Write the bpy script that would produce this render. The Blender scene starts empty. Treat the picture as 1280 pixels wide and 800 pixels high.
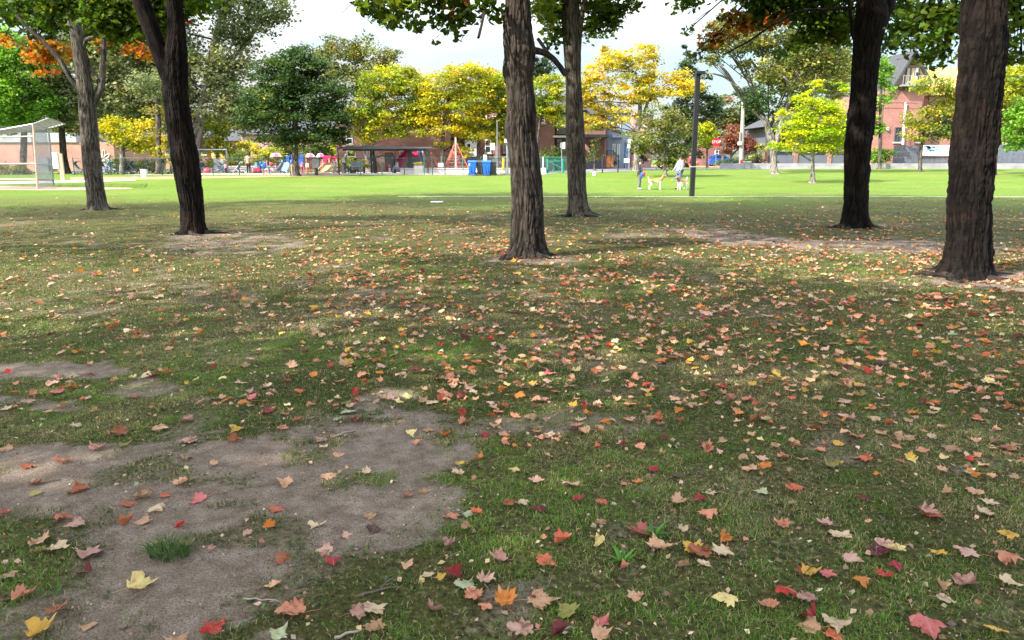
import bpy, bmesh, math, random
import numpy as np
from mathutils import Vector, Matrix
random.seed(7)
RNG = np.random.default_rng(7)
SC = bpy.context.scene
COL = SC.collection
PI = math.pi

# ------------------------------------------------------------------ camera measurements
F, CAMH = 924.0, 1.6
PITCH = math.atan(200 / F)
CP, SP = math.cos(PITCH), math.sin(PITCH)

def P(u, v, Y):
    """world point seen at photo pixel (u, v) when it stands Y metres out"""
    xc, yc = (u - 640) / F, -(v - 400) / F
    dy, dz = CP + yc * SP, -SP + yc * CP
    t = Y / dy
    return Vector((xc * t, Y, CAMH + dz * t))

def proj(x, y, z):
    f = y * CP - (z - CAMH) * SP
    up = y * SP + (z - CAMH) * CP
    return 640 + F * x / f, 400 - F * up / f

def m(px, Y):
    return px * Y * CP / F

def smooth(a, b, x):
    t = np.clip((x - a) / (b - a), 0, 1)
    return t * t * (3 - 2 * t)

def gz(x, y):
    """height of the lawn"""
    L = 58 + 12 * smooth(1.0, 9.0, np.asarray(x, float) - 0.0)
    s = np.clip(np.asarray(y, float) - 41, 0, None)
    return 0.0272 * np.minimum(s, L - 41) - 0.0272 * 0.0

def gzs(x, y):
    t = min(1, max(0, (x - 1.0) / 8.0)); L = 58 + 12 * t * t * (3 - 2 * t)
    return 0.0272 * min(max(0, y - 41), L - 41)

GC = {}
def G(u, v):
    if (u, v) not in GC: GC[(u, v)] = _G(u, v)
    return GC[(u, v)].copy()

def _G(u, v):
    """ground point under a photo pixel"""
    lo, hi = 1.2, 160.0
    Y = lo
    step = 0.02
    prev = lo
    while Y < hi:
        p = P(u, v, Y)
        if p.z <= gzs(p.x, Y):
            break
        prev = Y
        Y *= 1.01
    a, b = prev, Y
    for _ in range(30):
        c = (a + b) / 2
        p = P(u, v, c)
        if p.z <= gzs(p.x, c): b = c
        else: a = c
    p = P(u, v, b)
    return Vector((p.x, b, float(gz(p.x, b))))

def base(u, Y):
    x = P(u, 215, Y).x
    return Vector((x, Y, float(gz(x, Y))))

# ------------------------------------------------------------------ noise
def _h(ix, iy, iz, seed):
    n = (ix.astype(np.int64) * 374761393 + iy.astype(np.int64) * 668265263 + iz.astype(np.int64) * 2147483647 + seed * 974634777) & 0xffffffff
    n = ((n ^ (n >> 13)) * 1274126177) & 0xffffffff
    n = ((n ^ (n >> 16)) * 2246822519) & 0xffffffff
    return ((n ^ (n >> 15)) & 0xffffff) / float(0xffffff)

def vnoise(x, y, z=0.0, seed=0):
    x, y, z = np.broadcast_arrays(np.asarray(x, float), np.asarray(y, float), np.asarray(z, float))
    ix, iy, iz = np.floor(x), np.floor(y), np.floor(z)
    fx, fy, fz = x - ix, y - iy, z - iz
    fx, fy, fz = [f * f * (3 - 2 * f) for f in (fx, fy, fz)]
    r = 0
    for a in (0, 1):
        for b in (0, 1):
            for c in (0, 1):
                w = (fx if a else 1 - fx) * (fy if b else 1 - fy) * (fz if c else 1 - fz)
                r = r + w * _h(ix + a, iy + b, iz + c, seed)
    return r

def fbm(x, y, z=0.0, seed=0, o=4):
    r, a, t = 0, 0.5, 0
    for k in range(o):
        r = r + a * vnoise(np.asarray(x) * 2 ** k, np.asarray(y) * 2 ** k, np.asarray(z) * 2 ** k, seed + k)
        t += a; a *= .5
    return r / t

# ------------------------------------------------------------------ materials
def lin(r, g, b):
    f = lambda c: (c / 255 / 12.92) if c / 255 <= 0.04045 else ((c / 255 + 0.055) / 1.055) ** 2.4
    return (f(r), f(g), f(b))

class NT:
    def __init__(s, name):
        s.mat = bpy.data.materials.new(name); s.mat.use_nodes = True
        s.t = s.mat.node_tree; s.n = s.t.nodes; s.l = s.t.links
        s.b = s.n['Principled BSDF']; s.out = s.n['Material Output']
    def new(s, typ, **kw):
        n = s.n.new(typ)
        for k, v in kw.items(): setattr(n, k, v)
        return n
    def link(s, a, b): s.l.new(a, b)
    def noise(s, vec, scale, detail=4, rough=.6):
        n = s.new('ShaderNodeTexNoise'); n.inputs['Scale'].default_value = scale
        n.inputs['Detail'].default_value = detail; n.inputs['Roughness'].default_value = rough
        if vec is not None: s.link(vec, n.inputs['Vector'])
        return n
    def ramp(s, fac, stops):
        r = s.new('ShaderNodeValToRGB'); e = r.color_ramp.elements
        e[0].position = stops[0][0]; e[0].color = (*stops[0][1], 1)
        e[1].position = stops[-1][0]; e[1].color = (*stops[-1][1], 1)
        for p, c in stops[1:-1]:
            k = e.new(p); k.color = (*c, 1)
        s.link(fac, r.inputs['Fac']); return r
    def mix(s, fac, a, b, blend='MIX'):
        n = s.new('ShaderNodeMix', data_type='RGBA', blend_type=blend)
        for sock, v in ((n.inputs['Factor'], fac), (n.inputs['A'], a), (n.inputs['B'], b)):
            if hasattr(v, 'links'): s.link(v, sock)
            elif isinstance(v, (int, float)): sock.default_value = v
            else: sock.default_value = (*v[:3], 1)
        return n.outputs['Result']
    def bump(s, h, strength=.3, dist=.02):
        n = s.new('ShaderNodeBump'); n.inputs['Strength'].default_value = strength
        n.inputs['Distance'].default_value = dist
        s.link(h, n.inputs['Height']); s.link(n.outputs['Normal'], s.b.inputs['Normal'])

MATS = {}
def mat(name, c, rough=.6, var=.22, scale=3.0, metal=0.0, bump=.12, c2=None, stretch=None):
    """painted / worn surface: base colour broken up by two noises, plus a light bump"""
    if name in MATS: return MATS[name]
    n = NT(name); tc = n.new('ShaderNodeTexCoord'); vec = tc.outputs['Object']
    if stretch:
        mp = n.new('ShaderNodeMapping'); mp.inputs['Scale'].default_value = stretch
        n.link(vec, mp.inputs['Vector']); vec = mp.outputs['Vector']
    a = n.noise(vec, scale, 5); b = n.noise(vec, scale * 9, 3)
    d = tuple(x * (1 - var) for x in c); e = c2 or tuple(min(1, x * (1 + var * .7)) for x in c)
    r = n.ramp(a.outputs['Fac'], [(.3, d), (.7, e)])
    col = n.mix(.25, r.outputs['Color'], n.ramp(b.outputs['Fac'], [(.3, d), (.7, e)]).outputs['Color'])
    n.link(col, n.b.inputs['Base Color'])
    n.b.inputs['Roughness'].default_value = rough; n.b.inputs['Metallic'].default_value = metal
    if bump: n.bump(b.outputs['Fac'], bump, .01)
    MATS[name] = n.mat; return n.mat

def brick_mat(name, c1, c2, mortar, bw=.23, bh=.075):
    if name in MATS: return MATS[name]
    n = NT(name); tc = n.new('ShaderNodeTexCoord')
    sp = n.new('ShaderNodeSeparateXYZ'); n.link(tc.outputs['Object'], sp.inputs[0])
    ad = n.new('ShaderNodeMath', operation='ADD'); n.link(sp.outputs['X'], ad.inputs[0]); n.link(sp.outputs['Y'], ad.inputs[1])
    cb = n.new('ShaderNodeCombineXYZ'); n.link(ad.outputs[0], cb.inputs['X']); n.link(sp.outputs['Z'], cb.inputs['Y'])
    bt = n.new('ShaderNodeTexBrick'); n.link(cb.outputs[0], bt.inputs['Vector'])
    bt.inputs['Scale'].default_value = 1; bt.inputs['Brick Width'].default_value = bw; bt.inputs['Row Height'].default_value = bh
    bt.inputs['Mortar Size'].default_value = .008; bt.inputs['Color1'].default_value = (*c1, 1)
    bt.inputs['Color2'].default_value = (*c2, 1); bt.inputs['Mortar'].default_value = (*mortar, 1)
    a = n.noise(tc.outputs['Object'], .9, 5)
    r = n.ramp(a.outputs['Fac'], [(.3, (.62, .62, .64)), (.7, (1.0, 1.0, 1.0))])
    col = n.mix(1.0, bt.outputs['Color'], r.outputs['Color'], 'MULTIPLY')
    n.link(col, n.b.inputs['Base Color']); n.b.inputs['Roughness'].default_value = .85
    n.bump(bt.outputs['Fac'], -.3, .01)
    MATS[name] = n.mat; return n.mat

def leaf_mat(name, trans=.4, rough=.5):
    """foliage: each leaf's own colour from the mesh, light passes partly through"""
    if name in MATS: return MATS[name]
    n = NT(name); at = n.new('ShaderNodeAttribute', attribute_name='col')
    n.link(at.outputs['Color'], n.b.inputs['Base Color']); n.b.inputs['Roughness'].default_value = rough
    n.b.inputs['Specular IOR Level'].default_value = .25
    tr = n.new('ShaderNodeBsdfTranslucent')
    gain = n.mix(1.0, at.outputs['Color'], (1.25, 1.25, .7), 'MULTIPLY'); n.link(gain, tr.inputs['Color'])
    mx = n.new('ShaderNodeMixShader'); mx.inputs[0].default_value = trans
    n.link(n.b.outputs[0], mx.inputs[1]); n.link(tr.outputs[0], mx.inputs[2]); n.link(mx.outputs[0], n.out.inputs['Surface'])
    MATS[name] = n.mat; return n.mat

def bark_mat(name, dark, light, warm, scale=1.0):
    if name in MATS: return MATS[name]
    n = NT(name); tc = n.new('ShaderNodeTexCoord')
    mp = n.new('ShaderNodeMapping'); mp.inputs['Scale'].default_value = (1, 1, .27)
    n.link(tc.outputs['Object'], mp.inputs['Vector'])
    a = n.noise(mp.outputs[0], 16 * scale, 6, .65); b = n.noise(tc.outputs['Object'], 1.6, 5); c = n.noise(mp.outputs[0], 48 * scale, 4, .7)
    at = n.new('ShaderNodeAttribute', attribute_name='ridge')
    r = n.ramp(a.outputs['Fac'], [(.36, dark), (.55, tuple((x + y) / 2 for x, y in zip(dark, light))), (.72, light)])
    w = n.ramp(b.outputs['Fac'], [(.5, (0, 0, 0)), (.68, (1, 1, 1))])
    wm = n.mix(.45, r.outputs['Color'], warm)
    col = n.mix(w.outputs['Color'], r.outputs['Color'], wm)
    # colour darkens towards the bottom of the furrows
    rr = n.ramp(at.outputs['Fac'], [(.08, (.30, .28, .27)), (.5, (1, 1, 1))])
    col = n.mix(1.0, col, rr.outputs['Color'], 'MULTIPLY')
    n.link(col, n.b.inputs['Base Color']); n.b.inputs['Roughness'].default_value = .95
    n.b.inputs['Specular IOR Level'].default_value = .15
    ad = n.new('ShaderNodeMath', operation='ADD'); n.link(a.outputs['Fac'], ad.inputs[0]); n.link(c.outputs['Fac'], ad.inputs[1])
    n.bump(ad.outputs[0], .9, .03)
    MATS[name] = n.mat; return n.mat

def glass_mat(name, c=(.03, .04, .05)):
    if name in MATS: return MATS[name]
    n = NT(name); tc = n.new('ShaderNodeTexCoord'); a = n.noise(tc.outputs['Object'], .8, 2)
    r = n.ramp(a.outputs['Fac'], [(.35, tuple(x * .6 for x in c)), (.65, tuple(x * 1.6 for x in c))])
    n.link(r.outputs['Color'], n.b.inputs['Base Color']); n.b.inputs['Roughness'].default_value = .08
    MATS[name] = n.mat; return n.mat

# ------------------------------------------------------------------ mesh building
class MB:
    def __init__(s): s.v = []; s.f = []; s.mi = []; s.k = 0
    def add(s, vs, fs):
        o = len(s.v); s.v += [tuple(x) for x in vs]; s.f += [tuple(i + o for i in f) for f in fs]; s.mi += [s.k] * len(fs)
    def box(s, c, d, rz=0, rx=0, ry=0, taper=1.0):
        M = Matrix.Translation(c) @ Matrix.Rotation(rz, 4, 'Z') @ Matrix.Rotation(rx, 4, 'X') @ Matrix.Rotation(ry, 4, 'Y')
        x, y, z = d[0] / 2, d[1] / 2, d[2] / 2
        b = min(x, y, z) * .12
        vs = []
        for sz in (-1, 1):
            k = taper if sz < 0 else 1
            for q in ((-x + b, -y), (x - b, -y), (x, -y + b), (x, y - b), (x - b, y), (-x + b, y), (-x, y - b), (-x, -y + b)):
                vs.append(M @ Vector((q[0] * k, q[1] * k, sz * z)))
        fs = [tuple(range(7, -1, -1)), tuple(range(8, 16))] + [(i, (i + 1) % 8, 8 + (i + 1) % 8, 8 + i) for i in range(8)]
        s.add(vs, fs); return s
    def span(s, a, b):
        a, b = Vector(a), Vector(b); return s.box((a + b) / 2, [abs(q) for q in (b - a)])
    def cyl(s, p0, p1, r0, r1=None, seg=10, caps=True):
        return s.tube([p0, p1], [r0, r0 if r1 is None else r1], seg, caps)
    def tube(s, pts, rad, seg=8, caps=True):
        pts = [Vector(p) for p in pts]; n = len(pts)
        if not hasattr(rad, '__len__'): rad = [rad] * n
        vs = []; prev = None
        for i, p in enumerate(pts):
            d = (pts[min(i + 1, n - 1)] - pts[max(i - 1, 0)])
            d = d.normalized() if d.length > 1e-9 else Vector((0, 0, 1))
            if prev is None:
                a = d.cross(Vector((0, 0, 1)) if abs(d.z) < .9 else Vector((1, 0, 0))).normalized()
            else:
                a = (prev - d * prev.dot(d)); a = a.normalized() if a.length > 1e-6 else d.orthogonal().normalized()
            prev = a; b = d.cross(a)
            for k in range(seg):
                t = 2 * PI * k / seg; vs.append(p + (a * math.cos(t) + b * math.sin(t)) * rad[i])
        fs = [(i * seg + k, i * seg + (k + 1) % seg, (i + 1) * seg + (k + 1) % seg, (i + 1) * seg + k) for i in range(n - 1) for k in range(seg)]
        if caps: fs += [tuple(range(seg - 1, -1, -1)), tuple((n - 1) * seg + k for k in range(seg))]
        s.add(vs, fs); return s
    def ell(s, c, r, seg=12, rings=8, z0=-1.0, z1=1.0, rot=None, jit=0, seed=0):
        R = rot or Matrix.Identity(3); c = Vector(c); rn = random.Random(seed)
        vs = []
        for i in range(rings + 1):
            z = z0 + (z1 - z0) * i / rings; z = math.sin(z * PI / 2) if (z0, z1) == (-1, 1) else z
            q = math.sqrt(max(0, 1 - z * z)) + 1e-4
            for k in range(seg):
                t = 2 * PI * k / seg; j = 1 + rn.uniform(-jit, jit)
                vs.append(c + R @ Vector((q * math.cos(t) * r[0] * j, q * math.sin(t) * r[1] * j, z * r[2] * j)))
        fs = [(i * seg + k, i * seg + (k + 1) % seg, (i + 1) * seg + (k + 1) % seg, (i + 1) * seg + k) for i in range(rings) for k in range(seg)]
        fs += [tuple(range(seg - 1, -1, -1)), tuple(rings * seg + k for k in range(seg))]
        s.add(vs, fs); return s
    def prism(s, poly, off):
        """flat outline (3d points) pushed along off to give it thickness"""
        n = len(poly); o = Vector(off); a = [Vector(p) for p in poly]; b = [p + o for p in a]
        s.add(a + b, [tuple(range(n - 1, -1, -1)), tuple(range(n, 2 * n))] + [(i, (i + 1) % n, n + (i + 1) % n, n + i) for i in range(n)]); return s
    def strip(s, A, B, th=0.02):
        """ribbon between two polylines, with thickness downwards"""
        n = len(A); A = [Vector(p) for p in A]; B = [Vector(p) for p in B]; d = Vector((0, 0, -th))
        vs = A + B + [p + d for p in A] + [p + d for p in B]
        fs = []
        for i in range(n - 1):
            fs += [(i, i + 1, n + i + 1, n + i), (2 * n + i, 3 * n + i, 3 * n + i + 1, 2 * n + i + 1),
                   (i, 2 * n + i, 2 * n + i + 1, i + 1), (n + i, n + i + 1, 3 * n + i + 1, 3 * n + i)]
        fs += [(0, n, 3 * n, 2 * n), (n - 1, 3 * n - 1, 4 * n - 1, 2 * n - 1)]
        s.add(vs, fs); return s
    def build(s, name, material, parent=None, smooth=False):
        me = bpy.data.meshes.new(name); me.from_pydata(s.v, [], s.f)
        bm = bmesh.new(); bm.from_mesh(me); bmesh.ops.recalc_face_normals(bm, faces=bm.faces); bm.to_mesh(me); bm.free()
        for q in (material if isinstance(material, (list, tuple)) else [material]): me.materials.append(q)
        me.polygons.foreach_set('material_index', s.mi)
        if smooth: me.polygons.foreach_set('use_smooth', [True] * len(me.polygons))
        o = bpy.data.objects.new(name, me); COL.objects.link(o)
        if parent is not None: attach(o, parent)
        return o

LOCS = {}
def attach(o, parent):
    o.parent = parent
    # meshes are modelled in world metres; the empty sits at the thing's base
    o.matrix_parent_inverse = Matrix.Translation(parent.location).inverted() if not LOCS.get(parent.name) else Matrix.Identity(4)

def tag(o, label, cat, group=None, kind=None):
    o['label'] = label; o['category'] = cat
    if group: o['group'] = group
    if kind: o['kind'] = kind
    return o

def thing(name, label, cat, loc=(0, 0, 0), group=None, local=False, rz=0):
    """an Empty at the thing's base; local=True: its parts are modelled around the origin"""
    o = bpy.data.objects.new(name, None); COL.objects.link(o); o.location = loc
    o.empty_display_size = .2
    if local: LOCS[o.name] = True; o.rotation_euler = (0, 0, rz)
    return tag(o, label, cat, group)

def sub(mb, name, material, parent, smooth=False, label=None):
    """part of a part (parent is a mesh)"""
    o = mb.build(name, material, None, smooth); o.parent = parent
    o.matrix_parent_inverse = Matrix.Identity(4)
    if parent.parent is not None and not LOCS.get(parent.parent.name): o.matrix_parent_inverse = Matrix.Identity(4)
    if label: o['label'] = label
    return o

def copy_tree(o, parent=None):
    c = o.copy(); COL.objects.link(c)
    if parent is not None: c.parent = parent
    if LOCS.get(o.name): LOCS[c.name] = True
    for ch in list(o.children): copy_tree(ch, c)
    return c

def raw_mesh(name, V, faces, material, cols=None, parent=None, smooth=False, attrs=None):
    """big mesh from numpy arrays; faces (N,k)"""
    me = bpy.data.meshes.new(name); nv = len(V); nf, k = faces.shape
    me.vertices.add(nv); me.vertices.foreach_set('co', np.ascontiguousarray(V, np.float32).ravel())
    me.loops.add(nf * k); me.loops.foreach_set('vertex_index', np.ascontiguousarray(faces, np.int32).ravel())
    me.polygons.add(nf); me.polygons.foreach_set('loop_start', np.arange(nf, dtype=np.int32) * k)
    if smooth: me.polygons.foreach_set('use_smooth', np.ones(nf, bool))
    me.update(calc_edges=True)
    if cols is not None:
        a = me.attributes.new('col', 'FLOAT_COLOR', 'POINT')
        c4 = np.ones((nv, 4), np.float32); c4[:, :3] = cols; a.data.foreach_set('color', c4.ravel())
    for kk, vv in (attrs or {}).items():
        a = me.attributes.new(kk, 'FLOAT', 'POINT'); a.data.foreach_set('value', np.ascontiguousarray(vv, np.float32))
    me.materials.append(material)
    o = bpy.data.objects.new(name, me); COL.objects.link(o)
    if parent is not None: attach(o, parent)
    return o

def rand_rot(n, tilt=1.0, rng=RNG):
    """n rotation matrices: random spin, normals leaning up to tilt*90 degrees off vertical"""
    th = rng.uniform(0, 2 * PI, n); ph = np.arccos(1 - rng.uniform(0, 1, n) * (1 - math.cos(tilt * PI / 2)))
    nz = np.stack([np.sin(ph) * np.cos(th), np.sin(ph) * np.sin(th), np.cos(ph)], 1)
    a = rng.normal(size=(n, 3)); a -= nz * (a * nz).sum(1, keepdims=True); a /= np.linalg.norm(a, axis=1, keepdims=True)
    b = np.cross(nz, a)
    return np.stack([a, b, nz], 2)

def scatter(tv, tf, pos, R, sc, cols):
    n, k = len(pos), len(tv)
    V = np.einsum('nij,kj->nki', R, tv) * np.asarray(sc).reshape(-1, 1, 1) + pos[:, None, :]
    Fc = (tf[None, :, :] + (np.arange(n) * k)[:, None, None]).reshape(-1, tf.shape[1])
    return V.reshape(-1, 3), Fc, np.repeat(cols, k, 0)

def palette_cols(pal, n, rng, jit=.18):
    pal = np.array([p[:3] for p in pal]); i = rng.integers(0, len(pal), n)
    return np.clip(pal[i] * (1 + rng.normal(0, jit, (n, 1))) * (1 + rng.normal(0, jit * .35, (n, 3))), .004, .95)
# ================================================================== WORLD, SUN, CAMERA
AZ = math.atan2(0.52, 0.85)          # direction the shadows run, from +X towards +Y
ELEV = math.radians(41)
w = bpy.data.worlds.new('World'); SC.world = w; w.use_nodes = True
nt = w.node_tree; bg = nt.nodes['Background']
sky = nt.nodes.new('ShaderNodeTexSky'); sky.sky_type = 'NISHITA'; sky.sun_disc = False
sky.sun_elevation = ELEV; sky.sun_rotation = math.atan2(-math.cos(AZ), -math.sin(AZ)); sky.air_density = 1.0; sky.dust_density = 1.5
tc = nt.nodes.new('ShaderNodeTexCoord'); mp = nt.nodes.new('ShaderNodeMapping'); mp.inputs['Scale'].default_value = (1.0, 1.0, 3.2)
mp.inputs['Location'].default_value = (.35, .1, .55)
nt.links.new(tc.outputs['Generated'], mp.inputs['Vector'])
nz = nt.nodes.new('ShaderNodeTexNoise'); nz.inputs['Scale'].default_value = 2.1; nz.inputs['Detail'].default_value = 8; nz.inputs['Roughness'].default_value = .55
nt.links.new(mp.outputs['Vector'], nz.inputs['Vector'])
rp = nt.nodes.new('ShaderNodeValToRGB'); rp.color_ramp.elements[0].position = .42; rp.color_ramp.elements[1].position = .60
nt.links.new(nz.outputs['Fac'], rp.inputs['Fac'])
nz2 = nt.nodes.new('ShaderNodeTexNoise'); nz2.inputs['Scale'].default_value = 3.4; nz2.inputs['Detail'].default_value = 7
nt.links.new(mp.outputs['Vector'], nz2.inputs['Vector'])
cr = nt.nodes.new('ShaderNodeValToRGB'); cr.color_ramp.elements[0].position = .3; cr.color_ramp.elements[1].position = .7
cr.color_ramp.elements[0].color = (4.1, 4.1, 4.1, 1); cr.color_ramp.elements[1].color = (5.6, 5.45, 5.2, 1)
nt.links.new(nz2.outputs['Fac'], cr.inputs['Fac'])
mx = nt.nodes.new('ShaderNodeMix'); mx.data_type = 'RGBA'
nt.links.new(rp.outputs['Color'], mx.inputs['Factor']); nt.links.new(sky.outputs['Color'], mx.inputs['A']); nt.links.new(cr.outputs['Color'], mx.inputs['B'])
sx = nt.nodes.new('ShaderNodeSeparateXYZ'); nt.links.new(tc.outputs['Generated'], sx.inputs[0])
mr = nt.nodes.new('ShaderNodeMapRange'); mr.interpolation_type = 'SMOOTHSTEP'; mr.inputs['From Min'].default_value = .08; mr.inputs['From Max'].default_value = .42; mr.inputs['To Min'].default_value = .30; mr.inputs['To Max'].default_value = 1.35
nt.links.new(sx.outputs['Z'], mr.inputs['Value'])          # overcast sky: dimmer towards the horizon than overhead
ml_ = nt.nodes.new('ShaderNodeVectorMath'); ml_.operation = 'SCALE'; nt.links.new(mx.outputs['Result'], ml_.inputs[0]); nt.links.new(mr.outputs['Result'], ml_.inputs['Scale'])
nt.links.new(ml_.outputs['Vector'], bg.inputs['Color']); bg.inputs['Strength'].default_value = 0.15

sl = bpy.data.lights.new('sun', 'SUN'); sl.energy = 2.6; sl.angle = math.radians(.6); sl.color = (1, .945, .86)
so = bpy.data.objects.new('sun', sl); COL.objects.link(so); so.location = (-30, -20, 40)
SUNDIR = Vector((math.cos(AZ) * math.cos(ELEV), math.sin(AZ) * math.cos(ELEV), -math.sin(ELEV)))
so.rotation_euler = SUNDIR.to_track_quat('-Z', 'Y').to_euler()

cd = bpy.data.cameras.new('camera'); cam = bpy.data.objects.new('camera', cd); COL.objects.link(cam)
cd.sensor_width = 36; cd.lens = F / 1280 * 36; cd.clip_end = 3000; cd.clip_start = .05
cam.location = (0, 0, CAMH); cam.rotation_euler = (PI / 2 - PITCH, 0, 0); SC.camera = cam
vs = SC.view_settings
SC.display_settings.display_device = 'sRGB'
vs.view_transform = 'Standard'; vs.look = 'None'; vs.gamma = 1; vs.exposure = 2.17; vs.use_curve_mapping = False

# ================================================================== GROUND
def poly_sd(poly, x, y):
    """signed distance (positive inside) to a ground polygon given in photo pixels"""
    pts = [G(u, v) for u, v in poly]; n = len(pts)
    d = np.full(np.shape(x), 1e9); ins = np.zeros(np.shape(x), bool)
    for i in range(n):
        a, b = pts[i], pts[(i + 1) % n]
        ex, ey = b.x - a.x, b.y - a.y
        t = np.clip(((x - a.x) * ex + (y - a.y) * ey) / (ex * ex + ey * ey + 1e-12), 0, 1)
        d = np.minimum(d, np.hypot(x - a.x - t * ex, y - a.y - t * ey))
        c = ((a.y > y) != (b.y > y)) & (x < (b.x - a.x) * (y - a.y) / ((b.y - a.y) if abs(b.y - a.y) > 1e-9 else 1e-9) + a.x)
        ins ^= c
    return np.where(ins, d, -d)

SOIL = [([(55, 830), (70, 770), (75, 715), (120, 665), (75, 645), (-60, 632), (-80, 575), (60, 555), (150, 566), (230, 545), (330, 535), (425, 512), (485, 486), (530, 492), (560, 520), (600, 540), (590, 578), (560, 602), (548, 650), (505, 690), (455, 722), (395, 760), (330, 830)], .24, 1.0),
        ([(-60, 462), (90, 449), (175, 452), (150, 468), (60, 478), (-60, 490)], .2, 1.0),
        ([(-60, 494), (60, 486), (110, 500), (50, 520), (-60, 535)], .2, .9),
        ([(110, 478), (200, 470), (250, 480), (180, 496), (110, 494)], .12, .65),
        ([(590, 515), (720, 508), (830, 520), (800, 552), (690, 560), (600, 548)], .25, .55),
        ([(600, 690), (680, 680), (720, 720), (680, 800), (600, 810), (610, 740)], .15, .6),
        ([(960, 760), (1120, 735), (1290, 730), (1290, 790), (1100, 800)], .3, .45),
        ([(820, 286), (900, 283), (1000, 300), (1160, 300), (1280, 306), (1280, 318), (1050, 318), (900, 306)], .5, .8),
        ([(1150, 345), (1240, 338), (1330, 338), (1330, 366), (1240, 362), (1160, 354)], .18, 1.0),
        ([(600, 318), (700, 318), (745, 328), (690, 336), (600, 332)], .25, .65),
        ([(700, 402), (900, 370), (1010, 376), (980, 395), (800, 412)], .5, .4),
        ([(200, 292), (310, 288), (370, 296), (420, 310), (240, 322), (190, 312)], .5, .6),
        ([(60, 302), (130, 298), (170, 308), (90, 312)], .5, .5),
        ([(0, 386), (170, 380), (170, 392), (0, 400)], .2, .4),
        ([(740, 290), (830, 286), (850, 296), (760, 300)], .4, .5)]
def soil_at(x, y):
    x = np.asarray(x, float); y = np.asarray(y, float)
    wx = x + .35 * (fbm(x * 2.2, y * 2.2, 0, 3) - .5) + .30 * (fbm(x * 8, y * 8, 0, 5) - .5)
    wy = y + .45 * (fbm(x * 2.2, y * 2.2, 0, 9) - .5) + .34 * (fbm(x * 8, y * 8, 0, 15) - .5)
    s = np.zeros(x.shape)
    for poly, soft, amt in SOIL:
        pts = [G(*q) for q in poly]
        k = (wx > min(p.x for p in pts) - soft) & (wx < max(p.x for p in pts) + soft) & (wy > min(p.y for p in pts) - soft) & (wy < max(p.y for p in pts) + soft)
        if k.any(): s[k] = np.maximum(s[k], amt * smooth(-soft, soft, poly_sd(poly, wx[k], wy[k])))
    # tufty islands inside the bare patch
    isl = smooth(.56, .68, fbm(x * 2.6 + 3, y * 3.4, 0, 21)) * .55
    s = np.clip(s - isl * (s > .2), 0, 1)
    # thin, worn turf elsewhere under the trees
    thin = (.62 * smooth(.46, .68, fbm(x * 1.1, y * .9, 0, 31)) + .4 * smooth(.5, .7, fbm(x * 4.2, y * 4.2, 0, 33))) * .52 * (1 - smooth(20, 30, y))
    return np.clip(np.maximum(s, thin), 0, 1)

def lerp_axis(segs):
    out = []
    for a, b, st in segs:
        out += list(np.arange(a, b, st))
    return np.array(out + [segs[-1][1]])
xs = lerp_axis([(-700, -100, 50), (-100, -30, 2.5), (-30, -9, .45), (-9, 9, .075), (9, 30, .45), (30, 100, 2.5), (100, 700, 50)])
ys = lerp_axis([(-60, -4, 4), (-4, 1.5, .4), (1.5, 11, .06), (11, 24, .14), (24, 42, .4), (42, 80, .8), (80, 140, 4), (140, 1500, 60)])
GX, GY = np.meshgrid(xs, ys)
SO = soil_at(GX, GY)
near = (1 - smooth(14, 26, GY)) * (1 - smooth(8, 14, np.abs(GX)))
GZ = gz(GX, GY) + near * (.035 * (fbm(GX * 1.3, GY * 1.3, 0, 41) - .5) + .022 * (fbm(GX * 6, GY * 6, 0, 43) - .5) + .010 * (vnoise(GX * 17, GY * 17, 0, 47) - .5) - .012 * SO)
def ground_h(x, y):
    n_ = (1 - smooth(14, 26, y)) * (1 - smooth(8, 14, np.abs(x)))
    return gz(x, y) + n_ * (.035 * (fbm(x * 1.3, y * 1.3, 0, 41) - .5) + .022 * (fbm(x * 6, y * 6, 0, 43) - .5) + .010 * (vnoise(x * 17, y * 17, 0, 47) - .5) - .012 * soil_at(x, y))
def GH(x, y): return float(ground_h(np.array([float(x)]), np.array([float(y)]))[0])

nx, ny = len(xs), len(ys)
ii = np.arange(ny - 1)[:, None] * nx + np.arange(nx - 1)[None, :]
gf = np.stack([ii, ii + 1, ii + nx + 1, ii + nx], -1).reshape(-1, 4)
g = NT('lawn'); tc = g.new('ShaderNodeTexCoord'); v = tc.outputs['Object']
at = g.new('ShaderNodeAttribute', attribute_name='soil'); ay = g.new('ShaderNodeAttribute', attribute_name='field')
n1 = g.noise(v, 2.3, 6, .65); n2 = g.noise(v, 34, 5, .7); n3 = g.noise(v, 150, 4, .75); n4 = g.noise(v, .22, 5); n5 = g.noise(v, 9, 5, .7)
soilc = g.ramp(n5.outputs['Fac'], [(.32, (.215, .160, .115)), (.5, (.315, .245, .188)), (.68, (.43, .35, .28))])
soilf = g.ramp(n3.outputs['Fac'], [(.36, (.34, .32, .30)), (.5, (.9, .88, .86)), (.66, (1.3, 1.27, 1.22))])
soil = g.mix(1.0, soilc.outputs['Color'], soilf.outputs['Color'], 'MULTIPLY')
thatch = g.ramp(n2.outputs['Fac'], [(.38, (.030, .022, .012)), (.45, (.095, .070, .036)), (.53, (.085, .090, .020)), (.60, (.19, .145, .075)), (.70, (.36, .27, .15))])
turf = g.ramp(n1.outputs['Fac'], [(.35, (.058, .104, .011)), (.65, (.105, .165, .017))])
turf2 = g.mix(.25, turf.outputs['Color'], g.ramp(n2.outputs['Fac'], [(.3, (.03, .07, .01)), (.7, (.14, .21, .03))]).outputs['Color'])
fieldc = g.ramp(n4.outputs['Fac'], [(.3, (.088, .155, .018)), (.5, (.112, .182, .022)), (.7, (.15, .20, .032))])
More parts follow.
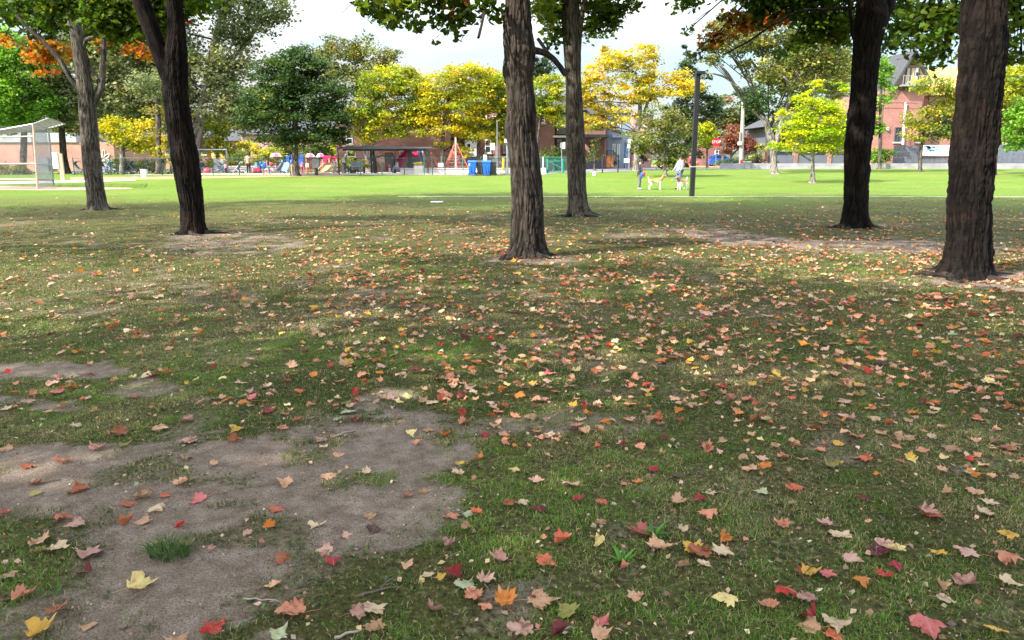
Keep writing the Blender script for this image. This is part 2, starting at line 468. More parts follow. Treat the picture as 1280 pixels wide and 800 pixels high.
fieldm = g.mix(.3, fieldc.outputs['Color'], g.ramp(n1.outputs['Fac'], [(.3, (.075, .138, .018)), (.7, (.18, .225, .05))]).outputs['Color'])
mpf = g.new('ShaderNodeMapping'); mpf.inputs['Scale'].default_value = (.35, 1, 1); g.link(v, mpf.inputs['Vector'])
worn = g.ramp(g.noise(mpf.outputs[0], .55, 5, .62).outputs['Fac'], [(.56, (0, 0, 0)), (.72, (.75, .75, .75))])
fieldm = g.mix(worn.outputs['Color'], fieldm, (.20, .18, .07))
mid = g.mix(.12, thatch.outputs['Color'], turf2)
lawn = g.mix(ay.outputs['Fac'], mid, fieldm)
sm = g.new('ShaderNodeMath', operation='ADD'); g.link(at.outputs['Fac'], sm.inputs[0])
sn = g.new('ShaderNodeMath', operation='MULTIPLY_ADD'); g.link(n2.outputs['Fac'], sn.inputs[0]); sn.inputs[1].default_value = .8; sn.inputs[2].default_value = -.4
g.link(sn.outputs[0], sm.inputs[1])
sr = g.ramp(sm.outputs[0], [(.3, (0, 0, 0)), (.62, (1, 1, 1))])
g.link(g.mix(sr.outputs['Color'], lawn, soil), g.b.inputs['Base Color'])
g.b.inputs['Roughness'].default_value = .95; g.b.inputs['Specular IOR Level'].default_value = .1
hh = g.new('ShaderNodeMath', operation='ADD'); g.link(n3.outputs['Fac'], hh.inputs[0]); g.link(n5.outputs['Fac'], hh.inputs[1])
g.bump(hh.outputs[0], .9, .028)
FIELD = smooth(22, 37, GY + 16 * (fbm(GX * .22, GY * .22, 0, 51) - .5))
o = raw_mesh('lawn', np.stack([GX, GY, GZ], -1).reshape(-1, 3), gf, g.mat, None, None, True, {'soil': SO.ravel(), 'field': FIELD.ravel()})
o['kind'] = 'structure'

# ------------------------------------------------------------------ flat strips on the lawn
def sheet(name, top, bot, material, lift=.004, cols=1):
    """ground-hugging strip between two pixel polylines of the same length"""
    A = [G(*p) for p in top]; B = [G(*p) for p in bot]; n = len(A); q = 6
    V = []; Fs = []
    for i in range(n):
        for k in range(q + 1):
            p = A[i].lerp(B[i], k / q); V.append((p.x, p.y, float(gz(p.x, p.y)) + lift))
    for i in range(n - 1):
        for k in range(q):
            a = i * (q + 1) + k; Fs.append((a, a + 1, a + q + 2, a + q + 1))
    mb = MB(); mb.add(V, Fs); o = mb.build(name, material); o['kind'] = 'structure'; return o
def dense(pts, n):
    out = []
    for a, b in zip(pts[:-1], pts[1:]):
        for i in range(n): out.append((a[0] + (b[0] - a[0]) * i / n, a[1] + (b[1] - a[1]) * i / n))
    return out + [pts[-1]]
M_dirt = mat('infield dirt', (.42, .25, .17), .95, .2, 1.2); M_path = mat('concrete path', (.42, .39, .36), .9, .15, .8)
M_leafy = mat('leaf strewn verge', (.36, .22, .10), .95, .35, 2.5); M_asph = mat('asphalt', (.19, .185, .18), .9, .15, 1.0)
M_chips = mat('playground surfacing', (.40, .32, .27), .95, .2, .6)
M_chalk = mat('chalk line', (.34, .38, .20), .9, .5, 1.2, c2=(.60, .62, .48))
sheet('infield_dirt', dense([(-60, 232), (50, 233.5), (110, 234.3), (165, 235.2)], 5), dense([(-60, 237), (50, 238), (110, 237.6), (165, 236)], 5), M_dirt, .010)
sheet('gravel_path', dense([(-60, 228), (60, 226), (110, 225.5), (170, 224.6)], 5), dense([(-60, 231.5), (60, 229), (110, 227.6), (170, 225.6)], 5), M_path, .008)
sheet('fence_verge', dense([(88, 221.5), (200, 221), (340, 219.4), (430, 218.8)], 8), dense([(88, 225), (200, 224), (340, 221.3), (430, 220)], 8), M_leafy, .004)
sheet('road', dense([(672, 216.2), (700, 208.4), (745, 207.8), (800, 208.8), (860, 210.4), (905, 210.8), (1000, 210.9)], 8),
      dense([(660, 219.6), (700, 217.4), (752, 215.3), (800, 213.2), (860, 212.0), (905, 211.7), (1000, 211.5)], 8), M_asph, .012)
sheet('road_verge', dense([(772, 204.6), (840, 206), (905, 206.8)], 8), dense([(772, 207.9), (840, 209.4), (905, 210.2)], 8), M_leafy, .018)
sheet('field_line', dense([(497, 245.7), (640, 245.8), (900, 246), (1330, 246.4)], 10), dense([(497, 246.1), (640, 246.2), (900, 246.4), (1330, 246.9)], 10), M_chalk, .016)
mb = MB(); mb.span((-30, 58.35, .42), (1.9, 71.5, .486)); o = mb.build('playground_surface', M_chips); o['kind'] = 'structure'

# ================================================================== GRASS (stuff)
TREE_AT = []
def grass_patch(N, ya, yb, h, wd, seed, clump):
    rng = np.random.default_rng(seed)
    y = np.sqrt(rng.uniform(ya * ya, yb * yb, N)); x = rng.uniform(-1, 1, N) * (y * .75 + .6)
    s = soil_at(x, y)
    tuft = fbm(x * clump, y * clump, 0, 61); tuft2 = fbm(x * 1.4, y * 1.4, 0, 63)
    keep = rng.uniform(0, 1, N) * (1 + 8 * smooth(22, 44, y)) < np.clip((1 - 1.08 * s) * (.26 + 1.35 * smooth(.40, .64, tuft) * (.34 + .95 * smooth(.36, .62, tuft2))), 0, 1)
    x, y, s, tuft, tuft2 = x[keep], y[keep], s[keep], tuft[keep], tuft2[keep]; n = len(x)
    z = ground_h(x, y) - .003
    a = rng.uniform(0, 2 * PI, n); lean = rng.uniform(.2, 1.5, n); hh = h * rng.uniform(.45, 1.25, n) * (.6 + .8 * tuft)
    dx, dy = np.cos(a), np.sin(a); px, py = -dy, dx; ww = wd * rng.uniform(.6, 1.3, n)
    def pt(t, wf, sgn):
        f = lean * t * t
        return np.stack([x + dx * hh * f + px * ww * wf * sgn, y + dy * hh * f + py * ww * wf * sgn, z + hh * t * (1 - .25 * lean * t)], 1)
    V = np.stack([pt(0, .5, -1), pt(0, .5, 1), pt(.55, .42, 1), pt(.55, .42, -1), pt(1, .04, 1), pt(1, .04, -1)], 1).reshape(-1, 3)
    b = (np.arange(n) * 6)[:, None]
    Fq = np.concatenate([b + np.array([[0, 1, 2, 3]]), b + np.array([[3, 2, 4, 5]])], 1).reshape(-1, 4)
    pal = np.array([(.080, .165, .014), (.110, .215, .018), (.050, .112, .011), (.150, .235, .030)])
    c = pal[rng.integers(0, 4, n)] * (1 + rng.normal(0, .18, (n, 1)))
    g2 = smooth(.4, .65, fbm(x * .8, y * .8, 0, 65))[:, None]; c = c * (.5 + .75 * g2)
    dry = (rng.uniform(0, 1, n) < (.18 + .45 * smooth(.44, .64, fbm(x * 1.7, y * 1.7, 0, 67))) * (1 - .62 * smooth(7, 15, y)))[:, None]
    c = np.where(dry, np.array([.36, .29, .15]) * (1 + rng.normal(0, .25, (n, 1))), c)
    c = c * (1 - .22 * smooth(8, 14, y) * (1 - smooth(26, 36, y)))[:, None]; far = smooth(24, 36, y)[:, None]; c = c * (1 - far) + far * np.array([.112, .170, .026]) * (1 + rng.normal(0, .12, (n, 1)))  # middle distance blades darkened: deeper shade put into their colour
    return V, Fq, np.repeat(np.clip(c, .004, .9), 6, 0)
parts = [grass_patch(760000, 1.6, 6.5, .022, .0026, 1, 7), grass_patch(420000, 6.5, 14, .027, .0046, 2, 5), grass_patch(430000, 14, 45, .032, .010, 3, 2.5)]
# small ground cover leaves (clover and plantain) among the blades
rng = np.random.default_rng(5); N = 60000
y = np.sqrt(rng.uniform(1.6 ** 2, 12 ** 2, N)); x = rng.uniform(-1, 1, N) * (y * .75 + .6)
k = rng.uniform(0, 1, N) < np.clip((1 - soil_at(x, y)) * smooth(.46, .64, fbm(x * 1.9, y * 1.9, 0, 71)), 0, 1); x, y = x[k], y[k]
pos = np.stack([x, y, ground_h(x, y) + rng.uniform(.004, .022, len(x))], 1)
tv = np.array([(-1, 0, 0), (-.3, -.62, .12), (.75, -.45, .05), (1, 0, -.1), (.75, .45, .05), (-.3, .62, .12)]); tf = np.array([[0, 1, 2, 3], [0, 3, 4, 5]])
parts.append(scatter(tv, tf, pos, rand_rot(len(x), .5, rng), rng.uniform(.005, .011, len(x)), palette_cols([(.05, .13, .018), (.07, .16, .025), (.04, .10, .02)], len(x), rng)))
def join(parts):
    V, Fc, C, o = [], [], [], 0
    for a, b, c in parts: V.append(a); Fc.append(b + o); C.append(c); o += len(a)
    return np.concatenate(V), np.concatenate(Fc), np.concatenate(C)
V_, F_, C_ = join(parts)
M_grass = leaf_mat('grass blades', .3, .6)
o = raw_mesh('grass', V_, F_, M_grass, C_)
tag(o, 'short worn green grass with dry blades covering the shaded park ground', 'grass', None, 'stuff')

# ------------------------------------------------------------------ crumbs of dead leaf, bark and soil (stuff)
rng = np.random.default_rng(8); N = 70000
y = np.sqrt(rng.uniform(1.6 ** 2, 13 ** 2, N)); x = rng.uniform(-1, 1, N) * (y * .75 + .6)
s_ = soil_at(x, y); k = rng.uniform(0, 1, N) < np.where(s_ > .75, .55, .8) * (.3 + fbm(x * 2, y * 2, 0, 73)); x, y = x[k], y[k]; n = len(x)
pos = np.stack([x, y, ground_h(x, y) + rng.uniform(.002, .012, n)], 1)
tv = np.array([(-1, -.5, 0), (.3, -.8, .15), (1, .2, 0), (-.2, .7, .25)]); tf = np.array([[0, 1, 2, 3]])
sc = np.where((rng.uniform(0, 1, n) < .75) | (soil_at(x, y) > .7), rng.uniform(.0025, .007, n), rng.uniform(.008, .018, n))
V_, F_, C_ = scatter(tv, tf, pos, rand_rot(n, .5, rng), sc, palette_cols([(.38, .25, .16), (.24, .15, .09), (.50, .38, .26), (.12, .08, .06), (.10, .07, .05), (.42, .20, .12), (.46, .30, .20)], n, rng, .3))
o = raw_mesh('leaf_litter', V_, F_, leaf_mat('leaf crumbs', .1, .8), C_)
tag(o, 'tan and brown crumbs of dead leaf strewn through the turf', 'leaf litter', None, 'stuff')

# ================================================================== FALLEN MAPLE LEAVES
HALF = [(0, -.42), (.10, -.47), (.30, -.44), (.26, -.30), (.44, -.26), (.64, -.20), (.57, -.04), (.68, .14), (.52, .18), (.42, .28), (.31, .22), (.36, .40), (.25, .46), (.18, .60), (.10, .62), (0, .82)]
def leaf_shape(curl, fold, cup, wob, rng, narrow=1.0):
    """one maple leaf, about 1.3 wide: outline + an inner ring so it can curl; returns verts, quad faces"""
    out = [(x, y) for x, y in HALF] + [(-x * rng.uniform(.88, 1.08), y * rng.uniform(.94, 1.06)) for x, y in HALF[-2:0:-1]]
    out = np.array(out) * np.array([narrow, 1.0]); n = len(out); c = np.array([0, -.12]); out = c + (out - c) * rng.uniform(.80, 1.06, (n, 1)) * (1 - .28 * (rng.uniform(0, 1) < .35) * (np.cos(np.arctan2(out[:, 1], out[:, 0]) - rng.uniform(0, 6.28)) > .75))[:, None]
    rings = [out, c + (out - c) * .66, c + (out - c) * .33]
    V = np.concatenate(rings + [c[None]], 0); r = np.hypot(V[:, 0], V[:, 1] + .12)
    a = rng.uniform(0, 2 * PI)
    z = cup * r * r + wob * r * np.sin(3 * np.arctan2(V[:, 1], V[:, 0]) + a) * .35 + wob * .75 * (rng.uniform(-1, 1, len(V)) * r)
    x = V[:, 0].copy(); yy = V[:, 1].copy()
    if fold:                                    # folded along the midrib
        f = fold * np.sign(x) * 1; z = z + np.abs(x) * math.sin(fold); x = x * math.cos(fold)
    if curl:                                    # rolled along one direction
        d = np.array([math.cos(a), math.sin(a)]); t = x * d[0] + yy * d[1]; q = t * curl
        nt_ = np.sin(q) / curl; z = z + (1 - np.cos(q)) / curl; x = x + d[0] * (nt_ - t); yy = yy + d[1] * (nt_ - t)
    z -= z.min()
    V3 = np.stack([x, yy, z], 1); Fs = []
    for k in range(2):
        for i in range(n): j = (i + 1) % n; Fs.append((k * n + i, k * n + j, (k + 1) * n + j, (k + 1) * n + i))
    m_ = 3 * n
    for i in range(0, n, 2): Fs.append((2 * n + i, 2 * n + (i + 1) % n, 2 * n + (i + 2) % n, m_))
    return V3, np.array(Fs)
lr = np.random.default_rng(11)
SHAPES = {'flat': [leaf_shape(0, .05, .05, .10, lr) for _ in range(4)] + [leaf_shape(.5, .15, .0, .2, lr) for _ in range(5)],
          'curled': [leaf_shape(1.3, .1, .05, .22, lr) for _ in range(3)] + [leaf_shape(2.2, .2, .1, .2, lr) for _ in range(4)] + [leaf_shape(.9, .2, .2, .3, lr) for _ in range(2)],
          'folded': [leaf_shape(.6, .8, .1, .2, lr) for _ in range(2)] + [leaf_shape(.7, .75, .2, .2, lr) for _ in range(2)],
          'arched': [leaf_shape(-1.5, .1, -.1, .15, lr) for _ in range(2)] + [leaf_shape(-.9, -.3, -.3, .2, lr) for _ in range(2)]}
for kk in SHAPES:
    for V3, Fs in SHAPES[kk]: V3[:, 2] -= V3[:, 2].min()
LC = {'pale pink': (.56, .33, .25), 'peach': (.58, .33, .19), 'salmon': (.56, .23, .135), 'coral': (.54, .135, .065), 'scarlet': (.48, .045, .03),
      'crimson': (.30, .03, .035), 'maroon': (.14, .025, .025), 'cream': (.60, .45, .28), 'pale yellow': (.68, .54, .22), 'golden': (.60, .36, .06),
      'orange': (.58, .20, .035), 'rust brown': (.33, .105, .045), 'tan': (.40, .24, .13), 'dark brown': (.10, .055, .04), 'pale green': (.42, .46, .27), 'olive': (.22, .20, .05), 'hot pink': (.56, .15, .14), 'dusty pink': (.42, .22, .175)}
def fallen_mat():
    n = NT('fallen leaf'); oi = n.new('ShaderNodeObjectInfo'); tc = n.new('ShaderNodeTexCoord')
    a = n.noise(tc.outputs['Object'], 9, 4); b = n.noise(tc.outputs['Object'], 38, 3)
    ad = n.new('ShaderNodeVectorMath', operation='ADD'); n.link(tc.outputs['Object'], ad.inputs[0]); n.link(oi.outputs['Random'], ad.inputs[1])
    a2 = n.noise(ad.outputs[0], 24, 5, .65)
    r = n.ramp(a2.outputs['Fac'], [(.34, (.42, .33, .28)), (.47, (.95, .9, .85)), (.6, (1, 1, 1)), (.74, (1.15, 1.2, 1.1))])
    col = n.mix(1.0, oi.outputs['Color'], r.outputs['Color'], 'MULTIPLY')
    sp = n.new('ShaderNodeSeparateXYZ'); n.link(tc.outputs['Object'], sp.inputs[0])
    # paler ribs fanning from the stalk
    at2 = n.new('ShaderNodeMath', operation='ARCTAN2'); sh = n.new('ShaderNodeMath', operation='ADD'); sh.inputs[1].default_value = .046; n.link(sp.outputs['Y'], sh.inputs[0])
    n.link(sp.outputs['X'], at2.inputs[0]); n.link(sh.outputs[0], at2.inputs[1])
    ml = n.new('ShaderNodeMath', operation='MULTIPLY'); ml.inputs[1].default_value = 7.2; n.link(at2.outputs[0], ml.inputs[0])
    cs = n.new('ShaderNodeMath', operation='COSINE'); n.link(ml.outputs[0], cs.inputs[0])
    vr = n.ramp(cs.outputs[0], [(.965, (0, 0, 0)), (.995, (.45, .45, .45))])
    pale = n.mix(.5, col, (.62, .5, .36)); col = n.mix(vr.outputs['Color'], col, pale)
    sp_ = n.ramp(b.outputs['Fac'], [(.68, (0, 0, 0)), (.74, (.7, .7, .7))]); col = n.mix(sp_.outputs['Color'], col, (.10, .055, .03))
    n.link(col, n.b.inputs['Base Color']); n.b.inputs['Roughness'].default_value = .55; n.b.inputs['Specular IOR Level'].default_value = .3
    tr = n.new('ShaderNodeBsdfTranslucent'); n.link(col, tr.inputs['Color']); ms = n.new('ShaderNodeMixShader'); ms.inputs[0].default_value = .22
    n.link(n.b.outputs[0], ms.inputs[1]); n.link(tr.outputs[0], ms.inputs[2]); n.link(ms.outputs[0], n.out.inputs['Surface'])
    return n.mat
M_fallen = fallen_mat()
LEAF_ME = {}
for kk, lst in SHAPES.items():
    for i, (V3, Fs) in enumerate(lst):
        mb = MB(); mb.add(V3 * .082, [tuple(f) for f in Fs]); 
        st = Vector((0, -.42 * .082, .002)); mb.tube([st, st + Vector((.004, -.02, .004)), st + Vector((.012, -.045, .004))], [.0012, .001, .0009], 4)
        me = bpy.data.meshes.new('fallen_leaf'); me.from_pydata(mb.v, [], mb.f); me.materials.append(M_fallen)
        me.polygons.foreach_set('use_smooth', [True] * len(me.polygons)); LEAF_ME[(kk, i)] = me

HAND = """47,680,peach,curled,1.25 51,691,olive,curled,.9 71,687,cream,flat,1.1 110,692,dusty pink,flat,1.3 110,714,maroon,folded,.9 172,729,pale yellow,folded,1.25 49,786,golden,folded,1.2 71,759,rust brown,curled,.8 27,746,salmon,curled,1 8,721,tan,flat,.9 266,784,scarlet,curled,1.05 220,795,tan,flat,1.1 110,776,tan,flat,.7 77,647,coral,arched,1 96,656,pale pink,flat,.9 159,650,rust brown,folded,1 178,648,peach,flat,.9 197,635,cream,arched,.9 225,657,scarlet,folded,.65 246,621,hot pink,flat,1.35 207,619,coral,flat,.75 177,620,tan,curled,1.05 158,628,rust brown,flat,.9 100,611,rust brown,curled,1.2 41,613,olive,flat,.8 5,640,hot pink,folded,.7 228,605,peach,curled,1 181,609,orange,flat,.55 262,683,dusty pink,flat,.7 232,679,tan,curled,.9 200,677,tan,flat,.8 310,664,pale pink,flat,.55 346,634,coral,flat,1.0 337,657,orange,folded,.7 396,654,cream,flat,1 461,644,tan,flat,.75 434,666,pale pink,flat,.7 467,660,dark brown,curled,.8 406,688,pale pink,flat,1.0 351,697,rust brown,arched,1 416,703,crimson,arched,.7 341,731,peach,flat,.7 367,770,salmon,curled,1.3 450,771,dusty pink,flat,1.0 467,767,cream,flat,1.0 350,795,pale green,flat,.9 472,790,tan,curled,1 542,769,dusty pink,folded,1.0 580,735,pale green,flat,1.05 604,730,pale pink,curled,1 592,749,salmon,flat,.95 566,722,crimson,folded,.9 550,726,golden,flat,.6 535,721,cream,flat,.6 524,726,pale yellow,folded,.5 607,762,salmon,flat,.7 510,707,peach,flat,.65 562,685,dusty pink,folded,.8 565,646,salmon,flat,.85 585,645,pale green,flat,.7 596,644,coral,curled,.7 582,665,tan,folded,.6 509,619,rust brown,curled,.75 530,612,dusty pink,flat,.7 529,616,golden,folded,.4 357,603,peach,curled,1.05 800,668,hot pink,folded,1.2 827,686,peach,curled,1.3 703,681,coral,folded,1 681,706,coral,flat,1 626,707,dusty pink,curled,.9 751,680,pale yellow,folded,.75 792,749,peach,flat,.9 710,769,olive,flat,1 753,780,hot pink,flat,.9 653,790,pale pink,flat,1.1 703,797,maroon,folded,1 749,796,peach,curled,1 674,755,peach,flat,1.3 671,748,maroon,flat,.7 674,640,maroon,flat,.9 654,633,cream,flat,.7 637,635,rust brown,flat,.9 714,609,pale pink,flat,1.2 670,605,pale pink,flat,.9 725,628,crimson,arched,.8 753,632,coral,flat,.8 849,628,peach,curled,1.2 876,624,crimson,curled,.8 887,617,cream,flat,.85 888,645,salmon,arched,1 855,662,cream,curled,.7 903,673,orange,folded,1 903,692,cream,curled,1.1 876,694,rust brown,flat,1.2 866,688,golden,flat,1 909,753,pale yellow,arched,1 856,710,tan,folded,.7 879,708,cream,flat,.7 782,709,salmon,folded,.6 630,754,orange,curled,1.2 1158,644,dusty pink,curled,1.2 1164,648,coral,flat,1 1034,656,pale pink,curled,.85 1050,669,cream,flat,1.1 1107,685,pale pink,flat,1.1 1122,692,pale yellow,curled,1 1095,692,maroon,flat,1.2 1063,702,pale pink,flat,.9 1118,712,crimson,arched,.7 1014,718,golden,curled,1 1033,722,hot pink,flat,.8 1004,716,rust brown,curled,.7 1102,725,scarlet,curled,.9 1074,733,orange,arched,.8 980,745,scarlet,arched,1.0 1010,751,dusty pink,flat,.9 960,759,salmon,curled,.9 1016,774,crimson,folded,1.2 1012,783,peach,flat,1.1 1046,785,cream,flat,1.1 1040,795,coral,flat,.8 1158,790,hot pink,arched,1.2 1244,793,golden,flat,.8 1180,756,cream,flat,.8 1206,731,dusty pink,curled,1.2 1259,730,cream,flat,.9 1208,692,pale pink,flat,1.2 1257,703,salmon,arched,1.2 1263,673,golden,arched,.9 1175,694,golden,flat,.8 1230,644,cream,flat,1 1184,620,tan,curled,.9 1216,619,peach,flat,1.1 1236,632,cream,flat,.9 1079,625,maroon,flat,.6 977,657,salmon,curled,.9 994,612,coral,curled,1.1 952,615,pale green,flat,.8 1175,737,tan,folded,.7 436,516,pale green,flat,1.5 443,527,crimson,curled,.9 421,526,pale green,curled,.8 555,546,orange,folded,1.1 540,504,cream,flat,1.2 551,501,coral,folded,.9 577,518,scarlet,folded,.8 580,530,salmon,curled,1.1 515,541,pale yellow,flat,.7 535,537,tan,flat,.8 402,551,dusty pink,flat,.9 405,560,cream,flat,.7 422,569,peach,flat,.8 411,594,peach,flat,.9 458,591,cream,curled,.8 572,594,cream,curled,.8 575,577,golden,flat,.7 597,573,orange,curled,.8 150,545,rust brown,curled,1.3 122,560,dusty pink,curled,1.1 156,556,olive,flat,.9 79,578,salmon,curled,1.1 237,553,pale pink,flat,1.2 292,552,rust brown,folded,1 234,573,tan,curled,.9 8,560,peach,flat,1 35,584,rust brown,curled,.8 297,539,golden,flat,1 43,601,rust brown,curled,.8 199,537,peach,flat,1.1 95,537,cream,flat,.9 234,527,dusty pink,curled,1 72,491,hot pink,flat,1.3 88,485,orange,curled,1 66,481,pale pink,flat,1.2 113,466,coral,flat,.9 183,470,cream,flat,.9"""
leaves = []
for t in HAND.replace('\n', ' ').split(' '):
    pass
import re
for mm in re.finditer(r'(\d+),(\d+),([a-z ]+),([a-z]+),([\d.]+)', HAND):
    p = G(float(mm[1]), float(mm[2])); leaves.append((p.x, p.y, mm[3], mm[4], float(mm[5])))
rng = np.random.default_rng(23)
names = list(LC); wts = np.array([11, 22, 20, 6, 1.8, 1.8, 2.2, 7, 3.5, 4, 8, 10, 14, 3, 1.2, 1.5, 1.0, 5.]); wts /= wts.sum()
poses = ['flat', 'curled', 'folded', 'arched']
N = 62000
y = np.sqrt(rng.uniform(1.9 ** 2, 33 ** 2, N)); x = rng.uniform(-1, 1, N) * (y * .74 + .5)
u, vv = proj(x, y, 0 * x)
soil_v = soil_at(x, y)
band = .35 + 1.5 * np.exp(-((vv - 480) / 110) ** 2) + .25 * np.exp(-((vv - 350) / 50) ** 2)
den = band * (.25 + .75 * smooth(250, 520, u)) * (1 - .72 * smooth(.5, .9, soil_v)) * (.5 + 1.25 * smooth(.40, .68, fbm(x * 1.6, y * 1.3, 0, 81)))
den = np.where((u < 600) & (vv > 520), den * .22, den); den = den * (1 + .75 * smooth(560, 720, u) * np.exp(-((vv - 520) / 110) ** 2)); den = np.where(vv > 620, den * .5, den); den *= 1 - smooth(12, 27, y) * .93
kept = rng.uniform(0, 1, N) < den * .70
hx = np.array([l[0] for l in leaves]); hy = np.array([l[1] for l in leaves])
for a, b in zip(x[kept], y[kept]):
    if b < 4.6 and np.min(np.hypot(hx - a, hy - b)) < .17: continue
    leaves.append((a, b, names[rng.choice(len(names), p=wts)], poses[rng.choice(4, p=[.34, .38, .13, .15])], float(np.clip(rng.normal(.66, .2), .28, 1.15))))
def inframe(l):
    a, b = proj(l[0], l[1], 0); return 4 < a < 1276 and b < 797
vis = sorted([l for l in leaves if inframe(l)], key=lambda l: l[1] / (l[4] + .4))
ids = set(id(l) for l in vis[:298]); single = vis[:298]; rest = [l for l in leaves if id(l) not in ids and l[1] > 1.75]
# --- the far majority, one object
pv, pf, pc = [], [], []; off = 0
by = {}
for l in rest: by.setdefault((l[3], int(rng.integers(len(SHAPES[l[3]])))), []).append(l)
for (kk, i), ls in by.items():
    V3, Fs = SHAPES[kk][i]; n = len(ls)
    xx = np.array([l[0] for l in ls]); yy = np.array([l[1] for l in ls])
    pos = np.stack([xx, yy, ground_h(xx, yy) + .012 + .012 * (1 - soil_at(xx, yy))], 1)
    base_c = np.array([LC[l[2]] for l in ls]) * (1 + rng.normal(0, .12, (n, 1)))
    a, b, c = scatter(V3 * .082, Fs, pos, rand_rot(n, .28, rng), np.array([l[4] for l in ls]), np.clip(base_c, .01, .9))
    c = c * (1 + rng.normal(0, .12, (len(c), 1)))
    pv.append(a); pf.append(b + off); pc.append(np.clip(c, .005, .9)); off += len(a)
o = raw_mesh('fallen_leaves', np.concatenate(pv), np.concatenate(pf), leaf_mat('fallen leaf far', .22, .55), np.concatenate(pc), None, True)
tag(o, 'pink, cream, red and orange maple leaves scattered over the grass farther out', 'fallen leaves', None, 'stuff')
# --- the nearest ones, each an object with a label that finds it
def region(u, v):
    c = ['at the left edge', 'left of centre', 'in the middle', 'right of centre', 'at the right edge'][min(4, int(u / 256))]
    return c
def surf(x, y):
    s = float(soil_at(np.array([x]), np.array([y]))[0])
    return 'bare soil' if s > .6 else ('thin turf' if s > .32 else 'grass')
rec = []
for l in single:
    u0, v0 = proj(l[0], l[1], 0); size = 'large' if l[4] > 1.08 else ('small' if l[4] < .72 else '')
    rec.append(dict(l=l, u=u0, v=v0, a=' '.join(q for q in (size, l[3], l[2], 'maple leaf on', surf(l[0], l[1])) if q)))
def dup(key):
    d = {}
    for r in rec: d.setdefault(r[key], []).append(r)
    return d
for k, rs in dup('a').items():
    for r in rs: r['b'] = k if len(rs) == 1 else k + ' ' + region(r['u'], r['v'])
for k, rs in dup('b').items():
    if len(rs) == 1: rs[0]['c'] = k; continue
    rs.sort(key=lambda r: -r['v']); n = len(rs); W = ['nearest', 'second nearest', 'third nearest', 'fourth nearest', 'fifth nearest', 'sixth nearest', 'seventh nearest', 'eighth nearest', 'ninth nearest', 'tenth nearest', 'eleventh nearest', 'twelfth nearest']
    for i, r in enumerate(rs):
        q = 'nearer of two such' if n == 2 and i == 0 else 'farther of two such' if n == 2 else (W[i] if i < n - 1 else 'farthest') + ' such'
        r['c'] = k + ', ' + q
for i, r in enumerate(rec):
    x, y, cn, ps, sz = r['l']; sh = i % len(SHAPES[ps])
    o = bpy.data.objects.new('fallen_leaf', LEAF_ME[(ps, sh)]); COL.objects.link(o)
    s = soil_at(np.array([x]), np.array([y]))[0]
    o.location = (x, y, GH(x, y) + .002 + .014 * (1 - s)); o.scale = (sz * .93, sz * .93, sz * .88)
    tl = .10 if ps != 'folded' else .45
    o.rotation_euler = (rng.normal(0, tl) - .05, rng.normal(0, tl), rng.uniform(0, 2 * PI))
    j = 1 + rng.normal(0, .08); o.color = (*[min(.9, q * j) for q in LC[cn]], 1)
    tag(o, r['c'], 'leaf', 'fallen maple leaves nearest the camera')

# ================================================================== TWIGS, TUFT, WEEDS
M_twig = mat('dead twig', (.12, .085, .06), .9, .35, 30); M_twigp = mat('bleached twig', (.34, .28, .22), .9, .3, 30)
def twig(pa, pb, r, label, mt, fork=True):
    A, B = G(*pa), G(*pb); r *= .62; mb = MB(); pts = []; rn = random.Random(int(pa[0]))
    for i in range(7):
        t = i / 6; q = A.lerp(B, t); q.x += rn.uniform(-1, 1) * .004; q.y += rn.uniform(-1, 1) * .008; q.z = GH(q.x, q.y) + r * .8 + .006 * math.sin(t * PI); pts.append(q)
    mb.tube(pts, [r * (1 - .55 * i / 6) for i in range(7)], 7)
    if fork:
        q = pts[3]; e = q + Vector((rn.uniform(-.05, .08), .07, .012)); mb.tube([q, (q + e) / 2 + Vector((0, 0, .008)), e], [r * .55, r * .45, r * .25], 6)
    o = mb.build('twig', mt, None, True); tag(o, label, 'twig', 'fallen twigs on the ground')
twig((73, 680), (119, 660), .008, 'dark bent twig on bare soil above the dusty pink leaf', M_twig)
twig((416, 549), (444, 537), .010, 'thick pale twig at the top of the bare soil patch', M_twigp, False)
twig((305, 744), (350, 751), .006, 'straight grey twig lying on the bare soil patch', M_twigp, False)
twig((382, 731), (408, 725), .005, 'small dark twig just beyond the straight grey twig', M_twig, False)
twig((449, 748), (503, 734), .009, 'long dark twig half sunk in grass at the soil edge', M_twig)
twig((420, 798), (456, 789), .010, 'stout tan broken twig beside the dusty pink and cream leaves', M_twigp, False)
twig((692, 793), (722, 786), .006, 'short pale twig on dark soil beside the maroon leaf', M_twigp, False)
twig((48, 601), (76, 597), .008, 'dark stub of twig among rust leaves by the bare soil', M_twig, False)

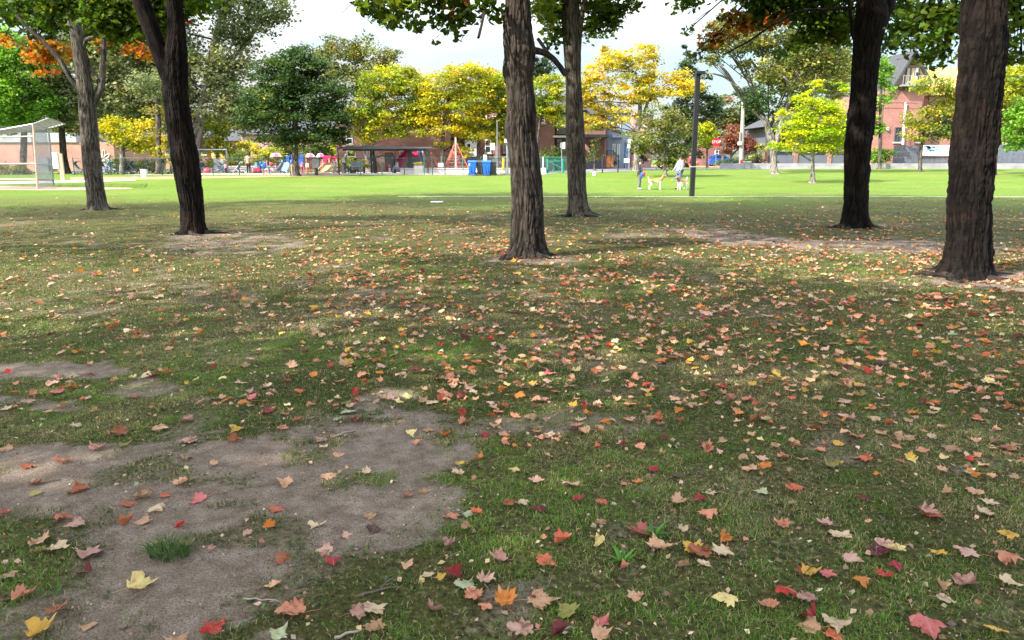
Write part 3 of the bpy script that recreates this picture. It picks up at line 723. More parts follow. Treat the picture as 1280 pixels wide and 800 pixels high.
def tuft(name, u, v, n, h, w_, spread, label, cat, pal, seed, lean=(.3, 1.2)):
    p = G(u, v); rng = np.random.default_rng(seed); mb = MB(); V = []; Fs = []; cs = []
    for i in range(n):
        a = rng.uniform(0, 2 * PI); r = spread * math.sqrt(rng.uniform()); bx, by_ = p.x + math.cos(a) * r * 1.5, p.y + math.sin(a) * r
        a += rng.normal(0, .7); L = h * rng.uniform(.5, 1.15); ln = rng.uniform(*lean); ww = w_ * rng.uniform(.7, 1.2); z = GH(bx, by_) - .004; o = len(V)
        for t, wf in ((0, .7), (.35, 1), (.7, .75), (1, .05)):
            f = ln * t * t; cx, cy = bx + math.cos(a) * L * f, by_ + math.sin(a) * L * f; cz = z + L * t * (1 - .32 * ln * t)
            V += [(cx - math.sin(a) * ww * wf, cy + math.cos(a) * ww * wf, cz), (cx + math.sin(a) * ww * wf, cy - math.cos(a) * ww * wf, cz + ww * .2)]
        Fs += [(o + 2 * k, o + 2 * k + 1, o + 2 * k + 3, o + 2 * k + 2) for k in range(3)]
        cs += [np.array(pal[rng.integers(len(pal))]) * (1 + rng.normal(0, .15))] * 8
    o = raw_mesh(name, np.array(V), np.array(Fs), M_grass, np.clip(np.array(cs), .004, .9)); tag(o, label, cat)
tuft('grass_tuft', 213, 690, 190, .085, .0022, .055, 'lone dark green grass tuft standing on the bare soil', 'grass tuft', [(.05, .12, .02), (.035, .09, .015), (.08, .15, .03)], 3)
tuft('weed_plant', 819, 667, 24, .075, .008, .012, 'bright green rosette weed beside the hot pink folded leaf', 'weed', [(.10, .24, .03), (.08, .2, .03)], 4, (.9, 1.5))
tuft('weed_plant', 779, 700, 22, .07, .007, .012, 'bright green rosette weed above the small salmon leaf', 'weed', [(.12, .27, .03), (.08, .2, .03)], 5, (.8, 1.4))
# ================================================================== TREES
M_barkdark = bark_mat('furrowed maple bark', (.022, .018, .015), (.100, .082, .065), (.072, .052, .036))
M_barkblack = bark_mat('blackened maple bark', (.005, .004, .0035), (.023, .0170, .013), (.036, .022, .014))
M_barkgrey = bark_mat('grey maple bark', (.060, .052, .042), (.20, .175, .14), (.15, .125, .09), 1.3)
M_barkpale = bark_mat('pale grey bark', (.16, .14, .12), (.36, .33, .29), (.26, .21, .16), 1.0)
M_barkbg = bark_mat('brown grey bark', (.07, .058, .048), (.20, .17, .14), (.14, .11, .08), .6)
M_leafA = leaf_mat('maple foliage', .52, .5); M_leafB = leaf_mat('park tree foliage', .38, .55)

def catmull(pts, n):
    pts = np.array(pts, float); k = len(pts); out = []
    ext = np.vstack([2 * pts[0] - pts[1], pts, 2 * pts[-1] - pts[-2]])
    for t in np.linspace(0, k - 1, n):
        i = min(int(t), k - 2); f = t - i; a, b, c, d = ext[i:i + 4]
        out.append(.5 * (2 * b + (c - a) * f + (2 * a - 5 * b + 4 * c - d) * f * f + (3 * b - a - 3 * c + d) * f ** 3))
    return np.array(out)

def bark_tube(name, pts, rad, parent, material, seg=72, n=160, rough=.03, flare=0, seed=0, knobs=(), furrow=1.0):
    """trunk or limb swept along pts with furrows, root flare and knobs as real relief"""
    pr = np.hstack([np.array([list(p) for p in pts]), np.array(rad)[:, None]])
    c = catmull(pr, n); L = np.concatenate([[0], np.cumsum(np.linalg.norm(np.diff(c[:, :3], axis=0), axis=1))])
    d = np.gradient(c[:, :3], axis=0); d /= np.linalg.norm(d, axis=1, keepdims=True)
    a = np.cross(d, np.tile([0, 1.0, 0], (n, 1)) if abs(d[0, 1]) < .8 else np.tile([1.0, 0, 0], (n, 1))); a /= np.linalg.norm(a, axis=1, keepdims=True); b = np.cross(d, a)
    th = np.linspace(0, 2 * PI, seg, endpoint=False); T, LL = np.meshgrid(th, L); R = c[:, 3][:, None]
    cx, sy = np.cos(T), np.sin(T)
    big = fbm(cx * 1.3 + seed, sy * 1.3, LL * .8, seed + 1) - .5
    q = 3.2 + R * 9
    wx, wy = cx * q + .9 * (vnoise(cx * 2, sy * 2, LL * 2, seed + 3) - .5) * 2, sy * q + .9 * (vnoise(cx * 2, sy * 2, LL * 2, seed + 4) - .5) * 2
    rdg = 1 - np.abs(2 * vnoise(wx * 1.0, wy * 1.0, LL * 2.3, seed + 5) - 1); rdg2 = 1 - np.abs(2 * vnoise(wx * 2.2, wy * 2.2, LL * 8.0, seed + 6) - 1)
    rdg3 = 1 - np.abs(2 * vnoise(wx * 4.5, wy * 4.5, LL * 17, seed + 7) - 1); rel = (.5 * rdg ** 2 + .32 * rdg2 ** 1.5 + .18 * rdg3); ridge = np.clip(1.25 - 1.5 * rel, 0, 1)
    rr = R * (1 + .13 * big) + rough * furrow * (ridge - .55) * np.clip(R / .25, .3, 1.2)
    if flare:
        f = np.exp(-LL / .22); f2 = np.exp(-LL / .07); lob = .5 + .5 * np.cos(T * 5 + seed + 1.2 * np.sin(T * 2 + seed)); lob2 = vnoise(cx * 2.2, sy * 2.2, 0, seed + 9)
        rr = rr + flare * (f * (.3 + 1.3 * lob * lob2) + f2 * (.45 + 2.4 * lob * lob2))
    for kt, kl, kr, kh in knobs:
        dd = ((np.angle(np.exp(1j * (T - kt))) * R / kr) ** 2 + ((LL - kl) / kr) ** 2); rr = rr + kh * np.exp(-dd)
    V = c[:, None, :3] + a[:, None, :] * (rr * np.cos(T))[..., None] + b[:, None, :] * (rr * np.sin(T))[..., None]
    V = V.reshape(-1, 3); i = np.arange(n - 1)[:, None] * seg; k = np.arange(seg)[None]; k2 = (k + 1) % seg
    Fc = np.stack([i + k, i + k2, i + seg + k2, i + seg + k], -1).reshape(-1, 4)
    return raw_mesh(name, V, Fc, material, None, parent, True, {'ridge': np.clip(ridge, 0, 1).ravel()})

# template leaves
ML = np.array([(x, y, .18 * abs(x)) for x, y in [(0, -.45), (.42, -.36), (.66, -.05), (.34, .14), (.36, .44), (0, .85)]] + [(x, y, .18 * abs(x)) for x, y in [(-.36, .44), (-.34, .14), (-.66, -.05), (-.42, -.36)]])
MLF = np.array([[0, 1, 2, 3], [0, 3, 4, 5], [0, 5, 6, 7], [0, 7, 8, 9]])
QL = np.array([(-.5, 0, 0), (0, -.34, .1), (.55, 0, -.06), (0, .34, .1)]); QF = np.array([[0, 1, 2, 3]])
G_MAPLE = [(.062, .118, .012), (.085, .150, .015), (.045, .090, .011), (.125, .185, .018)]
G_ORANGE = [(.52, .20, .02), (.58, .28, .03), (.40, .10, .02), (.30, .20, .03)]
G_RUST = [(.34, .11, .018), (.42, .17, .02), (.20, .10, .015), (.10, .12, .014)]

def lobe_leaves(lobes, Y, rng, leaf, over=3.5, depth=None):
    P_, C_ = [], []
    for L in lobes:
        u, v, ru, rv = L[:4]; pal = L[4] if len(L) > 4 and L[4] else G_MAPLE; dy = L[5] if len(L) > 5 else 0
        c = P(u, v, Y + dy); px = leaf * F / Y
        n = int(PI * ru * rv * over / (px * px * .45)); rx, rz = m(ru, Y), m(rv, Y); ry = max(.55, (rx + rz) * .5)
        # clumps inside the lobe give ragged edges and holes
        nc = max(4, int(n / 26)); cc = rng.normal(size=(nc, 3)); cc /= np.linalg.norm(cc, axis=1, keepdims=True); cc *= rng.uniform(0, 1, (nc, 1)) ** .42
        i = rng.integers(0, nc, n); s = rng.normal(size=(n, 3)) * np.array([.30 / max(rx, .3), .30 / max(ry, .3), .20 / max(rz, .25)]) * .55
        q = cc[i] + s
        pos = np.stack([c.x + q[:, 0] * rx, c.y + q[:, 1] * ry, c.z + q[:, 2] * rz], 1); P_.append(pos)
        cl = palette_cols(pal, nc, rng, .2)[i]; C_.append(np.clip(cl * (1 + rng.normal(0, .15, (n, 1))), .004, .9))
    return np.concatenate(P_), np.concatenate(C_)

def shade_tree(label, Y, trunk, limbs, lobes, material, leaf=.11, flare=.12, seed=1, knobs=(), top=None, dyall=0, cr=5.6, rough=.03, group='mature maples in the foreground', furrow=1.0, seg=200, crown_n=8000, shift=(0, 0)):
    """big foreground maple: furrowed trunk, limbs, hanging foliage in view, and the rest of its crown above the frame"""
    rng = np.random.default_rng(seed)
    pts, rad = [], []
    for v, ul, ur in trunk:
        q = P((ul + ur) / 2, v, Y); pts.append(q); rad.append(m((ur - ul) / 2, Y) * (.95 if v > 240 else .92))
    b0 = pts[0].copy(); zg = GH(b0.x, Y); pts[0].z = zg - .04
    root = thing('maple_tree', label, 'tree', (b0.x, Y, zg), group)
    n = max(60, int((pts[-1] - pts[0]).length / .018))
    bark_tube('trunk', pts, rad, root, material, seg, n, rough, flare, seed, knobs, furrow)
    topz = pts[-1].z
    for k in range(6):                          # surface roots running out into the lawn
        a = 2 * PI * k / 6 + rng.uniform(-.4, .4); r0 = rad[0] * .92; ln = rng.uniform(.35, .85); w0 = rng.uniform(.045, .085); rp_ = []; rr_ = []
        for j in range(7):
            t = j / 6; aa = a + .35 * math.sin(t * 3 + k); d_ = r0 * .8 + ln * t; x_, y_ = b0.x + math.cos(aa) * d_, Y + math.sin(aa) * d_
            rp_.append(Vector((x_, y_, GH(x_, y_) + w0 * (.55 * (1 - t) - .75 * t + .1)))); rr_.append(w0 * (1 - .6 * t))
        bark_tube('root', rp_, rr_, root, M_barkdark, 18, 40, .012, 0, seed + 30 + k)
    cz = max(topz + 3.2, CAMH + .2116 * (Y + cr) + 5.0); cc = Vector((pts[-1].x + shift[0], Y + shift[1], cz))
    for L in limbs:
        lp = [P(u, v, Y + (L[1] if len(L) > 1 else 0) * k / max(1, len(L[0]) - 1)) for k, (u, v, w_) in enumerate(L[0])]; lr_ = [m(w_ / 2, Y) for _, _, w_ in L[0]]
        bark_tube('limb', lp, lr_, root, material, 28, max(24, int((lp[-1] - lp[0]).length / .05)), rough * .5, 0, seed + len(lp), (), furrow)
    # scaffold limbs and twigs
    tw = MB()
    for k in range(8):
        a = 2 * PI * k / 8 + rng.uniform(-.3, .3); e = cc + Vector((math.cos(a) * cr * .7, math.sin(a) * cr * .7, rng.uniform(-1, 2)))
        s = pts[-1] - Vector((0, 0, .15)); md = s.lerp(e, .45) + Vector((0, 0, .9)); r0 = rad[-1] * .4
        tw.tube([s, s.lerp(md, .5) + Vector((0, 0, .3)), md, md.lerp(e, .5), e], [r0, r0 * .75, r0 * .55, r0 * .35, r0 * .12], 7)
    for L in lobes:
        c = P(L[0], L[1], Y + dyall + (L[5] if len(L) > 5 else 0)); s = pts[-1].lerp(pts[-2], rng.uniform(0, .4)); s = s + Vector((0, 0, rng.uniform(.2, 1.2)))
        r0 = min(.05, .012 + .006 * (c - s).length); up = Vector((0, 0, .25 * (c - s).length * .5 + .2)); q = [s, s.lerp(c, .35) + up, s.lerp(c, .7) + up * .6, c, c + (c - s).normalized() * m(L[2] * .7, Y)]
        tw.tube(q, [r0, r0 * .8, r0 * .55, r0 * .35, r0 * .15], 6)
        for j in range(max(3, int(L[2] / 7))):
            f = rng.uniform(.45, 1); st = q[2].lerp(q[3], f); en = c + Vector((rng.normal() * m(L[2] * .6, Y), rng.normal() * m(L[2] * .4, Y), rng.normal() * m(L[3] * .6, Y)))
            tw.tube([st, st.lerp(en, .5) + Vector((0, 0, .04)), en], [.011, .008, .004], 5)
    tw.build('branchwork', material, root, True)
    parts = []
    if lobes:
        pos, col = lobe_leaves(lobes, Y + dyall, rng, leaf)
        parts.append(scatter(ML, MLF, pos, rand_rot(len(pos), .75, rng), leaf * rng.uniform(.65, 1.15, len(pos)), col))
    nc = 60; d = rng.normal(size=(nc, 3)); d /= np.linalg.norm(d, axis=1, keepdims=True); d *= rng.uniform(.25, 1, (nc, 1)) ** .6
    i = rng.integers(0, nc, crown_n); pos = np.array(cc) + d[i] * np.array([cr, cr, 3.4]) + rng.normal(size=(crown_n, 3)) * np.array([.72, .72, .4])
    col = palette_cols(G_MAPLE, nc, rng, .2)[i]
    parts.append(scatter(ML, MLF, pos, rand_rot(crown_n, .6, rng), rng.uniform(.15, .24, crown_n), col))
    V, Fc, C = join(parts); raw_mesh('crown', V, Fc, M_leafA, C, root)
    return root

shade_tree('massive furrowed maple trunk in the middle, with a swollen knob high on its side', 12.5,
           [(323, 633, 682), (306, 636, 681), (285, 637.5, 680), (250, 638, 680), (200, 634.5, 675), (165, 632, 671), (145, 632, 671), (100, 632, 667), (60, 629, 667), (30, 628, 665), (0, 631, 663), (-70, 632, 664), (-190, 634, 662)],
           [([(662, 62, 9), (680, 66, 8), (694, 76, 7), (706, 94, 5)], .3), ([(624, 14, 3.4), (606, 0, 3), (580, -14, 3)], -.6), ([(608, -6, 2.6), (604, 22, 3.0), (598, 47, 3.2)], -.8)],
           [(470, 6, 26, 14), (505, 14, 26, 13), (487, 28, 12, 7), (548, 0, 40, 12), (553, 20, 20, 17, G_MAPLE + G_RUST[:2]), (580, 16, 16, 12), (616, 12, 12, 12), (530, -12, 60, 14, G_MAPLE + G_RUST[:1]), (455, 12, 8, 8), (672, 8, 16, 16, None, 1)],
           M_barkdark, seed=3, flare=.13, knobs=((0.2, 3.05, .16, .055), (PI - .3, 3.3, .22, .05), (0, 2.15, .2, .03)), rough=.034)
shade_tree('slimmer pale grey maple standing just behind the massive middle trunk', 21.7,
           [(268, 710, 737), (258, 709.5, 735), (235, 709, 734), (200, 708, 733.5), (150, 706.5, 731), (100, 706, 727), (60, 703.5, 727), (30, 701.5, 726), (0, 701, 725), (-60, 700, 724)],
           [([(709, 96, 5), (700, 82, 5), (688, 70, 4.6), (672, 48, 4)], -.4), ([(703, 22, 5), (694, 8, 5), (684, -12, 5)], .3), ([(722, 62, 9), (724, 40, 8), (727, 20, 7), (731, 0, 6), (738, -20, 6)], -.3)],
           [(686, 12, 18, 24), (690, 46, 11, 12), (745, 12, 22, 18), (772, 8, 20, 14), (738, 36, 9, 11), (757, 28, 14, 10), (788, 8, 8, 8), (720, -14, 60, 14), (688, 30, 10, 10, G_MAPLE + G_RUST[:1])],
           M_barkgrey, seed=5, flare=.12, rough=.016, furrow=.8, leaf=.115, group='mature maples in the foreground')
shade_tree('dark forked maple trunk splitting into two heavy stems left of centre', 16.4,
           [(290, 228, 256), (275, 226.5, 255), (250, 224, 254), (200, 213.5, 249), (150, 207.5, 239.5), (115, 205, 235), (85, 203, 234.5), (62, 206, 234), (30, 209, 231), (0, 208, 229), (-60, 206, 228)],
           [([(216, 108, 20), (204, 78, 19), (193, 48, 20), (184, 22, 20), (175, -2, 20), (164, -30, 19)], -.25)],
           [(200, 12, 52, 20), (150, 22, 42, 22), (95, 8, 46, 15), (242, 8, 26, 15), (182, 44, 20, 11), (134, 34, 20, 12), (40, 4, 42, 13), (195, 34, 22, 12), (204, 54, 10, 7), (150, 46, 12, 8), (62, 28, 14, 8), (160, -6, 90, 14), (233, 27, 3, 3, [(.5, .05, .03)])],
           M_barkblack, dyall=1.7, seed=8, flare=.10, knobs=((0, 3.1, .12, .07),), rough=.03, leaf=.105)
shade_tree('far left slender maple with three rising stems beyond the forked trunk', 24.6,
           [(260, 112, 134), (250, 110, 132), (200, 103, 126), (150, 99.5, 121), (120, 98, 118), (95, 95, 113), (70, 92, 108), (50, 89, 105), (28, 85, 100), (0, 83, 95), (-40, 82, 92)],
           [([(113, 140, 8), (121, 122, 8), (127, 108, 8), (128.5, 80, 7.5), (130, 55, 6.5), (129, 38, 5.5), (127, 10, 4.5)], .3),
            ([(100, 112, 7), (88, 98, 6.5), (75, 75, 6), (60, 58, 5), (48, 46, 4.5), (34, 34, 4), (20, 18, 3.5)], -.4),
            ([(104, 62, 4.5), (108, 50, 4.5), (118, 46, 4), (130, 38, 3)], -.3), ([(122, 100, 4), (112, 80, 3.4), (106, 60, 3), (104, 30, 2.6)], .4), ([(33, 40, 1.4), (15, 40, 1.3), (-6, 41, 1.2)], -.3)],
           [(50, 20, 42, 22), (12, 12, 28, 20), (98, 42, 22, 10), (62, 74, 17, 17, G_ORANGE), (80, 60, 13, 10, G_ORANGE), (46, 56, 8, 9, G_ORANGE), (4, 50, 8, 6, G_ORANGE), (140, 58, 14, 7, G_ORANGE + G_MAPLE[:1]), (172, 64, 15, 9, G_ORANGE[:3] + G_RUST[:1]), (188, 72, 6, 5, G_ORANGE), (56, 90, 8, 5, G_ORANGE), (30, -10, 60, 14), (45, 46, 10, 8)],
           M_barkgrey, dyall=1.0, seed=12, flare=.10, rough=.016, leaf=.12, furrow=.9)
shade_tree('black barked maple trunk with a fork at its top, next to the yellow green sapling', 18.0,
           [(282, 1053, 1087), (265, 1054, 1085.5), (240, 1055, 1086), (200, 1055, 1087.5), (180, 1056, 1090), (162, 1057, 1093), (120, 1062, 1096), (80, 1065, 1099), (50, 1067, 1103), (22, 1069, 1110), (0, 1071, 1106), (-60, 1074, 1102)],
           [([(1070, 54, 4), (1066, 44, 4), (1064, 24, 4), (1060, -6, 4)], -.3), ([(1098, 44, 12), (1106, 22, 12), (1115, -4, 12), (1124, -30, 11)], .2), ([(1068, 10, 4), (1030, 12, 3.4), (1000, 14, 3), (965, 32, 2.6), (935, 52, 2), (905, 68, 1.4)], -1.2)],
           [(1000, 10, 56, 18), (958, 8, 42, 14), (1032, 34, 30, 18), (1012, 50, 16, 9), (984, 64, 10, 9), (945, 28, 24, 10), (920, 30, 20, 10, G_RUST), (950, 30, 15, 7, G_RUST), (896, 48, 16, 9, G_RUST), (880, 62, 9, 7, G_RUST), (968, 28, 9, 8, G_RUST), (868, 3, 26, 7), (862, 36, 6, 3), (1055, 56, 9, 8), (1050, 20, 18, 26), (1126, 18, 24, 18), (1138, 44, 22, 13), (1112, 54, 10, 10), (1045, 36, 22, 14), (1000, -10, 110, 14)],
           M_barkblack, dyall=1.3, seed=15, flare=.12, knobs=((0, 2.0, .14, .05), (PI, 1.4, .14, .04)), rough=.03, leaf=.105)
shade_tree('thick leaning maple trunk nearest the right with exposed roots at its base', 10.4,
           [(343, 1177, 1236), (325, 1181, 1237.5), (300, 1184, 1238), (250, 1185.5, 1238), (200, 1188, 1243), (150, 1193, 1248), (100, 1198.5, 1252.5), (50, 1201.5, 1257), (0, 1203.5, 1255), (-80, 1206, 1254), (-220, 1210, 1250)],
           [], [(1170, 34, 30, 22), (1186, 68, 14, 12), (1165, 58, 18, 10), (1150, 26, 18, 16), (1268, 34, 20, 34), (1277, 74, 10, 9), (1150, 52, 12, 8), (1190, 20, 20, 20), (1262, 4, 26, 16)],
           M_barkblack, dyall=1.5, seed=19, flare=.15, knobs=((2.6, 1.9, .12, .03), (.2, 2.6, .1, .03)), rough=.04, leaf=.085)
# trees standing beside and behind the camera: they shade the foreground
for k, (x, y, lb) in enumerate([(-9.6, .6, 'maple beside the viewpoint shading the bare soil'), (-17.5, 9.5, 'maple left of the forked trunk, outside the view'), (-3.5, -6.5, 'maple close behind the viewpoint'), (-12.5, -6.5, 'maple farther back on the sunny side'), (4.5, -1.5, 'maple just behind the viewpoint on the right'), (-25.5, 17, 'maple far out on the left lawn')]):
    rng = np.random.default_rng(90 + k); zg = float(gz(x, y)); root = thing('maple_tree', lb, 'tree', (x, y, zg), 'maples around the viewpoint')
    bark_tube('trunk', [(x, y, zg - .05), (x + .05, y, 1.5), (x, y + .05, 3.5), (x + .1, y, 6.2)], [.32, .28, .25, .2], root, M_barkdark, 40, 80, .03, .1, 40 + k)
    n = [6800, 1300, 6500, 5500, 6500, 3600][k]; nc = 44; cz = 9.8; d = rng.normal(size=(nc, 3)); d /= np.linalg.norm(d, axis=1, keepdims=True); d *= rng.uniform(.2, 1, (nc, 1)) ** .6; i = rng.integers(0, nc, n)
    pos = np.array([x, y, cz]) + d[i] * np.array([5.8, 5.8, 3.6]) + rng.normal(size=(n, 3)) * np.array([.7, .7, .4])
    V, Fc, C = scatter(ML, MLF, pos, rand_rot(n, .6, rng), rng.uniform(.15, .24, n), palette_cols(G_MAPLE, nc, rng, .2)[i]); raw_mesh('crown', V, Fc, M_leafA, C, root)
    tw = MB()
    for j in range(7):
        a = 2 * PI * j / 7; e = Vector((x + math.cos(a) * 3.8, y + math.sin(a) * 3.8, cz + rng.uniform(-1, 2))); s = Vector((x + .08, y, 5.6)); tw.tube([s, s.lerp(e, .5) + Vector((0, 0, .8)), e], [.1, .06, .015], 6)
    tw.build('branchwork', M_barkdark, root)
# exposed roots of the right trunk
# ------------------------------------------------------------------ park trees farther out
PAL = dict(
    bright=[(.17, .33, .03), (.13, .27, .03), (.22, .38, .045), (.10, .22, .025)],
    greygreen=[(.155, .185, .085), (.20, .225, .12), (.115, .145, .06), (.24, .26, .10), (.09, .12, .05)],
    yellow=[(.50, .41, .014), (.42, .38, .016), (.56, .43, .018), (.32, .34, .02), (.22, .27, .025), (.36, .36, .03)],
    yelgreen=[(.32, .36, .018), (.24, .31, .022), (.42, .40, .018), (.18, .26, .025), (.48, .42, .018), (.14, .20, .025)],
    dark=[(.042, .080, .022), (.055, .100, .030), (.032, .062, .020), (.075, .115, .03), (.05, .095, .035)],
    olive=[(.14, .165, .045), (.19, .20, .05), (.10, .13, .04), (.23, .21, .05)],
    oldyellow=[(.60, .43, .02), (.52, .38, .015), (.64, .48, .05), (.44, .38, .05), (.34, .33, .06), (.40, .36, .03)],
    lime=[(.36, .46, .012), (.44, .50, .014), (.27, .40, .014), (.52, .50, .02)],
    red=[(.30, .085, .065), (.36, .12, .08), (.23, .07, .05), (.26, .13, .07)],
    conifer=[(.035, .065, .028), (.05, .08, .03), (.028, .05, .025), (.07, .10, .035)],
    mixed=[(.20, .24, .035), (.28, .29, .04), (.14, .20, .03), (.50, .44, .03)],
    purple=[(.06, .035, .035), (.09, .05, .04), (.05, .05, .03)],
    pinkish=[(.33, .20, .15), (.22, .22, .09), (.16, .20, .07)],
    hedge=[(.10, .15, .03), (.14, .20, .035), (.08, .12, .03)],
    flower=[(.62, .06, .14), (.55, .10, .16), (.45, .28, .16)],
    hydr=[(.50, .40, .24), (.42, .30, .22), (.16, .20, .05), (.30, .30, .08)])

def park_tree(name, label, Y, trunks, lobes, pal, leaf=.26, bark=None, cover=2.6, cl=.55, seed=1, flat=.55, group=None, cat='tree', tilt=.7, dense=1.0, ydepth=1.0):
    rng = np.random.default_rng(seed); bark = bark or M_barkbg
    u0, v0, w0 = trunks[0][0]; b = base(u0, Y); root = thing(name, label, cat, b, group)
    forks = []
    for ti, tr in enumerate(trunks):
        pts = [P(u, v, Y) for u, v, _ in tr]; rad = [m(w_ / 2, Y) for _, _, w_ in tr]
        if ti == 0:
            pts[0].z = b.z - .05; forks = [p for p in pts[1:]]
        else:
            for j in range(1, len(pts)): pts[j].y += rng.uniform(-.5, .9) * j * .5
        if len(pts) == 2: pts.insert(1, pts[0].lerp(pts[1], .5)); rad.insert(1, (rad[0] + rad[1]) / 2)
        bark_tube('trunk' if ti == 0 else 'limb', pts, rad, root, bark, 20, 40, .02, .10 if ti == 0 else 0, seed + ti)
    tot = sum(L[2] * L[3] for L in lobes); tw = MB(); PP, CC = [], []
    top = forks[-1]
    for L in lobes:
        u, v, ru, rv = L[:4]; pl = PAL[L[4]] if len(L) > 4 else PAL[pal]; c = P(u, v, Y); rx, rz = m(ru, Y), m(rv, Y); ry = (rx * .75 + rz * .25) * ydepth
        px = leaf * F / Y; ru *= 1.12; rv *= 1.12; rx *= 1.12; rz *= 1.12; ry *= 1.1; n = int(PI * ru * rv * cover * 1.75 / (px * px * .36)); nc = max(5, int(n / 46))
        d = rng.normal(size=(nc, 3)); d /= np.linalg.norm(d, axis=1, keepdims=True); d *= rng.uniform(.15, 1, (nc, 1)) ** .45
        cc = np.array(c) + d * np.array([rx, ry, rz]) * .93; i = rng.integers(0, nc, n); s = min(cl, rx * .45)
        PP.append(cc[i] + rng.normal(size=(n, 3)) * np.array([s, s, s * flat]) * .62)
        base_c = palette_cols(pl, nc, rng, .13); CC.append(np.clip(base_c[i] * (1 + rng.normal(0, .12, (n, 1))), .004, .95))
        st = min(forks, key=lambda f: (f - c).length + max(0, f.z - c.z) * 2)
        for q in cc[: max(3, nc // 9)]:
            q = Vector(q); mid = st.lerp(c, .5); r = min(.09, .012 + .008 * (q - st).length)
            tw.tube([st, mid + Vector((0, 0, .1)), mid.lerp(q, .6), q], [r, r * .7, r * .45, r * .15], 5)
    if tw.v: tw.build('branchwork', bark, root, True)
    pos, col = np.concatenate(PP), np.concatenate(CC); n = len(pos)
    V, Fc, C = scatter(QL, QF, pos, rand_rot(n, tilt, rng), leaf * rng.uniform(.6, 1.25, n), col); raw_mesh('crown', V, Fc, M_leafB, C, root)
    return root

T = park_tree
T('leafy_tree', 'bright green leafy tree behind the baseball backstop', 62, [[(28, 216, 8), (30, 170, 7), (30, 120, 5)]], [(18, 92, 46, 46), (-22, 112, 45, 60), (38, 122, 34, 30), (4, 62, 36, 28), (20, 138, 30, 16)], 'bright', seed=101)
T('poplar_tree', 'huge grey green poplar with slanting pale limbs behind the forked maple', 66,
  [[(238, 218, 14), (244, 190, 13), (250, 150, 12), (262, 90, 11), (270, 50, 10), (285, 0, 8), (294, -40, 6)], [(245, 160, 9), (215, 120, 10), (196, 92, 10), (182, 70, 8), (172, 40, 6)], [(240, 168, 7), (206, 128, 7), (190, 126, 6), (172, 133, 5), (158, 140, 3)], [(262, 90, 6), (300, 60, 5), (330, 20, 3)]],
  [(150, 60, 46, 46), (106, 100, 46, 42), (200, 56, 44, 52), (308, 20, 40, 30), (338, 6, 26, 24), (255, 110, 44, 46), (296, 128, 28, 34), (165, 118, 56, 30), (225, -30, 90, 50), (82, 84, 30, 46), (292, 70, 30, 36), (130, 20, 40, 40), (206, 128, 40, 26), (70, 130, 22, 24)], 'greygreen', leaf=.34, bark=M_barkpale, seed=102, cover=2.3, cl=.8)
T('broadleaf_tree', 'yellow leaved tree by the stroller beyond the far left slender maple', 61, [[(153, 223, 6.5), (153, 190, 6), (152, 160, 5)]], [(150, 165, 25, 15), (178, 168, 22, 16), (133, 160, 14, 13), (196, 182, 15, 12), (165, 182, 14, 9), (120, 170, 8, 10)], 'yellow', leaf=.24, bark=M_barkpale, seed=103, cover=2.0)
T('broadleaf_tree', 'grey trunked tree with sparse yellow leaves just left of the dark forked maple', 60, [[(199, 224, 10), (198.5, 200, 7), (198, 160, 6), (196, 120, 5)]], [(205, 150, 26, 20, 'olive'), (215, 182, 14, 14, 'yellow'), (190, 110, 26, 22, 'greygreen'), (212, 198, 8, 8, 'yellow')], 'olive', leaf=.24, seed=104, cover=1.6)
T('broadleaf_tree', 'dark trunked tree beside the white notice board', 64, [[(83, 223, 14), (80, 200, 9), (77, 160, 7), (75, 128, 6)]], [(72, 122, 26, 24), (96, 138, 22, 22), (60, 96, 20, 22), (98, 160, 14, 10)], 'greygreen', seed=105, bark=M_barkdark, cover=1.8)
T('broadleaf_tree', 'yellow green tree behind the grey swing frame', 72, [[(272, 214, 5), (272, 190, 4), (270, 160, 3)]], [(264, 165, 22, 20, 'yelgreen'), (288, 152, 14, 14, 'yellow'), (250, 182, 12, 10, 'yelgreen'), (280, 186, 14, 8, 'yelgreen'), (252, 148, 12, 12, 'yellow')], 'yelgreen', leaf=.26, seed=106)
T('maple_tree', 'broad dense dark green maple shading the playground entrance', 56.5, [[(370, 222, 10), (369, 205, 8), (369, 180, 7), (368, 120, 5), (366, 62, 2)]],
  [(365, 95, 40, 30), (333, 118, 36, 24), (398, 118, 36, 26), (316, 150, 26, 16), (365, 148, 46, 26), (412, 150, 24, 24), (370, 70, 22, 13), (301, 151, 13, 7), (345, 172, 30, 12), (394, 176, 34, 13), (425, 168, 10, 14), (340, 85, 20, 14), (385, 82, 26, 16)], 'dark', leaf=.25, seed=107, cover=2.7, flat=.42, tilt=.6)
T('sapling', 'little yellow tree under the left edge of the dark green maple', 62, [[(312, 217, 2.4), (312, 190, 2)]], [(312, 184, 9, 7), (305, 180, 6, 5), (319, 189, 5, 4)], 'yellow', leaf=.2, seed=108)
T('tall_tree', 'tall olive and orange tinted tree rising behind the dark green maple', 92, [[(448, 205, 6), (448, 130, 5), (444, 80, 3)]], [(422, 74, 28, 22), (450, 60, 18, 15), (474, 76, 22, 14), (430, 102, 32, 22), (462, 98, 28, 22), (443, 66, 10, 9, 'yelgreen'), (492, 70, 9, 7), (408, 62, 14, 12)], 'olive', leaf=.36, seed=109, cover=1.9, bark=M_barkpale, cl=.8)
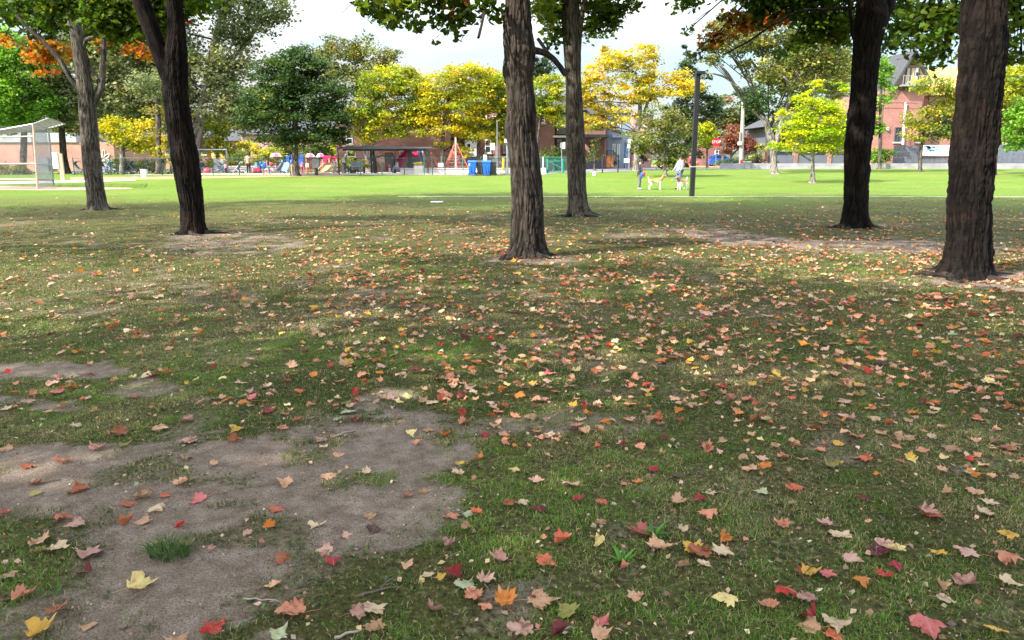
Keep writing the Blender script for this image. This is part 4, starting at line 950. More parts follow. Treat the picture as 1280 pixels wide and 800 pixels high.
T('honey_locust', 'yellow green tree with a leaning pale trunk behind the picnic shelter', 69, [[(462, 216, 9), (459, 195, 8), (452, 165, 7), (462, 140, 5), (474, 115, 4)]], [(484, 104, 36, 20), (515, 118, 27, 28), (460, 134, 26, 22), (490, 146, 42, 20), (506, 162, 26, 9), (455, 163, 18, 10), (500, 92, 24, 10, 'yellow'), (470, 172, 22, 8), (440, 150, 16, 16), (525, 145, 20, 20)], 'yelgreen', leaf=.25, seed=110, bark=M_barkpale, cover=2.3, flat=.4)
T('honey_locust', 'golden tree behind the red rope climbing net', 68, [[(553, 216, 4.5), (553, 190, 4.5), (555, 160, 4), (562, 120, 3)]], [(560, 108, 24, 22), (592, 104, 30, 22), (575, 134, 32, 20), (553, 176, 9, 8), (540, 128, 20, 26), (532, 158, 16, 14), (580, 88, 26, 8), (560, 158, 26, 14), (595, 165, 22, 10), (585, 190, 8, 7), (572, 184, 8, 8)], 'yellow', leaf=.25, seed=111, cover=2.2, flat=.4)
T('honey_locust', 'yellow and green tree in front of the sash windowed brick house', 70, [[(599, 214, 5), (598, 190, 4.5), (600, 160, 4), (610, 130, 3)]], [(612, 128, 24, 26), (606, 160, 28, 12), (636, 118, 24, 26, 'yelgreen'), (630, 154, 22, 12), (622, 100, 20, 12, 'yelgreen'), (582, 158, 16, 8), (645, 140, 20, 26), (618, 172, 22, 8)], 'yelgreen', leaf=.25, seed=112, cover=2.2, flat=.4)
T('honey_locust', 'yellow green tree peeping out between the two middle trunks', 68, [[(672, 214, 4), (674, 160, 3.5), (684, 120, 3)]], [(682, 112, 22, 16), (696, 128, 14, 12), (674, 138, 14, 9), (690, 100, 16, 8), (655, 120, 20, 24), (700, 150, 14, 8), (682, 135, 20, 12)], 'yelgreen', leaf=.25, seed=113, cover=2.1, flat=.4)
T('spruce_tree', 'dark conifer top rising behind the yellow green tree at the middle trunks', 95, [[(676, 200, 4), (676, 80, 2)]], [(676, 76, 12, 10), (680, 94, 18, 12), (664, 90, 14, 14)], 'conifer', leaf=.36, seed=114)
T('honey_locust', 'large golden yellow honey locust in front of the blue grey house', 66, [[(795, 211, 8), (796, 190, 7), (797, 165, 6.5), (800, 130, 5), (794, 90, 3)], [(797, 166, 4), (806, 140, 4), (816, 112, 3)], [(796, 175, 4), (784, 168, 3.5), (770, 164, 3), (752, 160, 2)]],
  [(768, 84, 24, 20), (800, 78, 24, 22), (746, 112, 22, 20), (785, 114, 36, 20), (820, 110, 22, 18), (746, 138, 15, 13), (774, 144, 18, 12), (852, 112, 24, 16), (846, 94, 16, 11), (757, 66, 8, 8), (812, 64, 10, 8), (735, 128, 10, 14), (752, 158, 14, 7), (740, 90, 12, 9), (728, 110, 12, 16), (740, 155, 18, 9)], 'oldyellow', leaf=.26, seed=115, cover=1.75, flat=.4, bark=M_barkpale)
T('tall_tree', 'dark green pointed conifer behind the golden honey locust', 84, [[(858, 206, 5), (858, 130, 4), (858, 60, 1.5)]], [(858, 64, 5, 9), (858, 82, 12, 12), (862, 105, 22, 18), (866, 135, 30, 20), (872, 165, 28, 18), (890, 140, 12, 22), (840, 150, 18, 20), (852, 190, 26, 12)], 'conifer', leaf=.36, seed=116, cover=2.6)
T('broadleaf_tree', 'low spreading olive tree behind the dog walkers', 55, [[(832, 221, 4.4), (831, 205, 3.4), (830, 170, 3), (828, 140, 2)], [(831, 195, 2), (836, 170, 2), (842, 145, 1.4)]], [(826, 148, 26, 14), (812, 168, 26, 15), (846, 164, 20, 17), (830, 188, 25, 13), (835, 205, 13, 7), (798, 182, 10, 10), (850, 188, 12, 10), (838, 200, 16, 8, 'hedge')], 'olive', leaf=.2, seed=117, cover=1.9, flat=.4, bark=M_barkpale)
T('shrub', 'dark purple shrub under the golden honey locust', 69, [[(800, 210, 3), (800, 196, 3)]], [(800, 188, 10, 16), (806, 176, 8, 10)], 'purple', seed=118, cat='shrub')
T('sapling', 'small yellow green street tree left of the stop sign', 80, [[(884, 204, 3), (884, 185, 2.4)]], [(884, 164, 11, 10), (879, 178, 10, 9), (890, 176, 7, 10), (884, 155, 6, 4, 'yellow')], 'yelgreen', leaf=.24, seed=119)
T('ornamental_tree', 'round red brown ornamental tree behind the wooden utility pole', 82, [[(915, 206, 3), (914, 192, 2.6), (916, 175, 2)], [(914, 195, 2), (920, 190, 2), (926, 180, 1.5)]], [(918, 172, 15, 11), (935, 184, 12, 8), (910, 184, 10, 9), (918, 160, 7, 5), (928, 178, 10, 8)], 'red', leaf=.24, seed=120, bark=M_barkpale)
T('elm_tree', 'tall olive elm with a pale forked trunk and open spreading limbs', 60,
  [[(968, 219, 10), (967, 205, 8.5), (966.5, 182, 8.5), (961, 160, 7)], [(967, 184, 7.5), (962, 166, 7), (955, 150, 6), (936, 126, 5.5), (922, 108, 5), (914, 92, 4), (908, 78, 3)], [(968, 184, 7), (974, 164, 6.5), (979, 146, 6), (986, 118, 5), (974, 98, 4), (957, 84, 3), (944, 70, 2.4)], [(922, 108, 3), (908, 96, 2.6), (892, 92, 1.8), (884, 88, 1)], [(985, 122, 4), (1000, 90, 3), (1010, 60, 2.4)]],
  [(918, 52, 36, 18), (892, 66, 14, 16), (960, 44, 36, 20), (1000, 66, 32, 26), (1032, 62, 24, 28), (958, 92, 28, 13), (994, 112, 26, 15), (902, 34, 18, 12), (948, 126, 16, 14, 'dark'), (1042, 100, 16, 26), (1020, 40, 30, 18), (930, 82, 12, 7)], 'olive', leaf=.25, bark=M_barkpale, seed=121, cover=2.3, cl=.7)
T('broadleaf_tree', 'pinkish green tree behind the red brown ornamental tree', 98, [[(904, 205, 4), (904, 160, 3)]], [(906, 134, 14, 16, 'pinkish'), (894, 152, 16, 16, 'pinkish'), (914, 150, 18, 14, 'olive')], 'pinkish', leaf=.36, seed=122)
T('broadleaf_tree', 'dense mid green tree filling the gap behind the utility pole', 100, [[(945, 206, 5), (945, 150, 4)]], [(942, 130, 24, 22), (950, 160, 26, 22), (930, 152, 18, 18), (958, 188, 20, 12)], 'dark', leaf=.38, seed=123)
T('sapling', 'lime yellow young maple with a pale painted trunk on the right lawn', 47.5, [[(1016, 227, 6.4), (1016, 210, 4.6), (1016, 190, 4), (1017, 140, 3), (1020, 92, 1.2)], [(1016, 203, 2.4), (1008, 196, 2), (1000, 190, 1.4)]],
  [(1018, 108, 9, 12), (1015, 134, 26, 13), (990, 148, 18, 9), (1040, 130, 18, 14), (1012, 162, 40, 13), (1008, 180, 38, 10), (1045, 160, 18, 16), (1050, 112, 8, 9), (974, 140, 7, 5), (1000, 122, 9, 6), (1042, 184, 20, 8), (968, 182, 10, 5), (1025, 150, 24, 14)], 'lime', leaf=.19, seed=124, cover=2.3, flat=.32, tilt=.55, bark=M_barkpale)
T('sapling', 'young green and yellow tree with a brown trunk before the white banner', 64, [[(1150, 214, 4.4), (1151, 195, 3.8), (1153, 175, 3.2), (1160, 130, 2)]], [(1163, 108, 22, 15), (1180, 138, 22, 18), (1152, 148, 18, 13), (1148, 168, 14, 8), (1188, 164, 14, 10), (1192, 112, 16, 14), (1168, 162, 20, 13, 'hedge'), (1200, 140, 16, 30)], 'mixed', leaf=.23, seed=125, cover=2.0, flat=.4)
T('broadleaf_tree', 'green and yellow tree whose slim trunk shows beside the thick leaning maple', 58, [[(1242, 221, 6), (1244, 200, 5), (1247, 175, 4.4), (1255, 130, 3)]], [(1254, 100, 26, 16, 'yelgreen'), (1264, 128, 22, 20), (1278, 96, 22, 18, 'yelgreen'), (1240, 118, 22, 24), (1256, 150, 18, 14, 'olive')], 'mixed', leaf=.23, seed=126, cover=2.0, flat=.45)
T('broadleaf_tree', 'soft lime green tree cut off by the right edge', 55, [[(1287, 218, 5), (1286, 190, 4), (1286, 160, 3)]], [(1274, 160, 16, 24), (1292, 150, 20, 30), (1270, 140, 10, 14), (1270, 180, 12, 10)], 'bright', leaf=.22, seed=127)
T('larch_tree', 'feathery bright green tree at the corner of the gabled brick house', 70, [[(1100, 208, 4), (1100, 150, 3), (1102, 80, 2)]], [(1100, 88, 13, 16), (1106, 116, 10, 12), (1090, 140, 10, 16), (1110, 92, 7, 8), (1100, 160, 8, 10)], 'bright', leaf=.26, seed=128)
T('shrub', 'rounded leafy green shrub at the foot of the gabled brick house', 71.5, [[(1103, 208, 2), (1103, 198, 2)]], [(1098, 196, 10, 9), (1108, 194, 9, 8), (1090, 198, 8, 8)], 'bright', leaf=.2, seed=129, cat='shrub')
T('shrub', 'pink and cream hydrangea bush by the brick porch pier', 76, [[(948, 208, 2), (948, 200, 2)]], [(948, 192, 8, 9), (954, 184, 6, 7)], 'hydr', leaf=.22, seed=130, cat='shrub')
T('shrub', 'low brown bush beneath the hydrangea', 73.5, [[(949, 209, 2), (949, 205, 2)]], [(949, 201, 8, 5)], 'purple', leaf=.18, seed=131, cat='shrub')
T('shrub', 'rounded pink flowering bush behind the dark lamp post', 76, [[(866, 207, 2), (866, 203, 2)]], [(866, 202, 7, 4.5)], 'flower', leaf=.16, seed=132, cat='shrub')
T('shrub', 'low green hedge in front of the red brown ornamental tree', 75, [[(915, 209, 2), (915, 205, 2)]], [(905, 203, 9, 3.5), (922, 202, 10, 4), (935, 200, 8, 5)], 'hedge', leaf=.16, seed=133, cat='hedge')
T('shrub', 'clipped green shrub at the foot of the dark bay window', 68, [[(692, 213, 2), (692, 205, 2)]], [(688, 193, 9, 9), (700, 195, 8, 8)], 'hedge', leaf=.18, seed=134, cat='shrub')
T('sapling', 'slim grey green street sapling in front of the dark porch', 66, [[(743, 211, 1.6), (743, 190, 1.3), (743, 172, .8)]], [(743, 196, 9, 6), (742, 184, 7, 8), (744, 174, 4, 5)], 'olive', leaf=.18, seed=135, cover=1.6)
T('shrub', 'tall yellow green ornamental grass behind the picnic shelter', 64.5, [[(440, 214, 2), (440, 206, 2)]], [(438, 204, 9, 9), (455, 206, 7, 6), (441, 194, 3, 6), (424, 203, 6, 8)], 'yelgreen', leaf=.2, seed=136, cat='shrub')
T('shrub', 'yellow green planting behind the wading pool wall', 68, [[(300, 214, 2), (300, 206, 2)]], [(302, 204, 12, 6), (286, 206, 10, 6), (260, 206, 14, 7), (325, 206, 8, 5)], 'yelgreen', leaf=.2, seed=137, cat='shrub')
T('shrub', 'green hedge behind the parked strollers left of the forked maple', 70, [[(180, 216, 2), (180, 208, 2)]], [(165, 207, 14, 6), (190, 207, 14, 6), (148, 206, 12, 7)], 'hedge', leaf=.2, seed=138, cat='hedge')
T('shrub', 'yellow green scrub behind the backstop wire', 60, [[(20, 224, 2), (20, 214, 2)]], [(8, 214, 12, 8), (28, 213, 10, 8), (-8, 212, 12, 9)], 'olive', leaf=.2, seed=139, cat='shrub')
for k, (u, v, ru, rv, Y, pl, lb) in enumerate([(298, 196, 14, 8, 82, 'hedge', 'green bush behind the tan jacketed person'), (335, 192, 16, 10, 82, 'mixed', 'green bush behind the left pink umbrella'), (398, 190, 18, 10, 80, 'hedge', 'green bush behind the tan slide tower'), (235, 192, 14, 10, 84, 'yelgreen', 'yellow green bush behind the dark forked maple'), (420, 186, 14, 12, 84, 'mixed', 'green bush at the corner of the two storey brick building'), (356, 184, 18, 10, 86, 'olive', 'olive bush behind the blue panelled tower')]):
    T('shrub', lb, Y, [[(u, 207, 2.4), (u, v, 2)]], [(u, v, ru, rv), (u - ru * .5, v + 6, ru * .6, rv * .7), (u + ru * .55, v + 5, ru * .6, rv * .7)], pl, leaf=.26, seed=200 + k, cat='shrub')
# the green backdrop across the street
for k, (u, v, ru, rv, pal, Y, lb) in enumerate([(-20, 150, 60, 60, 'olive', 112, 'olive tree deep behind the backstop'), (150, 130, 60, 70, 'olive', 112, 'olive tree far behind the slender left maple'), (330, 150, 50, 45, 'mixed', 108, 'green tree far behind the playground umbrellas'), (530, 150, 40, 40, 'dark', 104, 'dark tree behind the golden and yellow green trees'),
        (500, 178, 26, 24, 'dark', 92, 'dark evergreen above the shelter roof end'), (600, 130, 44, 44, 'olive', 112, 'olive tree far behind the golden tree'), (720, 160, 34, 36, 'olive', 120, 'olive tree deep behind the dark porch house'), (1075, 110, 40, 50, 'olive', 98, 'olive tree behind the lime young maple'), (1000, 150, 40, 36, 'olive', 104, 'olive tree behind the pale elm fork'), (1250, 140, 50, 44, 'mixed', 96, 'yellowing tree far behind the right trunk'), (1040, 84, 34, 34, 'olive', 100, 'tall olive tree behind the black barked maple'), (985, 84, 40, 30, 'mixed', 102, 'tall yellowing tree behind the open elm limbs'), (1075, 150, 30, 30, 'dark', 95, 'dark green tree left of the gabled brick house'), (1330, 130, 60, 60, 'olive', 92, 'tree beyond the right edge'), (250, 168, 44, 30, 'mixed', 110, 'low green tree far behind the swing frame'), (400, 165, 40, 34, 'olive', 112, 'olive tree far behind the play towers'), (60, 150, 50, 46, 'greygreen', 112, 'grey green tree far behind the notice board')]):
    T('broadleaf_tree', lb, Y, [[(u, 205, 5), (u, 170, 4.5), (u + 2, v, 3.4)]], [(u, v, ru * .8, rv * .75), (u - ru * .5, v + rv * .3, ru * .5, rv * .5), (u + ru * .5, v + rv * .35, ru * .5, rv * .5), (u + ru * .1, v - rv * .55, ru * .45, rv * .4)], pal, leaf=.42, seed=150 + k, cover=2.2, cl=.9, group='trees across the street')
# ================================================================== BUILDINGS
B_red = brick_mat('red brick', (.30, .105, .075), (.38, .15, .11), (.42, .36, .32)); B_dk = brick_mat('dark red brick', (.21, .075, .06), (.28, .10, .075), (.30, .25, .22))
B_salmon = brick_mat('salmon brick', (.44, .20, .135), (.50, .24, .165), (.50, .36, .30)); B_pink = brick_mat('pink brick', (.40, .17, .14), (.48, .24, .20), (.5, .42, .38))
B_shingle = brick_mat('brown shingle', (.24, .15, .10), (.33, .20, .13), (.09, .06, .05), .30, .16)
B_stone = brick_mat('grey stone blocks', (.33, .32, .32), (.42, .41, .40), (.26, .25, .25), .62, .26)
M_white = mat('white paint', (.74, .74, .72), .5, .1); M_cream = mat('cream stone', (.55, .50, .42), .8, .15); M_greyroof = mat('grey roofing', (.055, .056, .062), .9, .25, 4)
M_fascia = mat('grey metal fascia', (.33, .34, .36), .5, .12, 2); M_charc = mat('charcoal cladding', (.07, .07, .08), .7, .25); M_blueclad = mat('blue grey cladding', (.30, .36, .46), .6, .12, 2)
M_slate = mat('slate fence panel', (.115, .125, .155), .6, .18, 1.5); M_wood = mat('weathered wood', (.20, .125, .075), .8, .3, 5); M_woodp = mat('pale timber', (.42, .31, .19), .75, .25, 6)
M_glass = glass_mat('window glass'); M_curt = glass_mat('curtained window', (.28, .29, .29)); M_steel = mat('galvanised steel', (.27, .285, .30), .42, .18, 4, .6); M_rust = mat('rusty rail', (.44, .32, .25), .6, .35, 3)
M_green = mat('dark green steel', (.012, .05, .042), .45, .25, 6); M_teal = mat('teal steel', (.015, .19, .15), .45, .2, 6); M_black = mat('black steel', (.018, .019, .021), .45, .3, 6)
M_blue = mat('blue plastic', (.015, .12, .60), .45, .12, 4); M_red = mat('red plastic', (.55, .025, .05), .45, .15, 4); M_mag = mat('magenta plastic', (.66, .03, .16), .45, .12, 3); M_yel = mat('yellow plastic', (.70, .42, .02), .45, .12, 3)
M_tan = mat('tan plastic', (.62, .42, .19), .5, .12, 3); M_grey = mat('grey plastic', (.22, .23, .25), .6, .15, 4); M_lgrey = mat('light grey concrete', (.50, .48, .45), .85, .15, 2); M_conc = mat('pale concrete', (.58, .54, .49), .85, .14, 1.5)
M_pinkp = mat('pink paint', (.62, .16, .20), .7, .2, 3); M_cloth = mat('navy cloth', (.025, .03, .05), .9, .3, 8); M_greycloth = mat('grey cloth', (.13, .14, .15), .9, .25, 8); M_sky = mat('pale blue cloth', (.20, .34, .52), .9, .2, 8)
M_tyre = mat('rubber', (.02, .02, .02), .8, .2, 8); M_rope = mat('red rope', (.58, .16, .11), .8, .25, 10); M_clip = mat('dark bronze pole paint', (.010, .010, .011), .5, .3, 3)

def px(u, Y): return P(u, 200, Y).x
def pz(v, u, Y): return P(u, v, Y).z

def window(par, u0, u1, v0, v1, Y, frame=M_white, glass=M_glass, bars=(1, 2), sill=True, th=.07):
    """frame proud of the wall, its pane, glazing bars and sill; wall front face at depth Y"""
    x0, x1 = px(u0, Y), px(u1, Y); z1, z0 = pz(v0, u0, Y), pz(v1, u0, Y); mb = MB(); d = .10
    mb.span((x0, Y - d, z0), (x0 + th, Y + .01, z1)); mb.span((x1 - th, Y - d, z0), (x1, Y + .01, z1))
    mb.span((x0 + th, Y - d, z1 - th), (x1 - th, Y + .01, z1)); mb.span((x0 + th, Y - d, z0), (x1 - th, Y + .01, z0 + th))
    for i in range(1, bars[0]): x = x0 + (x1 - x0) * i / bars[0]; mb.span((x - .025, Y - d + .015, z0 + th), (x + .025, Y, z1 - th))
    for i in range(1, bars[1]): z = z0 + (z1 - z0) * i / bars[1]; mb.span((x0 + th, Y - d + .01, z - .03), (x1 - th, Y, z + .03))
    f = mb.build('window', frame, par)
    sub(MB().span((x0 + th, Y - .04, z0 + th), (x1 - th, Y - .012, z1 - th)), 'pane', glass, f)
    if sill: sub(MB().span((x0 - .1, Y - .16, z0 - .13), (x1 + .1, Y + .01, z0 - .004)), 'sill', M_cream, f)
    return f

def block(par, name, u0, u1, vt, Y, depth, material, zb=None):
    x0, x1 = px(u0, Y), px(u1, Y); zt = pz(vt, (u0 + u1) / 2, Y); zb = float(gz((x0 + x1) / 2, Y)) - .1 if zb is None else zb
    return MB().span((x0, Y, zb), (x1, Y + depth, zt)).build(name, material, par)

# low school building, left
b = base(60, 76); H = thing('school_building', 'low salmon brick building with a grey fascia behind the backstop', 'building', b)
block(H, 'wall', -140, 146, 178, 76, 9, B_salmon); x0, x1 = px(-142, 76), px(100, 76)
MB().span((x0, 75.85, pz(178, 60, 76) + .004), (x1, 85.1, pz(166, 60, 76))).build('fascia', M_fascia, H)
mb = MB(); c = P(129, 198, 75.96)
for k in range(7):
    a = 2 * PI * k / 7; pts = [c + Vector((math.cos(a + t * .9) * (.12 + .62 * math.sin(t * PI)), -.012, math.sin(a + t * .9) * (.12 + .75 * math.sin(t * PI)))) for t in np.linspace(0, 1, 9)]; mb.tube(pts, .035, 5)
mb.tube([c, c + Vector((.1, -.012, -.6)), c + Vector((.25, -.012, -1.1))], .035, 5); mb.build('flower_mural', M_white, H)
MB().span((px(45, 75.9), 75.6, float(b.z)), (px(62, 75.9), 75.98, pz(197, 50, 75.9))).build('door', M_grey, H)

# row houses far behind the playground
for (u0, u1, vt, vr, Y, mt, lb) in ((224, 262, 172, 158, 92, B_red, 'brick house far behind the swing frame'), (264, 300, 176, 160, 90, mat('ochre render', (.50, .30, .10), .85, .2), 'ochre house far behind the swing frame posts'), (302, 348, 168, 152, 90, B_pink, 'pink brick house behind the pink umbrella on the left'), (350, 420, 164, 150, 92, B_dk, 'dark brick house behind the dark green maple trunk'), (160, 222, 176, 164, 96, B_salmon, 'low salmon brick house behind the parked strollers')):
    H = thing('brick_house', lb, 'house', base((u0 + u1) / 2, Y)); block(H, 'wall', u0, u1, vt, Y, 8, mt)
    MB().prism([(px(u0 - 2, Y), Y - .4, pz(vt, u0, Y) + .004), (px(u1 + 2, Y), Y - .4, pz(vt, u0, Y) + .004), (px(u1 - 5, Y), Y + 3.5, pz(vr, u0, Y)), (px(u0 + 5, Y), Y + 3.5, pz(vr, u0, Y))], (0, 5, 0)).build('roof', M_greyroof, H)
    for k in range(3): uu = u0 + (u1 - u0) * (k + .35) / 3; window(H, uu, uu + 5, 183, 193, Y, M_charc)
# two storey brick building behind the shelter
Y = 74; b = base(490, Y); H = thing('brick_building', 'two storey red brick building behind the picnic shelter', 'building', b)
block(H, 'wall', 420, 562, 146, Y, 9, B_red)
MB().span((px(418, Y), Y - .3, pz(146, 490, Y) + .004), (px(564, Y), Y + 9.3, pz(142, 490, Y))).build('roof', M_greyroof, H)
for w_ in [(434, 445, 188, 203), (462, 468, 188, 203), (434, 442, 166, 180), (500, 506, 188, 197)]: window(H, *w_, Y)
d = MB().span((px(481.5, Y), Y - .12, pz(213, 486, Y)), (px(492, Y), Y + .01, pz(190.5, 486, Y))).build('door', M_charc, H)
fr = MB(); z1 = pz(189.5, 486, Y); z0 = pz(213, 486, Y); fr.span((px(480.3, Y), Y - .16, z0), (px(481.4, Y), Y + .01, z1)); fr.span((px(492.1, Y), Y - .16, z0), (px(493, Y), Y + .01, z1)); fr.span((px(481.4, Y), Y - .16, z1 - .08), (px(492.1, Y), Y + .01, z1))
sub(fr, 'door_frame', mat('orange brick trim', (.50, .17, .06), .8), d)
# dark timber house between
Y = 76; b = base(548, Y); H = thing('timber_house', 'dark brown timber house behind the golden tree', 'house', b)
block(H, 'wall', 563, 584, 150, Y, 8, mat('dark timber', (.05, .035, .03), .9, .3)); MB().prism([(px(561, Y), Y - .4, pz(150, 570, Y)), (px(586, Y), Y - .4, pz(150, 570, Y)), (px(573.5, Y), Y - .4, pz(132, 570, Y))], (0, 8.6, 0)).build('roof', M_greyroof, H)
window(H, 566, 571, 183, 191, Y); window(H, 575, 580, 183, 191, Y)
Y = 74.6; x0, x1 = px(534, Y), px(672, Y); F_ = thing('board_fence', 'grey board fence behind the rope climbing net', 'fence', (x0, Y, .46))
mb = MB(); n = 70
for i in range(n):
    a = x0 + (x1 - x0) * i / n; mb.span((a, Y, .5), (a + (x1 - x0) / n - .012, Y + .04, 1.98 + .03 * math.sin(i * 2.3)))
mb.build('boards', mat('grey boards', (.30, .29, .28), .85, .2, 3), F_); MB().span((x0, Y + .045, .8), (x1, Y + .1, .9)).span((x0, Y + .045, 1.7), (x1, Y + .1, 1.8)).build('rail', M_grey, F_)
# houses behind the golden tree
Y = 76; b = base(617, Y); H = thing('brick_house', 'red brick house with a tall white sash window beside a parking sign', 'house', b)
block(H, 'wall', 597, 627, 128, Y, 9, B_dk); MB().prism([(px(595, Y), Y - .3, pz(128, 610, Y) + .004), (px(629, Y), Y - .3, pz(128, 610, Y) + .004), (px(612, Y), Y - .3, pz(108, 610, Y))], (0, 9.6, 0)).build('roof', M_greyroof, H)
window(H, 606.5, 614, 174.5, 191, Y); window(H, 603, 609, 145, 158, Y); window(H, 616, 622, 145, 158, Y)
Y = 75.5; H = thing('clapboard_house', 'white clapboard house wing left of the sash windowed brick house', 'house', base(588, Y))
block(H, 'wall', 581, 596.6, 168, Y, 6, M_white); window(H, 583.5, 589, 179, 190, Y); block(H, 'porch', 581.5, 596, 196, Y - 1.4, 1.3, M_charc)
MB().prism([(px(580, Y), Y - .2, pz(168, 588, Y) + .004), (px(597, Y), Y - .2, pz(168, 588, Y) + .004), (px(588.5, Y), Y - .2, pz(158, 588, Y))], (0, 6.4, 0)).build('roof', M_greyroof, H)
Y = 78; H = thing('clapboard_house', 'white window bay and grey base seen just left of the massive middle trunk', 'house', base(640, Y))
block(H, 'wall', 627.6, 668, 168, Y, 8, M_lgrey); window(H, 628.4, 633, 178, 191, Y, M_white, M_curt); block(H, 'porch', 628, 667, 192, Y - 1.2, 1.1, M_charc)
MB().span((px(626, Y), Y - .3, pz(168, 640, Y) + .004), (px(670, Y), Y + 8.2, pz(165, 640, Y))).build('roof', M_greyroof, H)
Y = 72; H = thing('brick_house', 'dark red brick house with a charcoal bay window between the two middle trunks', 'house', base(690, Y))
block(H, 'wall', 669, 693.5, 138, Y, 9, B_dk); block(H, 'side_wall', 693.8, 730, 140, Y + 1.2, 8, B_dk)
MB().prism([(px(667, Y), Y - .5, pz(138, 690, Y) + .004), (px(733, Y), Y - .5, pz(138, 690, Y) + .004), (px(722, Y), Y + 2, pz(120, 690, Y)), (px(676, Y), Y + 2, pz(120, 690, Y))], (0, 7.5, 0)).build('roof', M_greyroof, H)
window(H, 673.5, 680.5, 146, 153.5, Y)
by = block(H, 'bay', 694.6, 716, 141, Y + .1, 1.1, M_charc, pz(168, 700, Y)); Yb = Y + .1
window(H, 696, 700.5, 144.5, 159.5, Yb, mat('grey trim', (.25, .27, .29), .6), M_curt, sill=False); window(H, 701.5, 706, 144.5, 159.5, Yb, MATS['grey trim'], M_curt, sill=False)
block(H, 'porch_slab', 691, 717, 169.4, Y - .6, 1.8, M_cream, pz(172, 700, Y)); window(H, 695, 703, 173, 186, Y + 1.2, M_charc, M_curt, sill=False)
Y = 71; H = thing('porch_house', 'dark gabled house with a deep shaded porch behind the slim street sapling', 'house', base(742, Y))
block(H, 'wall', 731, 757.5, 142, Y + 1.6, 8, B_dk); block(H, 'porch_roof', 726, 761, 168, Y, 2.2, M_charc, pz(171.5, 742, Y))
MB().prism([(px(727, Y), Y + 1.2, pz(142, 742, Y) + .004), (px(762, Y), Y + 1.2, pz(142, 742, Y) + .004), (px(748, Y), Y + 4, pz(116, 742, Y)), (px(738, Y), Y + 4, pz(116, 742, Y))], (0, 5.5, 0)).build('roof', M_greyroof, H)
for u in (728.5, 744, 757): MB().span((px(u - .9, Y), Y + .2, b.z), (px(u + .9, Y), Y + .5, pz(171.6, u, Y))).build('column', B_dk if u > 750 else M_charc, H)
block(H, 'porch_wall', 727, 751, 200, Y + .25, .2, M_charc); window(H, 736, 742, 176, 190, Y + 1.6, M_charc, M_glass, sill=False); window(H, 738, 748, 150, 161, Y + 1.6, M_charc, M_glass, sill=False)
stp = MB()
for k in range(5): stp.span((px(756.5, Y), Y - 1.4 + k * .28, b.z + .1), (px(771, Y), Y - 1.4 + (k + 1) * .28 - .003, b.z + .35 + .17 * k))
stp.build('steps', M_charc, H)
rl = MB()
for uu, vt in ((757.5, 188), (766, 188.5), (772.5, 193.5)): rl.span((px(uu, Y) - .04, Y - .5, b.z + .2), (px(uu, Y) + .04, Y - .42, pz(vt, uu, Y)))
rl.tube([P(757, 188.5, Y - .46), P(766, 188.5, Y - .46), P(774, 197, Y - .46)], .04, 6)
for q in np.linspace(758.5, 772, 12): rl.tube([P(q, 203, Y - .46), P(q, 189.5 + max(0, q - 766) * .9, Y - .46)], .018, 5)
rl.build('railing', M_black, H)
MB().span((px(757, Y), Y - .9, b.z), (px(762, Y), Y - .55, pz(194.5, 760, Y))).span((px(762.5, Y), Y - .9, b.z), (px(765.5, Y), Y - .55, pz(195, 760, Y))).build('planter_box', mat('cedar', (.38, .15, .05), .8, .2), H)
Y = 74; H = thing('clad_house', 'pale blue grey vertical clad house behind the golden honey locust', 'house', base(772, Y))
block(H, 'wall', 758, 787, 141, Y, 9, M_blueclad); bt = MB()
for q in np.linspace(758.5, 786.5, 22): bt.span((px(q, Y) - .025, Y - .03, float(b.z) + .1), (px(q, Y) + .025, Y - .002, pz(141.5, 772, Y)))
bt.build('battens', M_blueclad, H); MB().span((px(757, Y), Y - .25, pz(141, 772, Y) + .004), (px(788, Y), Y + 9.2, pz(139, 772, Y))).build('roof', M_fascia, H)
for w_ in [(766, 769.5, 151, 162), (770.5, 774.5, 151, 162), (765, 768.5, 180, 200), (771, 774.5, 180, 200)]: window(H, *w_, Y - .04, M_white, M_curt, sill=False)
block(H, 'window_box', 764, 777, 168.5, Y - .5, .45, M_blueclad, pz(172, 770, Y)); block(H, 'door', 780.2, 784, 178, Y - .06, .05, mat('blue door', (.07, .13, .24), .5))
Y = 82; H = thing('brick_house', 'pinkish brick house showing behind the pale locust trunk', 'house', base(800, Y))
block(H, 'wall', 788, 815, 144, Y, 8, B_pink); MB().span((px(787, Y), Y - .3, pz(144, 800, Y) + .004), (px(816, Y), Y + 8.2, pz(141.5, 800, Y))).build('roof', M_fascia, H); window(H, 803, 808, 150, 158, Y); window(H, 790, 794, 170, 182, Y)
Y = 104; H = thing('brick_house', 'brick house half hidden behind the stop sign trees', 'house', base(880, Y)); block(H, 'wall', 862, 905, 178, Y, 8, B_dk); window(H, 893, 898, 188, 196, Y)
MB().prism([(px(860, Y), Y - .3, pz(178, 880, Y) + .004), (px(907, Y), Y - .3, pz(178, 880, Y) + .004), (px(884, Y), Y + 3, pz(160, 880, Y))], (0, 7, 0)).build('roof', M_greyroof, H)
